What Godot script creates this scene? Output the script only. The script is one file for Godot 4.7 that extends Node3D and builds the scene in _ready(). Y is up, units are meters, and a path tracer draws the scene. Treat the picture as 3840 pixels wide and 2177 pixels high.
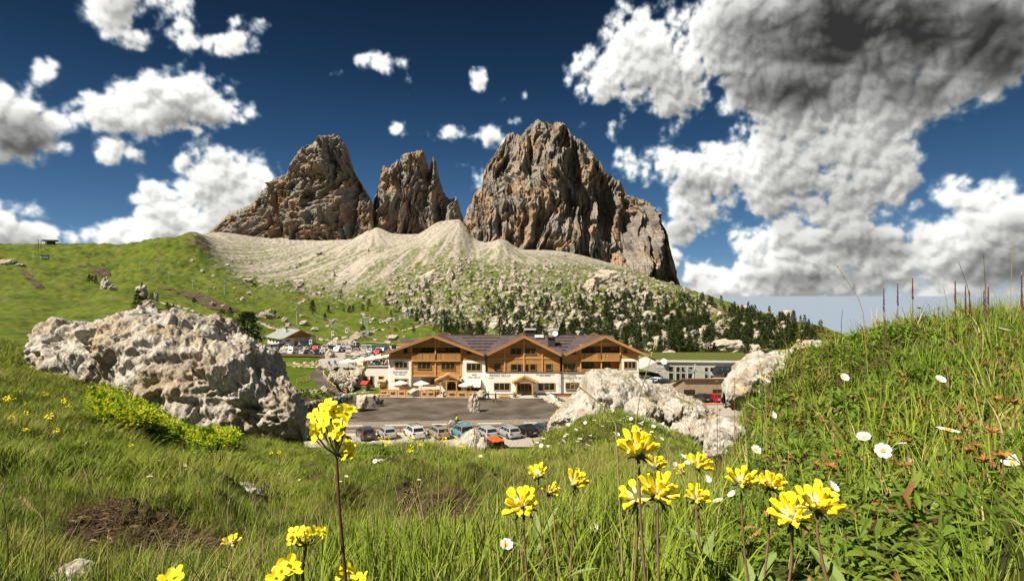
extends Node3D
# A mountain pass in summer: timber hotel on an asphalt forecourt, limestone towers behind, flower meadow in front.
# Layout is in metres: the camera stands on a knoll 19.4 m above the forecourt (y = 0) and looks along -z.
const EYE := 19.4
const F := 2132.0
const PITCH := 0.0101
const SUN_TO := Vector3(-0.52, 0.76, 0.39)
var rng := RandomNumberGenerator.new()
var taken := {}
var mats := {}
var n_a := FastNoiseLite.new()
var n_b := FastNoiseLite.new()
var n_r := FastNoiseLite.new()
var n_c := FastNoiseLite.new()
var n_d := FastNoiseLite.new()
var unit_box: ArrayMesh
var t_start := 0
func stage(s: String) -> void:
	print("%6d ms %s" % [Time.get_ticks_msec() - t_start, s])
# ---------------------------------------------------------------- surveying
func ray(u: float, v: float) -> Vector3:
	var c := Vector3((u - 1920.0) / F, -(v - 1088.5) / F, -1.0)
	var cs := cos(PITCH)
	var sn := sin(PITCH)
	var r := Vector3(c.x, c.y * cs - c.z * sn, c.y * sn + c.z * cs)
	return r / -r.z
func at(u: float, v: float, d: float) -> Vector3:
	return Vector3(0, EYE, 0) + ray(u, v) * d
func on_level(u: float, v: float, y: float) -> Vector3:
	var r := ray(u, v)
	return Vector3(0, EYE, 0) + r * ((y - EYE) / r.y)
func hit(u: float, v: float, d0: float, d1: float) -> Vector3:
	var r := ray(u, v)
	var d := d0
	var last := d0
	while d < d1:
		var p := Vector3(0, EYE, 0) + r * d
		if p.y < ground_y(p.x, p.z):
			for i in 8:
				var m := (last + d) * 0.5
				p = Vector3(0, EYE, 0) + r * m
				if p.y < ground_y(p.x, p.z):
					d = m
				else:
					last = m
			p = Vector3(0, EYE, 0) + r * d
			p.y = ground_y(p.x, p.z)
			return p
		last = d
		d *= 1.012
	var q := Vector3(0, EYE, 0) + r * d1
	q.y = ground_y(q.x, q.z)
	return q
# ---------------------------------------------------------------- small helpers
func sm(a: float, b: float, x: float) -> float:
	var t := clampf((x - a) / (b - a), 0.0, 1.0)
	return t * t * (3.0 - 2.0 * t)
func V(x: float, y: float, z: float) -> Vector3:
	return Vector3(x, y, z)
func lin(r: float, g: float, b: float) -> Color:
	return Color(r, g, b).linear_to_srgb()
func numbered(called: String) -> String:
	if not taken.has(called):
		taken[called] = 0
		return called
	taken[called] += 1
	return "%s_%03d" % [called, taken[called]]
func tag(o: Node, label := "", category := "", group := "", kind := "") -> Node:
	if label: o.set_meta("label", label)
	if category: o.set_meta("category", category)
	if group: o.set_meta("group", group)
	if kind: o.set_meta("kind", kind)
	return o
func thing(called: String, label: String, category: String, p := Vector3.ZERO, turn := 0.0, group := "") -> Node3D:
	var o := Node3D.new()
	o.name = numbered(called)
	add_child(o)
	o.position = p
	o.rotation.y = turn
	tag(o, label, category, group)
	return o
func mi(called: String, m: Mesh, ma: Material, parent: Node = null) -> MeshInstance3D:
	var o := MeshInstance3D.new()
	o.mesh = m
	o.material_override = ma
	if parent:
		o.name = called
		parent.add_child(o, true)
	else:
		o.name = numbered(called)
		add_child(o)
	return o
func structure(called: String, m: Mesh, ma: Material) -> MeshInstance3D:
	var o := mi(called, m, ma)
	o.set_meta("kind", "structure")
	return o
func copy_of(o: Node3D, called: String, label: String, p: Vector3, turn: float, s := 1.0) -> Node3D:
	var c: Node3D = o.duplicate()
	c.name = numbered(called)
	add_child(c)
	c.transform = Transform3D(Basis(Vector3.UP, turn).scaled(Vector3.ONE * s), p)
	if label: c.set_meta("label", label)
	return c
func bx(parent: Node, called: String, c: Vector3, s: Vector3, ma: Material, b := Basis()) -> MeshInstance3D:
	var o := mi(called, unit_box, ma, parent)
	o.transform = Transform3D(b * Basis.from_scale(s), c)
	return o
func bar(parent: Node, called: String, a: Vector3, b: Vector3, w: float, h: float, ma: Material) -> MeshInstance3D:
	var d := b - a
	var z := d.normalized()
	var up := Vector3.UP if absf(z.y) < 0.95 else Vector3.RIGHT
	var x := up.cross(z).normalized()
	var y := z.cross(x)
	return bx(parent, called, (a + b) * 0.5, Vector3(w, h, d.length()), ma, Basis(x, y, z))
func nth(k: int) -> String:
	var w := ["first", "second", "third", "fourth", "fifth", "sixth", "seventh", "eighth", "ninth", "tenth", "eleventh", "twelfth"]
	return w[k] if k < 12 else "%d%s" % [k + 1, "st" if (k + 1) % 10 == 1 and k != 10 else "nd" if (k + 1) % 10 == 2 else "rd" if (k + 1) % 10 == 3 else "th"]
# ---------------------------------------------------------------- mesh builder
class B:
	var v := PackedVector3Array()
	var n := PackedVector3Array()
	var c := PackedColorArray()
	var uv := PackedVector2Array()
	var col := Color.WHITE
	var colored := false
	func tri(a: Vector3, b: Vector3, d: Vector3) -> void:
		var nn := (b - a).cross(d - a)
		nn = nn.normalized() if nn.length_squared() > 1e-20 else Vector3.UP
		v.append(a); v.append(d); v.append(b)
		n.append(nn); n.append(nn); n.append(nn)
		if colored:
			c.append(col); c.append(col); c.append(col)
	func tri_n(a: Vector3, b: Vector3, d: Vector3, na: Vector3, nb: Vector3, nd: Vector3) -> void:
		v.append(a); v.append(d); v.append(b)
		n.append(na); n.append(nd); n.append(nb)
		if colored:
			c.append(col); c.append(col); c.append(col)
	func quad(a: Vector3, b: Vector3, d: Vector3, e: Vector3) -> void:
		tri(a, b, d)
		tri(a, d, e)
	func box(ce: Vector3, s: Vector3, bs := Basis()) -> void:
		var p := []
		for i in 8:
			p.append(ce + bs * (Vector3(-0.5 if i & 1 == 0 else 0.5, -0.5 if i & 2 == 0 else 0.5, -0.5 if i & 4 == 0 else 0.5) * s))
		quad(p[4], p[5], p[7], p[6])
		quad(p[1], p[0], p[2], p[3])
		quad(p[0], p[4], p[6], p[2])
		quad(p[5], p[1], p[3], p[7])
		quad(p[6], p[7], p[3], p[2])
		quad(p[0], p[1], p[5], p[4])
	func beam(a: Vector3, b: Vector3, w: float, h: float) -> void:
		var d := b - a
		var z := d.normalized()
		var up := Vector3.UP if absf(z.y) < 0.95 else Vector3.RIGHT
		var x := up.cross(z).normalized()
		box((a + b) * 0.5, Vector3(w, h, d.length()), Basis(x, z.cross(x), z))
	func tube(pts: PackedVector3Array, rad: PackedFloat32Array, sides := 6, caps := true) -> void:
		var rings := []
		for i in pts.size():
			var t := (pts[mini(i + 1, pts.size() - 1)] - pts[maxi(i - 1, 0)]).normalized()
			var up := Vector3.UP if absf(t.y) < 0.9 else Vector3.RIGHT
			var x := up.cross(t).normalized()
			var y := t.cross(x)
			var ring := []
			for k in sides:
				var a := TAU * k / sides
				ring.append([pts[i] + (x * cos(a) + y * sin(a)) * rad[i], x * cos(a) + y * sin(a)])
			rings.append(ring)
		for i in rings.size() - 1:
			for k in sides:
				var k2 := (k + 1) % sides
				var a: Array = rings[i][k]
				var b: Array = rings[i][k2]
				var d: Array = rings[i + 1][k2]
				var e: Array = rings[i + 1][k]
				tri_n(a[0], b[0], d[0], a[1], b[1], d[1])
				tri_n(a[0], d[0], e[0], a[1], d[1], e[1])
		if caps:
			for k in sides:
				var k2 := (k + 1) % sides
				tri(pts[0], rings[0][k2][0], rings[0][k][0])
				tri(pts[pts.size() - 1], rings[-1][k][0], rings[-1][k2][0])
	func rod(a: Vector3, b: Vector3, r0: float, r1 := -1.0, sides := 6) -> void:
		tube(PackedVector3Array([a, b]), PackedFloat32Array([r0, r0 if r1 < 0.0 else r1]), sides)
	func lathe(o: Vector3, prof: Array, sides := 12, bs := Basis()) -> void:
		for i in prof.size() - 1:
			var r0: float = prof[i][0]
			var h0: float = prof[i][1]
			var r1: float = prof[i + 1][0]
			var h1: float = prof[i + 1][1]
			var sl := Vector2(h1 - h0, r0 - r1).normalized()
			for k in sides:
				var a0 := TAU * k / sides
				var a1 := TAU * (k + 1) / sides
				var c0 := Vector3(cos(a0), 0, -sin(a0))
				var c1 := Vector3(cos(a1), 0, -sin(a1))
				var na := bs * Vector3(c0.x * sl.x, sl.y, c0.z * sl.x)
				var nb := bs * Vector3(c1.x * sl.x, sl.y, c1.z * sl.x)
				var p0 := o + bs * (c0 * r0 + Vector3.UP * h0)
				var p1 := o + bs * (c1 * r0 + Vector3.UP * h0)
				var p2 := o + bs * (c1 * r1 + Vector3.UP * h1)
				var p3 := o + bs * (c0 * r1 + Vector3.UP * h1)
				if r0 > 1e-6: tri_n(p0, p1, p2, na, nb, nb)
				if r1 > 1e-6: tri_n(p0, p2, p3, na, nb, na)
	func ball(o: Vector3, r: Vector3, sides := 8, rows := 5, bs := Basis()) -> void:
		for i in rows:
			var t0 := PI * i / rows - PI / 2
			var t1 := PI * (i + 1) / rows - PI / 2
			for k in sides:
				var a0 := TAU * k / sides
				var a1 := TAU * (k + 1) / sides
				var q := []
				for w in [[t0, a0], [t0, a1], [t1, a1], [t1, a0]]:
					q.append(Vector3(cos(w[0]) * cos(w[1]), sin(w[0]), -cos(w[0]) * sin(w[1])))
				var pp := []
				var nn := []
				for w in q:
					pp.append(o + bs * (w * r))
					nn.append((bs * (w / r)).normalized())
				if i > 0: tri_n(pp[0], pp[1], pp[2], nn[0], nn[1], nn[2])
				if i < rows - 1: tri_n(pp[0], pp[2], pp[3], nn[0], nn[2], nn[3])
	func prism(poly: PackedVector2Array, z0: float, z1: float, xf := Transform3D()) -> void:
		var idx := Geometry2D.triangulate_polygon(poly)
		var ccw := not Geometry2D.is_polygon_clockwise(poly)
		for i in range(0, idx.size(), 3):
			var a := poly[idx[i]]
			var b := poly[idx[i + 1]]
			var d := poly[idx[i + 2]]
			if (b - a).cross(d - a) < 0:
				var t := b
				b = d
				d = t
			tri(xf * Vector3(a.x, a.y, z1), xf * Vector3(b.x, b.y, z1), xf * Vector3(d.x, d.y, z1))
			tri(xf * Vector3(a.x, a.y, z0), xf * Vector3(d.x, d.y, z0), xf * Vector3(b.x, b.y, z0))
		for i in poly.size():
			var a := poly[i]
			var b := poly[(i + 1) % poly.size()]
			if not ccw:
				var t := a
				a = b
				b = t
			quad(xf * Vector3(a.x, a.y, z0), xf * Vector3(b.x, b.y, z0), xf * Vector3(b.x, b.y, z1), xf * Vector3(a.x, a.y, z1))
	func leaf(o: Vector3, dir: Vector3, up: Vector3, l: float, w: float, fold := 0.15, seg := 2, blunt := false) -> void:
		var side := dir.cross(up).normalized()
		var u2 := side.cross(dir).normalized()
		var pl := []
		for i in seg + 1:
			var t := float(i) / seg
			var ww := w * sin(PI * clampf(0.12 + 0.88 * t, 0, 1)) * 0.5
			if blunt: ww = w * 0.5 * pow(sin(PI * (0.06 + 0.86 * t)), 0.55) * (0.55 + 0.45 * t)
			var m := o + dir * (l * t) - u2 * (l * 0.18 * t * t)
			pl.append([m - side * ww + u2 * (ww * fold), m, m + side * ww + u2 * (ww * fold)])
		for i in seg:
			quad(pl[i][0], pl[i][1], pl[i + 1][1], pl[i + 1][0])
			quad(pl[i][1], pl[i][2], pl[i + 1][2], pl[i + 1][1])
	func mesh() -> ArrayMesh:
		var ar := []
		ar.resize(Mesh.ARRAY_MAX)
		ar[Mesh.ARRAY_VERTEX] = v
		ar[Mesh.ARRAY_NORMAL] = n
		if colored: ar[Mesh.ARRAY_COLOR] = c
		if uv.size() == v.size() and uv.size() > 0: ar[Mesh.ARRAY_TEX_UV] = uv
		var m := ArrayMesh.new()
		m.add_surface_from_arrays(Mesh.PRIMITIVE_TRIANGLES, ar)
		return m
func grid_mesh(p: PackedVector3Array, cols: PackedColorArray, w: int, h: int, wrap := false) -> ArrayMesh:
	var nr := PackedVector3Array()
	nr.resize(w * h)
	for j in h:
		var j0 := maxi(j - 1, 0) * w
		var j1 := mini(j + 1, h - 1) * w
		for i in w:
			var i0 := i - 1
			var i1 := i + 1
			if wrap:
				i0 = (i0 + w) % w
				i1 = i1 % w
			else:
				i0 = maxi(i0, 0)
				i1 = mini(i1, w - 1)
			nr[j * w + i] = (p[j * w + i1] - p[j * w + i0]).cross(p[j1 + i] - p[j0 + i]).normalized()
	var ix := PackedInt32Array()
	var ww := w if wrap else w - 1
	ix.resize(ww * (h - 1) * 6)
	var k := 0
	for j in h - 1:
		for i in ww:
			var i2 := (i + 1) % w
			var a := j * w + i
			var b := j * w + i2
			var c := (j + 1) * w + i2
			var d := (j + 1) * w + i
			ix[k] = a; ix[k + 1] = c; ix[k + 2] = b
			ix[k + 3] = a; ix[k + 4] = d; ix[k + 5] = c
			k += 6
	var ar := []
	ar.resize(Mesh.ARRAY_MAX)
	ar[Mesh.ARRAY_VERTEX] = p
	ar[Mesh.ARRAY_NORMAL] = nr
	if cols.size(): ar[Mesh.ARRAY_COLOR] = cols
	ar[Mesh.ARRAY_INDEX] = ix
	var m := ArrayMesh.new()
	m.add_surface_from_arrays(Mesh.PRIMITIVE_TRIANGLES, ar)
	return m
func eased_box() -> ArrayMesh:
	var b := B.new()
	var e := 0.47
	for s in [-1.0, 1.0]:
		for ax in 3:
			var p := []
			for q in [[-e, -e], [e, -e], [e, e], [-e, e]]:
				var w := Vector3.ZERO
				w[ax] = 0.5 * s
				w[(ax + 1) % 3] = q[0]
				w[(ax + 2) % 3] = q[1]
				p.append(w)
			if s > 0: b.quad(p[0], p[1], p[2], p[3])
			else: b.quad(p[3], p[2], p[1], p[0])
	for ax in 3:
		var a2 := (ax + 1) % 3
		var a3 := (ax + 2) % 3
		for s in [-1.0, 1.0]:
			for t in [-1.0, 1.0]:
				var p := []
				for q in [[-e, 0], [e, 0], [e, 1], [-e, 1]]:
					var w := Vector3.ZERO
					w[ax] = q[0]
					w[a2] = s * (0.5 if q[1] == 0 else e)
					w[a3] = t * (e if q[1] == 0 else 0.5)
					p.append(w)
				if s * t > 0: b.quad(p[0], p[1], p[2], p[3])
				else: b.quad(p[3], p[2], p[1], p[0])
	return b.mesh()
# ---------------------------------------------------------------- materials
func noise_tex(sz: int, freq: float, lo: Color, hi: Color, oct := 4, sd := 1, bump := false, kind := FastNoiseLite.TYPE_SIMPLEX, sx := 1.0) -> Texture2D:
	var f := FastNoiseLite.new()
	f.seed = sd
	f.noise_type = kind
	f.frequency = freq
	f.fractal_octaves = oct
	f.fractal_type = FastNoiseLite.FRACTAL_FBM
	var w := int(sz * sx)
	var im := f.get_seamless_image(w, sz, false, false, 0.12)
	if w != sz:
		im.resize(sz, sz)
	if bump:
		im.convert(Image.FORMAT_RGBA8)
		im.bump_map_to_normal_map(6.0)
		return ImageTexture.create_from_image(im)
	im.convert(Image.FORMAT_L8)
	var src := im.get_data()
	var out := PackedByteArray()
	out.resize(src.size() * 3)
	var tab := []
	for i in 256:
		var c := lo.lerp(hi, i / 255.0)
		tab.append([int(clampf(c.r, 0, 1) * 255), int(clampf(c.g, 0, 1) * 255), int(clampf(c.b, 0, 1) * 255)])
	for i in src.size():
		var t: Array = tab[src[i]]
		out[i * 3] = t[0]
		out[i * 3 + 1] = t[1]
		out[i * 3 + 2] = t[2]
	return ImageTexture.create_from_image(Image.create_from_data(sz, sz, false, Image.FORMAT_RGB8, out))
func mat(called: String, c: Color, rough := 0.8, metal := 0.0) -> StandardMaterial3D:
	if mats.has(called): return mats[called]
	var m := StandardMaterial3D.new()
	m.resource_name = called
	m.albedo_color = Color(c.r, c.g, c.b).linear_to_srgb()
	m.roughness = rough
	m.metallic = metal
	m.metallic_specular = 0.4
	mats[called] = m
	return m
func tmat(called: String, c: Color, rough: float, tex: Texture2D, size: float, normal: Texture2D = null, ns := 1.0) -> StandardMaterial3D:
	if mats.has(called): return mats[called]
	var m := mat(called, c, rough)
	m.albedo_texture = tex
	m.uv1_triplanar = true
	m.uv1_world_triplanar = true
	m.uv1_scale = Vector3.ONE / size
	if normal:
		m.normal_enabled = true
		m.normal_texture = normal
		m.normal_scale = ns
	return m
func vmat(called: String, rough := 0.9, back := 0.0) -> StandardMaterial3D:
	if mats.has(called): return mats[called]
	var m := mat(called, Color.WHITE, rough)
	m.vertex_color_use_as_albedo = true
	m.metallic_specular = 0.25
	if back > 0.0:
		m.backlight_enabled = true
		m.backlight = Color(back, back, back * 0.6)
	return m
const EXPOSURE := 1.8
const AIR_LEVEL := 1.6
func _ready() -> void:
	t_start = Time.get_ticks_msec()
	rng.seed = 20240713
	set_up_noise()
	unit_box = eased_box()
	palette()
	var cam := Camera3D.new()
	cam.name = "camera"
	add_child(cam)
	cam.position = Vector3(0, EYE, 0)
	cam.rotation = Vector3(PITCH, 0, 0)
	cam.fov = rad_to_deg(2.0 * atan(1088.5 / F))
	cam.near = 0.05
	cam.far = 20000.0
	cam.current = true
	var env := Environment.new()
	env.background_mode = Environment.BG_SKY
	var sky := Sky.new()
	var pano := PanoramaSkyMaterial.new()
	pano.panorama = ImageTexture.create_from_image(paint_sky())
	sky.sky_material = pano
	env.sky = sky
	env.background_energy_multiplier = 1.0
	env.tonemap_mode = Environment.TONE_MAPPER_LINEAR
	env.tonemap_exposure = EXPOSURE
	env.sdfgi_enabled = true
	env.ssao_enabled = true
	env.ssil_enabled = true
	var we := WorldEnvironment.new()
	we.name = "world_environment"
	we.environment = env
	add_child(we)
	var sun := DirectionalLight3D.new()
	sun.name = "sun"
	sun.light_energy = 1.55
	sun.light_color = Color(1.0, 0.955, 0.88)
	sun.light_angular_distance = 0.5
	sun.shadow_enabled = true
	add_child(sun)
	sun.look_at_from_position(SUN_TO * 50.0, Vector3.ZERO, Vector3.UP)
	stage("sky")
	build_all()
	stage("done")
func set_up_noise() -> void:
	for q in [[n_a, 11], [n_b, 23], [n_r, 37], [n_c, 53], [n_d, 67]]:
		var f: FastNoiseLite = q[0]
		f.seed = q[1]
		f.noise_type = FastNoiseLite.TYPE_SIMPLEX
		f.frequency = 1.0
		f.fractal_type = FastNoiseLite.FRACTAL_FBM
		f.fractal_octaves = 4
	n_a.fractal_octaves = 2
	n_r.fractal_type = FastNoiseLite.FRACTAL_RIDGED
	n_r.fractal_octaves = 5
	n_c.noise_type = FastNoiseLite.TYPE_CELLULAR
	n_c.fractal_octaves = 2
	n_d.noise_type = FastNoiseLite.TYPE_CELLULAR
	n_d.fractal_type = FastNoiseLite.FRACTAL_NONE
	n_d.cellular_return_type = FastNoiseLite.RETURN_CELL_VALUE
	n_c.cellular_return_type = FastNoiseLite.RETURN_DISTANCE2_SUB
# ---------------------------------------------------------------- sky: air and clouds
const CLOUDS := [
	[400, 400, 150, 85], [520, 360, 140, 105], [640, 330, 130, 90], [770, 385, 140, 105], [600, 450, 230, 80], [880, 430, 75, 55],
	[60, 470, 190, 165], [-80, 450, 190, 150], [400, 10, 100, 70], [520, -25, 180, 70], [625, 40, 85, 85], [480, 130, 95, 60], [685, 150, 40, 40],
	[860, 165, 95, 45], [925, 95, 70, 50], [165, 265, 75, 65], [430, 572, 80, 34],
	[790, 620, 130, 90], [905, 640, 130, 100], [860, 690, 150, 90], [830, 740, 150, 105], [950, 720, 85, 85], [690, 590, 30, 45],
	[600, 800, 110, 105], [560, 730, 50, 55], [700, 860, 160, 100], [500, 880, 160, 65], [80, 840, 130, 95], [250, 885, 160, 60], [-60, 850, 160, 115], [850, 860, 140, 90],
	[1430, 225, 95, 42], [1500, 300, 46, 60], [1800, 310, 40, 42], [1885, 372, 34, 20], [1720, 500, 125, 34], [1845, 520, 50, 46], [1480, 480, 42, 26], [1262, 270, 22, 16], [1730, 612, 26, 16], [2190, 460, 26, 24], [2290, 490, 20, 36], [1965, 350, 24, 20], [1930, 440, 36, 22],
	[1800, 665, 45, 65], [2350, 80, 120, 95], [2200, 300, 110, 80], [2400, 250, 200, 150], [2550, 410, 105, 80], [2180, 200, 40, 30], [2700, 120, 250, 200],
	[2950, 150, 380, 250], [3300, 150, 460, 280], [3650, 110, 380, 230], [3100, 400, 380, 140], [3420, 420, 190, 80], [3900, 0, 200, 200],
	[2550, 620, 210, 100], [2800, 650, 230, 125], [3100, 650, 270, 160], [3340, 640, 180, 135], [2600, 800, 130, 85], [3000, 820, 260, 130], [3300, 830, 180, 110],
	[2900, 950, 200, 95], [3100, 960, 260, 110], [3350, 1000, 170, 75], [2760, 1050, 170, 50], [2540, 910, 70, 55], [2565, 1000, 80, 52], [2650, 1045, 70, 40],
	[3720, 850, 190, 190], [3600, 950, 160, 110], [3840, 800, 130, 150], [3850, 980, 190, 110], [3570, 720, 60, 50], [2860, 1110, 200, 50], [3150, 1090, 160, 46], [2700, 1085, 120, 40], [3000, 1080, 200, 40], [3050, 1180, 340, 40], [3600, 1110, 190, 60], [2650, 1110, 50, 24], [3900, 1120, 200, 60]]
const GREY := [[3280, 110, 640, 230, 1.0], [3000, 330, 420, 110, 0.62], [3700, 130, 380, 230, 0.75], [3400, 330, 300, 120, 0.6], [60, 520, 200, 130, 0.55], [700, 450, 170, 70, 0.35], [420, 470, 150, 60, 0.15], [3100, 740, 220, 90, 0.25], [2550, 870, 130, 50, 0.3], [3250, 920, 240, 70, 0.3], [3750, 1000, 220, 90, 0.4], [3050, 1050, 300, 40, 0.45], [3850, 850, 140, 90, 0.25], [2580, 700, 150, 50, 0.25], [60, 880, 120, 50, 0.3], [500, 20, 200, 60, 0.25]]
func air(e: float) -> Color:
	var st := [[-90.0, 176, 186, 194], [-0.5, 176, 186, 194], [0.8, 168, 182, 194], [2.2, 128, 156, 182], [4.0, 96, 136, 174], [8.5, 68, 106, 146], [14.0, 45, 78, 115], [21.0, 27, 52, 82], [28.0, 17, 36, 58], [45.0, 15, 33, 54], [90.0, 15, 33, 54]]
	for i in st.size() - 1:
		if e <= st[i + 1][0]:
			var t: float = (e - st[i][0]) / (st[i + 1][0] - st[i][0])
			return Color(lerpf(st[i][1], st[i + 1][1], t), lerpf(st[i][2], st[i + 1][2], t), lerpf(st[i][3], st[i + 1][3], t)) / 255.0
	return Color(17, 38, 68) / 255.0
func noise_bytes(w: int, h: int, freq: float, oct: int, sd: int, frac: int, wrap: bool) -> PackedByteArray:
	var f := FastNoiseLite.new()
	f.seed = sd
	f.noise_type = FastNoiseLite.TYPE_SIMPLEX
	f.frequency = freq
	f.fractal_type = frac
	f.fractal_octaves = oct
	f.fractal_gain = 0.52
	f.domain_warp_enabled = true
	f.domain_warp_amplitude = 0.06 / freq
	f.domain_warp_frequency = freq * 1.6
	var im := f.get_seamless_image(w, h, false, false, 0.1) if wrap else f.get_image(w, h)
	return im.get_data()
func cloud_layer(w: int, h: int, cov: PackedFloat32Array, grey: PackedFloat32Array, e_top: float, step: float, big: PackedByteArray, billow: PackedByteArray, fine: PackedByteArray, sun_step: float) -> PackedByteArray:
	var den := PackedFloat32Array()
	var soft := PackedFloat32Array()
	den.resize(w * h)
	soft.resize(w * h)
	for i in w * h:
		var c := cov[i]
		if c < 0.02:
			continue
		soft[i] = c + grey[i] * 0.45 + (big[i] - 128) * 0.0038 - 0.12
		den[i] = soft[i] + (150 - billow[i]) * 0.0032 + (fine[i] - 128) * 0.0014
	var out := PackedByteArray()
	out.resize(w * h * 3)
	var offs := []
	for s in [8.0, 18.0, 30.0, 44.0, 60.0]:
		offs.append([int(-0.45 * s * sun_step), int(-0.9 * s * sun_step)])
	var nx := -maxi(1, int(3 * sun_step))
	var ny := -maxi(1, int(6 * sun_step))
	for j in h:
		var base := air(e_top - (j + 0.5) * step)
		for i in w:
			var k := j * w + i
			var r := base.r
			var g := base.g
			var b := base.b
			var d := den[k]
			if d > 0.40:
				var a := sm(0.36, 0.86, d)
				var oc := 0.0
				for o in offs:
					var x := clampi(i + o[0], 0, w - 1)
					var y := clampi(j + o[1], 0, h - 1)
					oc += clampf(soft[y * w + x] - 0.30, 0.0, 0.8)
				oc *= 0.2
				var lit := d - den[clampi(j + ny, 0, h - 1) * w + clampi(i + nx, 0, w - 1)]
				var tone := lerpf(0.95, 0.74, sm(0.16, 0.78, oc)) + clampf(lit * 0.42, -0.15, 0.09)
				tone *= 1.0 - 0.78 * clampf(grey[k] * sm(0.5, 1.0, soft[k]) * (1.0 + (billow[k] - 140) * 0.0022 + (big[k] - 128) * 0.003), 0.0, 1.0)
				tone = clampf(tone, 0.20, 0.97)
				a *= lerpf(0.8, 1.0, sm(0.5, 0.9, d))
				r = lerpf(r, tone, a)
				g = lerpf(g, tone * 0.998, a)
				b = lerpf(b, tone * 0.985, a)
			out[k * 3] = shown[int(clampf(r, 0.0, 1.0) * 1023.0)]
			out[k * 3 + 1] = shown[int(clampf(g, 0.0, 1.0) * 1023.0)]
			out[k * 3 + 2] = shown[int(clampf(b, 0.0, 1.0) * 1023.0)]
	return out
var shown := PackedByteArray()
func paint_sky() -> Image:
	shown.resize(1024)
	for i in 1024:
		var c := Color(i / 1023.0, 0, 0).srgb_to_linear().r / AIR_LEVEL
		shown[i] = int(round(clampf(Color(c, 0, 0).linear_to_srgb().r, 0.0, 1.0) * 255.0))
	var w := 1024
	var h := 300
	var st := 360.0 / w
	var cb := noise_bytes(w, h, 0.012, 3, 71, FastNoiseLite.FRACTAL_FBM, true)
	var cov := PackedFloat32Array()
	var grey := PackedFloat32Array()
	cov.resize(w * h)
	grey.resize(w * h)
	for j in h:
		var e := 90.0 - (j + 0.5) * st
		for i in w:
			cov[j * w + i] = clampf((cb[j * w + i] - 112) * 0.011, 0.0, 1.0) * sm(-6.0, 2.0, e)
			grey[j * w + i] = clampf((cb[j * w + i] - 150) * 0.012, 0.0, 0.9)
	var whole := cloud_layer(w, h, cov, grey, 90.0, st, noise_bytes(w, h, 0.02, 5, 5, FastNoiseLite.FRACTAL_FBM, true), noise_bytes(w, h, 0.03, 4, 6, FastNoiseLite.FRACTAL_RIDGED, true), noise_bytes(w, h, 0.1, 3, 7, FastNoiseLite.FRACTAL_FBM, true), 0.25)
	var top := Image.create_from_data(w, h, false, Image.FORMAT_RGB8, whole)
	top.resize(4096, 1200, Image.INTERPOLATE_BILINEAR)
	var im := Image.create(4096, 2048, false, Image.FORMAT_RGB8)
	var lo := air(-10.0)
	im.fill(Color(shown[int(lo.r * 1023)], shown[int(lo.g * 1023)], shown[int(lo.b * 1023)]) / 255.0)
	im.blit_rect(top, Rect2i(0, 0, 4096, 1200), Vector2i.ZERO)
	var fw := 1112
	var fh := 600
	var x0 := 2048 - fw / 2
	var y0 := 480
	var fs := 360.0 / 4096.0
	var cw := fw / 8
	var ch := fh / 8
	var ci := Image.create(cw, ch, false, Image.FORMAT_RF)
	var gi := Image.create(cw, ch, false, Image.FORMAT_RF)
	for j in ch:
		var e := deg_to_rad(90.0 - (y0 + (j + 0.5) * 8.0) * fs)
		for i in cw:
			var az := deg_to_rad((x0 + (i + 0.5) * 8.0) * fs - 180.0)
			var d := Vector3(sin(az) * cos(e), sin(e), -cos(az) * cos(e))
			var u := 1920.0 + F * d.x / -d.z
			var v := 1110.0 - F * d.y / -d.z
			var s := 0.0
			for q in CLOUDS:
				var dx: float = (u - q[0]) / q[2]
				var dy: float = (v - q[1]) / q[3]
				var r2 := dx * dx + dy * dy
				var fine_one := 1.0 - clampf(q[2] / 130.0, 0.0, 1.0)
				var reach := 1.8 + 1.3 * fine_one
				if r2 < reach:
					var t := (1.0 - r2 / reach) * (1.0 - 0.36 * fine_one)
					s = s + t * (1.0 - s * 0.6)
			var gr := 0.0
			for q in GREY:
				var dx: float = (u - q[0]) / q[2]
				var dy: float = (v - q[1]) / q[3]
				gr = maxf(gr, q[4] * sm(1.25, 0.15, sqrt(dx * dx + dy * dy)))
			ci.set_pixel(i, j, Color(minf(s, 1.7), 0, 0))
			gi.set_pixel(i, j, Color(gr, 0, 0))
	ci.resize(fw, fh, Image.INTERPOLATE_CUBIC)
	gi.resize(fw, fh, Image.INTERPOLATE_CUBIC)
	var part := cloud_layer(fw, fh, ci.get_data().to_float32_array(), gi.get_data().to_float32_array(), 90.0 - y0 * fs, fs, noise_bytes(fw, fh, 0.009, 5, 15, FastNoiseLite.FRACTAL_FBM, false), noise_bytes(fw, fh, 0.016, 5, 16, FastNoiseLite.FRACTAL_RIDGED, false), noise_bytes(fw, fh, 0.06, 4, 17, FastNoiseLite.FRACTAL_FBM, false), 1.0)
	var pi := Image.create_from_data(fw, fh, false, Image.FORMAT_RGB8, part)
	pi.convert(Image.FORMAT_RGBA8)
	for j in fh:
		for i in fw:
			var m := mini(mini(i, fw - 1 - i), j)
			if m < 40:
				var c := pi.get_pixel(i, j)
				c.a = m / 40.0
				pi.set_pixel(i, j, c)
	im.convert(Image.FORMAT_RGBA8)
	im.blend_rect(pi, Rect2i(0, 0, fw, fh), Vector2i(x0, y0))
	im.convert(Image.FORMAT_RGB8)
	var turned := Image.create(4096, 2048, false, Image.FORMAT_RGB8)
	turned.blit_rect(im, Rect2i(2048, 0, 2048, 2048), Vector2i.ZERO)
	turned.blit_rect(im, Rect2i(0, 0, 2048, 2048), Vector2i(2048, 0))
	return turned
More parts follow.
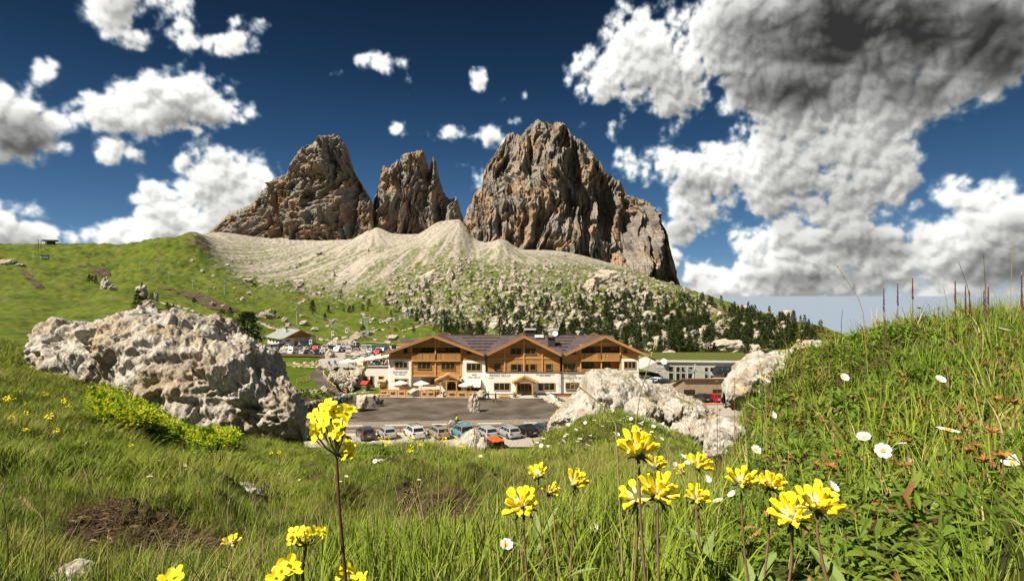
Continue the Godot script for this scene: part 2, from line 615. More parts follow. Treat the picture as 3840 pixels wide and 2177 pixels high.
func palette() -> void:
	var tf := tmat("meadow_turf", Color(0.17, 0.19, 0.045), 0.95, noise_tex(256, 0.05, Color(0.5, 0.52, 0.45), Color(1, 1, 1), 5, 77), 6.0)
	tf.metallic_specular = 0.2
	mat("dark_metal", Color(0.06, 0.04, 0.035), 0.5, 0.6)
	mat("bike_black", Color(0.02, 0.02, 0.021), 0.5)
	mat("alloy_rim", Color(0.42, 0.42, 0.43), 0.35, 0.7)
	mat("tyre_rubber", Color(0.018, 0.018, 0.018), 0.85)
	mat("tail_red", Color(0.42, 0.012, 0.015), 0.2)
	mat("lamp_glass", Color(0.6, 0.62, 0.62), 0.1)
	var gl := mat("car_glass", Color(0.02, 0.026, 0.026), 0.05)
	gl.metallic_specular = 0.7
	gl = mat("window_glass", Color(0.014, 0.018, 0.014), 0.06)
	gl.metallic_specular = 0.6
	mat("zinc_cap", Color(0.62, 0.63, 0.64), 0.4, 0.3)
	mat("dish_white", Color(0.78, 0.78, 0.78), 0.5)
	mat("barge_board", Color(0.46, 0.24, 0.09))
	mat("soffit_board", Color(0.30, 0.15, 0.06))
	mat("post_wood", Color(0.56, 0.31, 0.115))
	mat("beam_wood", Color(0.44, 0.23, 0.085))
	mat("backing_board", Color(0.10, 0.055, 0.025))
	mat("window_trim", Color(0.42, 0.25, 0.11))
	mat("dark_coping", Color(0.12, 0.085, 0.06))
	mat("pale_pole", Color(0.52, 0.36, 0.17), 0.8)
	mat("paper", Color(0.6, 0.55, 0.48))
	mat("menu_dark", Color(0.05, 0.035, 0.03))
	mat("slot_dark", Color(0.12, 0.06, 0.025))
	mat("tan_cloth", Color(0.42, 0.32, 0.18))
	mat("galvanised", Color(0.42, 0.45, 0.46), 0.5, 0.3)
	mat("hut_plank", Color(0.46, 0.20, 0.055), 0.8)
	mat("pale_concrete_edge", Color(0.56, 0.545, 0.51))
	mat("sign_red", Color(0.42, 0.015, 0.02), 0.6)
	mat("cabin_white", Color(0.72, 0.71, 0.66), 0.4)
	mat("toy_green", Color(0.02, 0.14, 0.045), 0.5)
	mat("chair_blue", Color(0.03, 0.10, 0.38), 0.7)
	mat("station_green", Color(0.03, 0.055, 0.045))
	mat("digger_blue", Color(0.03, 0.045, 0.10))
	mat("shutter_brown", Color(0.32, 0.14, 0.05))
	mat("letter_rust", Color(0.33, 0.25, 0.20), 0.8)
	vmat("pine_needles", 0.85, 0.5)
# ---------------------------------------------------------------- terrain
# Profiles of the land along bearings. near: [distance, metres below the eye]; far: [distance, row on the photograph]
const COLUMNS := [
	[-900.0, [[.3, .5], [1, .58], [2, .72], [5, 1.0], [9, 1.2], [15, 1.4], [25, 2.6], [50, 7.0], [80, 10.0]], [[150, 1290], [250, 1210], [400, 1120], [600, 1030], [900, 930], [1000, 938], [1500, 1000], [3000, 1090]]],
	[0.0, [[.3, .5], [1, .60], [1.7, .8], [3, 1.0], [5, 1.2], [9, 1.45], [14, 1.62], [20, 1.8], [30, 3.2], [50, 8.0], [80, 11.0]], [[150, 1270], [250, 1190], [400, 1105], [600, 1010], [800, 945], [900, 922], [1000, 930], [1500, 990], [3000, 1080]]],
	[250.0, [[.3, .5], [1, .62], [1.6, .82], [2.2, 1.0], [2.3, .93], [3, 1.02], [5, 1.28], [9, 1.6], [14, 1.9], [20, 2.5], [50, 9], [80, 12]], [[150, 1285], [250, 1200], [400, 1115], [600, 1020], [800, 945], [900, 915], [1000, 922], [1500, 985], [3000, 1080]]],
	[480.0, [[.3, .5], [1, .62], [1.6, .82], [2.2, 1.0], [2.32, .90], [3, 1.04], [5, 1.4], [8, 1.8], [12, 2.2], [14, 2.4], [20, 3.4], [50, 10], [80, 13]], [[150, 1295], [250, 1210], [400, 1120], [600, 1030], [800, 950], [900, 916], [1000, 922], [1500, 960], [3000, 1080]]],
	[620.0, [[.3, .5], [1, .60], [1.6, .83], [2.4, 1.05], [2.55, .95], [3.5, 1.17], [5, 1.5], [8, 2.08], [11, 2.55], [14, 3.2], [20, 5], [50, 13], [80, 15]], [[150, 1305], [250, 1220], [400, 1130], [600, 1035], [800, 935], [900, 899], [1000, 905], [1500, 945], [3000, 1080]]],
	[720.0, [[.3, .49], [1, .59], [1.7, .84], [2.5, 1.06], [2.65, .97], [4, 1.3], [6, 1.78], [9, 2.4], [11, 2.75], [13, 3.3], [20, 6], [40, 12], [60, 15], [80, 16.5]], [[150, 1315], [250, 1222], [400, 1130], [600, 1045], [800, 950], [900, 905], [1050, 880], [1400, 885], [1700, 905], [3000, 1050]]],
	[820.0, [[.3, .48], [1, .58], [1.7, .84], [2.5, 1.05], [2.65, .98], [4, 1.28], [6, 1.75], [9, 2.4], [11, 2.75], [13, 3.3], [20, 6], [40, 13], [60, 17], [80, 18]], [[120, 1400], [150, 1325], [200, 1268], [250, 1228], [400, 1132], [600, 1050], [800, 985], [1000, 945], [1300, 905], [1600, 872], [2200, 900], [3000, 1050]]],
	[1000.0, [[.3, .47], [1, .56], [1.7, .82], [3, 1.2], [5, 1.66], [7, 2.06], [9, 2.42], [10.5, 2.7], [12, 3.3], [20, 6.6], [40, 14.5], [60, 18.6], [75, 19.2], [95, 19.3]], [[130, 1420], [150, 1365], [163, 1330], [190, 1296], [205, 1282], [260, 1240], [350, 1185], [450, 1140], [600, 1090], [800, 1040], [1100, 975], [1500, 910], [1700, 890], [2300, 920]]],
	[1150.0, [[.3, .46], [1, .55], [1.7, .8], [3, 1.18], [5, 1.65], [7, 2.0], [9, 2.46], [10, 2.8], [12, 3.4], [20, 7], [40, 15], [60, 19.1], [72, 19.4], [110, 19.3]], [[130, 1418], [150, 1362], [163, 1330], [190, 1297], [205, 1283], [260, 1245], [350, 1190], [450, 1146], [600, 1100], [800, 1055], [1100, 985], [1500, 915], [1700, 890], [2300, 900]]],
	[1400.0, [[.3, .45], [1, .53], [2, .86], [3, 1.2], [3.3, 1.10], [5, 1.46], [7, 1.92], [9, 2.42], [10, 2.78], [11, 3], [14, 4.6], [20, 7.6], [40, 16], [58, 19.2], [70, 19.4], [112, 19.4]], [[130, 1418], [150, 1365], [163, 1331], [190, 1298], [205, 1283], [260, 1250], [350, 1203], [450, 1162], [550, 1126], [650, 1090], [800, 1050], [1100, 965], [1500, 892], [1750, 850], [2300, 860]]],
	[1560.0, [[.3, .45], [1, .52], [2, .86], [3, 1.2], [3.25, 1.08], [5, 1.44], [7, 1.90], [9, 2.40], [10, 2.76], [11, 3], [14, 4.6], [20, 7.6], [40, 16], [58, 19.2], [70, 19.4], [112, 19.4]], [[130, 1424], [165, 1340], [200, 1292], [260, 1254], [340, 1215], [430, 1172], [520, 1130], [650, 1070], [800, 1030], [1100, 955], [1500, 902], [1750, 880], [2300, 880]]],
	[1730.0, [[.3, .44], [1, .51], [2, .86], [3, 1.2], [3.3, 1.08], [5, 1.46], [7, 1.98], [9, 2.5], [10, 2.9], [14, 4.8], [20, 7.8], [40, 16.2], [58, 19.2], [70, 19.4], [112, 19.4]], [[130, 1426], [165, 1348], [200, 1302], [260, 1255], [320, 1225], [400, 1180], [500, 1120], [650, 1045], [800, 1000], [1100, 938], [1500, 872], [1750, 822], [2300, 850]]],
	[1880.0, [[.3, .44], [1, .5], [2, .85], [3, 1.17], [3.4, 1.12], [5, 1.5], [7, 2.06], [9, 2.62], [10, 3.05], [14, 5], [20, 8], [40, 16.2], [58, 19.2], [70, 19.4], [112, 19.4]], [[130, 1428], [170, 1348], [200, 1308], [240, 1276], [300, 1240], [400, 1165], [500, 1095], [650, 1030], [850, 985], [1200, 935], [1450, 905], [1600, 893], [2300, 900]]],
	[2080.0, [[.3, .44], [1, .48], [2, .78], [3.5, 1.16], [5, 1.45], [7, 1.75], [8.5, 2.08], [10, 2.9], [14, 4.6], [20, 7.5], [40, 16], [60, 19.2], [70, 19.4], [112, 19.4]], [[130, 1432], [170, 1354], [200, 1312], [240, 1280], [300, 1230], [400, 1145], [500, 1080], [650, 1030], [850, 995], [1200, 962], [1600, 940], [2300, 960]]],
	[2300.0, [[.3, .43], [1, .47], [2, .69], [3.5, 1.07], [5, 1.34], [7, 1.51], [8, 1.68], [9.5, 2.6], [13, 4.2], [18, 4.7], [23, 6], [40, 14], [60, 18.4], [75, 19.4], [112, 19.4]], [[130, 1440], [165, 1365], [190, 1330], [230, 1290], [300, 1220], [400, 1130], [480, 1062], [560, 1040], [700, 1040], [900, 1020], [1300, 1000], [1600, 990], [2300, 1010]]],
	[2450.0, [[.3, .42], [1, .46], [1.9, .66], [3, .98], [5, 1.38], [7, 1.68], [8.3, 1.95], [9.5, 2.7], [13, 4.2], [18, 4.6], [23, 5.6], [40, 13.6], [60, 18], [75, 19.3], [112, 19.4]], [[130, 1440], [165, 1368], [190, 1332], [230, 1290], [300, 1216], [400, 1130], [480, 1072], [560, 1052], [700, 1050], [1000, 1045], [1500, 1045], [1800, 1050], [2600, 1080]]],
	[2600.0, [[.3, .42], [1, .45], [1.8, .64], [3, .98], [5, 1.46], [7, 1.9], [8.5, 2.25], [10, 3], [14, 4.3], [18, 4.6], [22, 5.2], [40, 13], [60, 17], [80, 19], [112, 19.4]], [[130, 1440], [165, 1372], [190, 1334], [230, 1292], [300, 1222], [380, 1158], [480, 1098], [560, 1098], [700, 1106], [1000, 1120], [1500, 1150], [3000, 1500]]],
	[2740.0, [[.3, .41], [.8, .43], [1.4, .53], [2.0, .6], [2.6, .68], [2.9, .9], [3.5, 1.4], [6, 2.3], [12, 4.2], [20, 5.4], [40, 12], [60, 16], [80, 18.4], [112, 19]], [[130, 1440], [165, 1378], [190, 1338], [230, 1298], [300, 1236], [380, 1170], [430, 1140], [480, 1146], [700, 1190], [3000, 1700]]],
	[2860.0, [[.3, .39], [.8, .41], [1.4, .47], [2.0, .47], [2.6, .42], [2.85, .5], [3.5, 1.2], [6, 2.5], [12, 4.2], [20, 5.5], [40, 12], [60, 16], [80, 18], [112, 18.8]], [[130, 1440], [165, 1380], [200, 1345], [250, 1290], [320, 1222], [380, 1177], [420, 1186], [700, 1250], [3000, 1700]]],
	[3050.0, [[.3, .36], [.8, .38], [1.4, .41], [2, .37], [2.7, .27], [3, .38], [4, 1.2], [8, 3], [20, 6], [40, 11], [80, 17], [112, 18]], [[165, 1388], [200, 1350], [250, 1298], [310, 1244], [345, 1222], [400, 1236], [800, 1320], [3000, 1700]]],
	[3300.0, [[.3, .30], [.8, .32], [1.4, .31], [2, .24], [2.6, .19], [3, .28], [4, .8], [8, 2.5], [20, 5], [40, 10], [80, 16]], [[165, 1400], [250, 1320], [350, 1290], [500, 1300], [1000, 1400], [3000, 1700]]],
	[3600.0, [[.3, .24], [.8, .27], [1.3, .26], [1.8, .19], [2.4, .14], [2.8, .18], [4, .6], [8, 2], [20, 4], [40, 9], [80, 15]], [[165, 1390], [250, 1320], [350, 1290], [500, 1300], [1000, 1400], [3000, 1700]]],
	[4000.0, [[.3, .16], [.8, .19], [1.3, .19], [1.8, .14], [2.4, .10], [2.8, .15], [4, .5], [8, 1.7], [20, 3.7], [40, 8.5], [80, 14]], [[165, 1380], [250, 1320], [350, 1290], [500, 1300], [1000, 1400], [3000, 1700]]],
	[4700.0, [[.3, .1], [.8, .12], [1.3, .13], [1.8, .08], [2.4, .04], [2.8, .08], [4, .4], [8, 1.5], [20, 3.5], [40, 8], [80, 14]], [[165, 1380], [250, 1320], [350, 1290], [500, 1300], [1000, 1400], [3000, 1700]]]]
# further bearings near the walls: [bearing, bearing whose near part it shares, far part]
const MORE := [
	[1300.0, 1400.0, [[130, 1418], [163, 1331], [190, 1298], [205, 1283], [260, 1248], [350, 1198], [450, 1156], [600, 1105], [800, 1056], [1100, 978], [1500, 912], [1700, 896], [2300, 900]]],
	[1480.0, 1400.0, [[130, 1421], [163, 1334], [200, 1288], [260, 1252], [350, 1205], [450, 1160], [550, 1122], [650, 1080], [800, 1040], [1100, 968], [1500, 905], [1750, 878], [2300, 900]]],
	[1645.0, 1560.0, [[130, 1425], [165, 1344], [200, 1297], [260, 1254], [340, 1215], [430, 1168], [520, 1120], [650, 1060], [800, 1012], [1100, 940], [1500, 868], [1750, 832], [2300, 850]]],
	[1768.0, 1730.0, [[130, 1426], [165, 1348], [200, 1304], [260, 1260], [320, 1228], [400, 1176], [500, 1112], [650, 1040], [800, 1005], [1100, 955], [1450, 910], [1600, 890], [2300, 880]]],
	[1820.0, 1880.0, [[130, 1427], [165, 1350], [200, 1306], [260, 1264], [320, 1226], [400, 1170], [500, 1104], [650, 1036], [800, 1000], [1100, 952], [1450, 922], [1600, 908], [2300, 910]]],
	[1950.0, 1880.0, [[130, 1430], [170, 1351], [200, 1310], [240, 1278], [300, 1236], [400, 1158], [500, 1090], [650, 1030], [850, 992], [1200, 955], [1450, 940], [1600, 932], [2300, 930]]]]
const TU := 221
const TD := 320
const U0 := -900.0
const U1 := 4700.0
var table := PackedFloat32Array()
var lg0 := log(0.3)
var lg1 := log(3000.0)
func pchip(xs: PackedFloat32Array, ys: PackedFloat32Array, x: float) -> float:
	var n := xs.size()
	if x <= xs[0]: return ys[0]
	if x >= xs[n - 1]: return ys[n - 1]
	var i := xs.bsearch(x) - 1
	i = clampi(i, 0, n - 2)
	var h := xs[i + 1] - xs[i]
	var dl := (ys[i + 1] - ys[i]) / h
	var m0 := dl
	var m1 := dl
	if i > 0:
		var dp := (ys[i] - ys[i - 1]) / (xs[i] - xs[i - 1])
		m0 = 0.0 if dp * dl <= 0.0 else 2.0 * dp * dl / (dp + dl)
	if i < n - 2:
		var dn := (ys[i + 2] - ys[i + 1]) / (xs[i + 2] - xs[i + 1])
		m1 = 0.0 if dn * dl <= 0.0 else 2.0 * dn * dl / (dn + dl)
	var t := (x - xs[i]) / h
	var t2 := t * t
	var t3 := t2 * t
	return ys[i] * (2 * t3 - 3 * t2 + 1) + h * m0 * (t3 - 2 * t2 + t) + ys[i + 1] * (3 * t2 - 2 * t3) + h * m1 * (t3 - t2)
func make_table() -> void:
	var cu := PackedFloat32Array()
	var cv := []
	var all := COLUMNS.duplicate()
	for m in MORE:
		for c in COLUMNS:
			if c[0] == m[1]: all.append([m[0], c[1], m[2]])
	all.sort_custom(func(x, y): return x[0] < y[0])
	for c in all:
		cu.append(c[0])
		var xs := PackedFloat32Array()
		var ys := PackedFloat32Array()
		for q in c[1]:
			xs.append(log(q[0]))
			ys.append(EYE - q[1])
		for q in c[2]:
			xs.append(log(q[0]))
			ys.append(at(c[0], q[1], q[0]).y)
		var col := PackedFloat32Array()
		for k in TD:
			col.append(pchip(xs, ys, lerpf(lg0, lg1, k / (TD - 1.0))))
		cv.append(col)
	table.resize(TU * TD)
	for k in TD:
		var ys := PackedFloat32Array()
		for c in cv: ys.append(c[k])
		for i in TU:
			table[k * TU + i] = pchip(cu, ys, lerpf(U0, U1, i / (TU - 1.0)))
func ground_base(x: float, z: float) -> Array:
	var a := clampf(atan2(x, -z), -0.915, 0.915)
	var r := sqrt(x * x + z * z)
	var d := clampf(r * cos(a), 0.3, 3000.0)
	var u := clampf(1920.0 + F * tan(a), U0, U1)
	var fu := (u - U0) / (U1 - U0) * (TU - 1.0)
	var fd := (log(d) - lg0) / (lg1 - lg0) * (TD - 1.0)
	var i := mini(int(fu), TU - 2)
	var k := mini(int(fd), TD - 2)
	fu -= i
	fd -= k
	var o := k * TU + i
	return [lerpf(lerpf(table[o], table[o + 1], fu), lerpf(table[o + TU], table[o + TU + 1], fu), fd), u, d]
func ground_y(x: float, z: float) -> float:
	var q := ground_base(x, z)
	var y: float = q[0]
	var d: float = q[2]
	var u: float = q[1]
	if d < 40.0:
		var k := minf(1.0, d / 3.0)
		y += k * (0.07 * n_a.get_noise_2d(x * 0.9, z * 0.9) + 0.05 * n_a.get_noise_2d(x * 2.4 + 9.0, z * 2.4))
	elif d > 62.0:
		var flat := sm(62.0, 80.0, d) * (1.0 - sm(195.0, 240.0, d)) * sm(850.0, 1000.0, u) * (1.0 - sm(2560.0, 2800.0, u))
		var amp := minf(d * 0.012, 9.0) * (1.0 - flat) * (1.0 - 0.75 * sm(700.0, 900.0, d) * sm(700.0, 820.0, u))
		if amp > 0.01:
			y += amp * n_b.get_noise_2d(x * 2.2 / (d + 60.0), z * 2.2 / (d + 60.0)) + amp * 0.35 * n_b.get_noise_2d(x * 0.06, z * 0.06)
		if d < 114.0 and x > -60.0 and x < 66.0:
			y = lerpf(y, -0.22, (sm(-60.0, -44.0, x) if d < 89.0 else sm(-40.0, -36.5, x)) * (1.0 - sm(56.0, 64.0, x)) * sm(70.0, 74.0, d) * (1.0 - sm(110.0, 113.0, d)))
	return y
const SCREE := [[-900, 5000], [640, 5000], [720, 1020], [800, 840], [900, 760], [1050, 700], [1200, 690], [1400, 720], [1550, 900], [1730, 930], [1800, 860], [1900, 830], [2000, 860], [2120, 930], [2300, 1200], [2450, 1600], [2560, 5000], [4800, 5000]]
const BOULDERY := [[-900, 5000], [900, 600], [1100, 560], [1400, 520], [1500, 400], [1600, 330], [1800, 280], [2000, 240], [2300, 200], [2550, 190], [2750, 210], [2950, 280], [3200, 5000], [4800, 5000]]
func along(tab: Array, u: float) -> float:
	for i in tab.size() - 1:
		if u <= tab[i + 1][0]:
			return lerpf(tab[i][1], tab[i + 1][1], clampf((u - tab[i][0]) / float(tab[i + 1][0] - tab[i][0]), 0, 1))
	return tab[-1][1]
func ground_color(x: float, z: float, u: float, d: float) -> Color:
	if d < 60.0:
		var t := n_a.get_noise_2d(x * 1.3, z * 1.3)
		var soil := Color(0.075, 0.052, 0.030)
		var moss := Color(0.075, 0.088, 0.022)
		return soil.lerp(moss, sm(-0.35, 0.15, t + 0.25)).lerp(Color(0.045, 0.028, 0.017), bare(u, d))
	var n1 := n_b.get_noise_2d(x * 0.012, z * 0.012)
	var n2 := n_b.get_noise_2d(x * 0.05 + 40.0, z * 0.05)
	var n3 := n_a.get_noise_2d(x * 0.21, z * 0.21)
	var g := Color(0.15, 0.20, 0.022)
	g = g.lerp(Color(0.085, 0.145, 0.016), sm(-0.3, 0.4, n1 + n2 * 0.6 + n3 * 0.3))
	g = g.lerp(Color(0.20, 0.195, 0.045), sm(0.05, 0.6, n2 + n3 * 0.5) * 0.7)
	if d > 93.0 and d < 158.0 and u > 900.0 and u < 1290.0:
		g = g.lerp(Color(0.10, 0.155, 0.014), sm(112.0, 118.0, d) * (0.8 + 0.2 * n3))
		g = g.lerp(Color(0.13, 0.085, 0.05), (1.0 - sm(104.0, 112.0, d)) * sm(1080.0, 1110.0, u) * 0.8)
	g = g * (0.88 + 0.25 * n3)
	if u > 2500.0 and d > 150.0:
		g = g.lerp(Color(0.15, 0.16, 0.03), 0.5)
	var dirt := Color(0.17, 0.115, 0.065)
	g = g.lerp(dirt, sm(0.33, 0.5, n3 * 0.6 + n2 * 0.55) * 0.55 * sm(200, 300, d))
	var bo := sm(along(BOULDERY, u) - 60.0, along(BOULDERY, u) + 60.0, d)
	if bo > 0.0:
		g = g.lerp(Color(0.40, 0.36, 0.30), bo * sm(0.0, 0.35, n3 * 0.7 + n2 * 0.6) * 0.75)
	var sd := along(SCREE, u)
	if d > sd * 0.7:
		var ap: Vector2 = Vector2(1400, 1790) if u < 1520.0 else Vector2(1735, 1790) if u < 1800.0 else Vector2(1877, 1600)
		if u < 1560.0 and d < 1150.0 + (u - 1250.0): ap = Vector2(1735, 1790)
		var fan := (u - ap.x) / maxf(ap.y - d + 40.0, 40.0)
		var streak := n_b.get_noise_2d(fan * 26.0 + ap.x, d * 0.0007)
		var s := sm(-0.10, 0.10, (d - sd) / sd + 0.22 * streak + 0.10 * n2)
		if u < 1120.0: s = maxf(s, 0.0) * sm(-0.5, 0.0, n2 + 0.3)
		var run := n_b.get_noise_2d(fan * 90.0 + ap.x, d * 0.0006 + 50.0)
		var scr := Color(0.55, 0.50, 0.43).lerp(Color(0.30, 0.275, 0.235), sm(-0.2, 0.45, streak * 0.7 + n3 * 0.35 + run * 0.5))
		if u < 1120.0: scr = scr.lerp(Color(0.33, 0.31, 0.28), sm(0.0, 0.5, n3 + n2 * 0.5))
		var tongue := sm(0.0, 0.25, n_b.get_noise_2d(fan * 14.0 + 7.0, d * 0.0016 + 3.0) + 0.12) * (1.0 - sm(1150.0, 1550.0, d))
		s *= 1.0 - 0.85 * tongue * sm(-0.3, 0.1, n2 + 0.2)
		g = g.lerp(scr, s)
	if u > 690.0 and u < 790.0 and d > 850.0 and d < 1100.0:
		g = g.lerp(Color(0.16, 0.115, 0.075), sm(0.0, 0.2, 0.2 + n2))
	return g
func build_ground() -> void:
	make_table()
	var angs := PackedFloat32Array()
	var na := 660
	for i in na:
		angs.append(lerpf(-0.86, 0.86, i / (na - 1.0)))
	for i in 36:
		angs.append(0.86 + (TAU - 1.72) * (i + 1) / 37.0)
	var w := angs.size()
	var h := 680
	var p := PackedVector3Array()
	var c := PackedColorArray()
	p.resize(w * h)
	c.resize(w * h)
	for j in h:
		var r := 0.05 if j == 0 else 0.32 * pow(14000.0 / 0.32, (j - 1.0) / (h - 2.0))
		for i in w:
			var x := sin(angs[i]) * r
			var z := -cos(angs[i]) * r
			p[j * w + i] = Vector3(x, ground_y(x, z), z)
			var q := ground_base(x, z)
			c[j * w + i] = ground_color(x, z, q[1], q[2])
	var m := vmat("meadow_ground", 0.95)
	m.albedo_texture = noise_tex(512, 0.02, Color(0.72, 0.72, 0.70), Color(1.0, 1.0, 1.0), 5, 3)
	m.uv1_triplanar = true
	m.uv1_world_triplanar = true
	m.uv1_scale = Vector3.ONE / 7.0
	structure("ground", grid_mesh(p, c, w, h, true), m)
func ribbon(called: String, pts: Array, width: float, ma: Material, lift := 0.06, step := 1.5) -> void:
	var cv := Curve3D.new()
	for i in pts.size():
		var t: Vector3 = (pts[mini(i + 1, pts.size() - 1)] - pts[maxi(i - 1, 0)]) / 6.0
		cv.add_point(pts[i], -t, t)
	var n := maxi(4, int(cv.get_baked_length() / step))
	var p := PackedVector3Array()
	var k := 7
	for i in n + 1:
		var o := cv.sample_baked(cv.get_baked_length() * i / n)
		var o2 := cv.sample_baked(minf(cv.get_baked_length(), cv.get_baked_length() * i / n + 0.5))
		var o0 := cv.sample_baked(maxf(0.0, cv.get_baked_length() * i / n - 0.5))
		var t := (o2 - o0)
		t.y = 0.0
		var s := t.normalized().cross(Vector3.UP)
		var ww := width * (1.0 + 0.25 * n_a.get_noise_2d(o.x * 0.2, o.z * 0.2))
		for j in k:
			var q := o + s * ww * (j / (k - 1.0) - 0.5)
			q.y = ground_y(q.x, q.z) + lift
			p.append(q)
	structure(called, grid_mesh(p, PackedColorArray(), k, n + 1), ma)
# ---------------------------------------------------------------- limestone towers
const PEAK_A := [[777, 872], [815, 840], [846, 812], [884, 789], [946, 762], [962, 736], [982, 713], [1022, 671], [1036, 660], [1071, 653], [1083, 629], [1087, 606], [1103, 588], [1120, 562], [1138, 546], [1170, 537], [1196, 512], [1219, 504], [1254, 504], [1272, 510], [1286, 526], [1297, 548], [1306, 588], [1321, 633], [1339, 658], [1353, 689], [1371, 718], [1388, 745], [1397, 775], [1402, 830]]
const FOOT_A := [[777, 884], [830, 888], [884, 868], [960, 842], [1000, 884], [1018, 902], [1062, 910], [1152, 916], [1241, 918], [1308, 884], [1362, 852], [1402, 840]]
const PEAK_B := [[1392, 800], [1400, 762], [1404, 736], [1420, 700], [1426, 678], [1432, 630], [1436, 620], [1444, 620], [1460, 629], [1466, 622], [1470, 612], [1478, 608], [1484, 604], [1491, 594], [1497, 606], [1504, 582], [1522, 570], [1549, 568], [1574, 559], [1591, 568], [1596, 588], [1605, 632], [1609, 640], [1614, 602], [1625, 586], [1632, 597], [1638, 629], [1645, 664], [1656, 691], [1665, 722], [1683, 745], [1696, 742], [1704, 736], [1710, 733], [1719, 758], [1726, 790], [1732, 800]]
const FOOT_B := [[1392, 830], [1430, 824], [1460, 848], [1491, 876], [1518, 880], [1560, 866], [1598, 882], [1643, 866], [1679, 830], [1732, 806]]
const PEAK_C := [[1711, 912], [1717, 881], [1732, 843], [1746, 805], [1753, 776], [1770, 757], [1775, 732], [1782, 716], [1801, 704], [1809, 689], [1813, 651], [1826, 610], [1834, 602], [1842, 590], [1852, 579], [1866, 555], [1890, 531], [1898, 502], [1926, 490], [1934, 511], [1941, 499], [1953, 507], [1972, 483], [1994, 463], [2010, 448], [2018, 443], [2035, 456], [2042, 463], [2051, 455], [2073, 463], [2087, 454], [2116, 458], [2131, 478], [2150, 507], [2160, 509], [2181, 523], [2198, 540], [2210, 559], [2229, 574], [2233, 596], [2249, 597], [2260, 622], [2275, 651], [2285, 653], [2297, 653], [2309, 675], [2323, 670], [2335, 694], [2347, 723], [2359, 733], [2371, 733], [2414, 747], [2443, 761], [2467, 800], [2477, 833], [2491, 877], [2515, 930], [2523, 963], [2523.5, 992], [2535, 1026], [2549, 1059], [2556, 1090]]
const FOOT_C := [[1711, 922], [1746, 948], [1809, 926], [1876, 902], [1948, 938], [1996, 956], [2083, 952], [2155, 957], [2193, 970], [2251, 994], [2275, 1014], [2323, 1028], [2400, 1048], [2443, 1070], [2506, 1088], [2556, 1096]]
# relief: [bearing, row, half width, half height, metres towards the viewer]
const RELIEF_A := [[1240, 560, 60, 70, 50], [1190, 640, 130, 26, 40], [1120, 800, 70, 110, 55], [1230, 790, 80, 110, 60], [1330, 760, 45, 120, -50], [960, 800, 70, 60, -30], [1060, 830, 26, 70, -45], [1020, 880, 30, 26, 30]]
const RELIEF_B := [[1450, 720, 34, 110, 30], [1560, 680, 40, 120, 40], [1612, 660, 12, 60, -50], [1640, 740, 50, 80, 50], [1530, 790, 40, 80, 45], [1500, 700, 14, 90, -30], [1690, 800, 40, 50, 35]]
const RELIEF_C := [[1950, 600, 38, 90, 70], [1990, 560, 14, 80, -50], [1905, 560, 22, 80, -30], [1980, 760, 120, 90, 70], [2060, 620, 70, 130, 55], [1875, 840, 14, 60, -60], [1790, 850, 60, 80, 40], [2260, 800, 70, 150, -130], [2150, 700, 30, 160, -45], [2120, 880, 90, 70, 55], [2240, 800, 18, 60, 60], [2300, 960, 50, 60, -60], [2360, 860, 30, 120, -55], [2450, 900, 60, 120, 90], [2200, 900, 60, 80, 20], [2215, 640, 16, 80, 40], [2400, 1010, 60, 40, 40], [2330, 740, 16, 60, 30]]
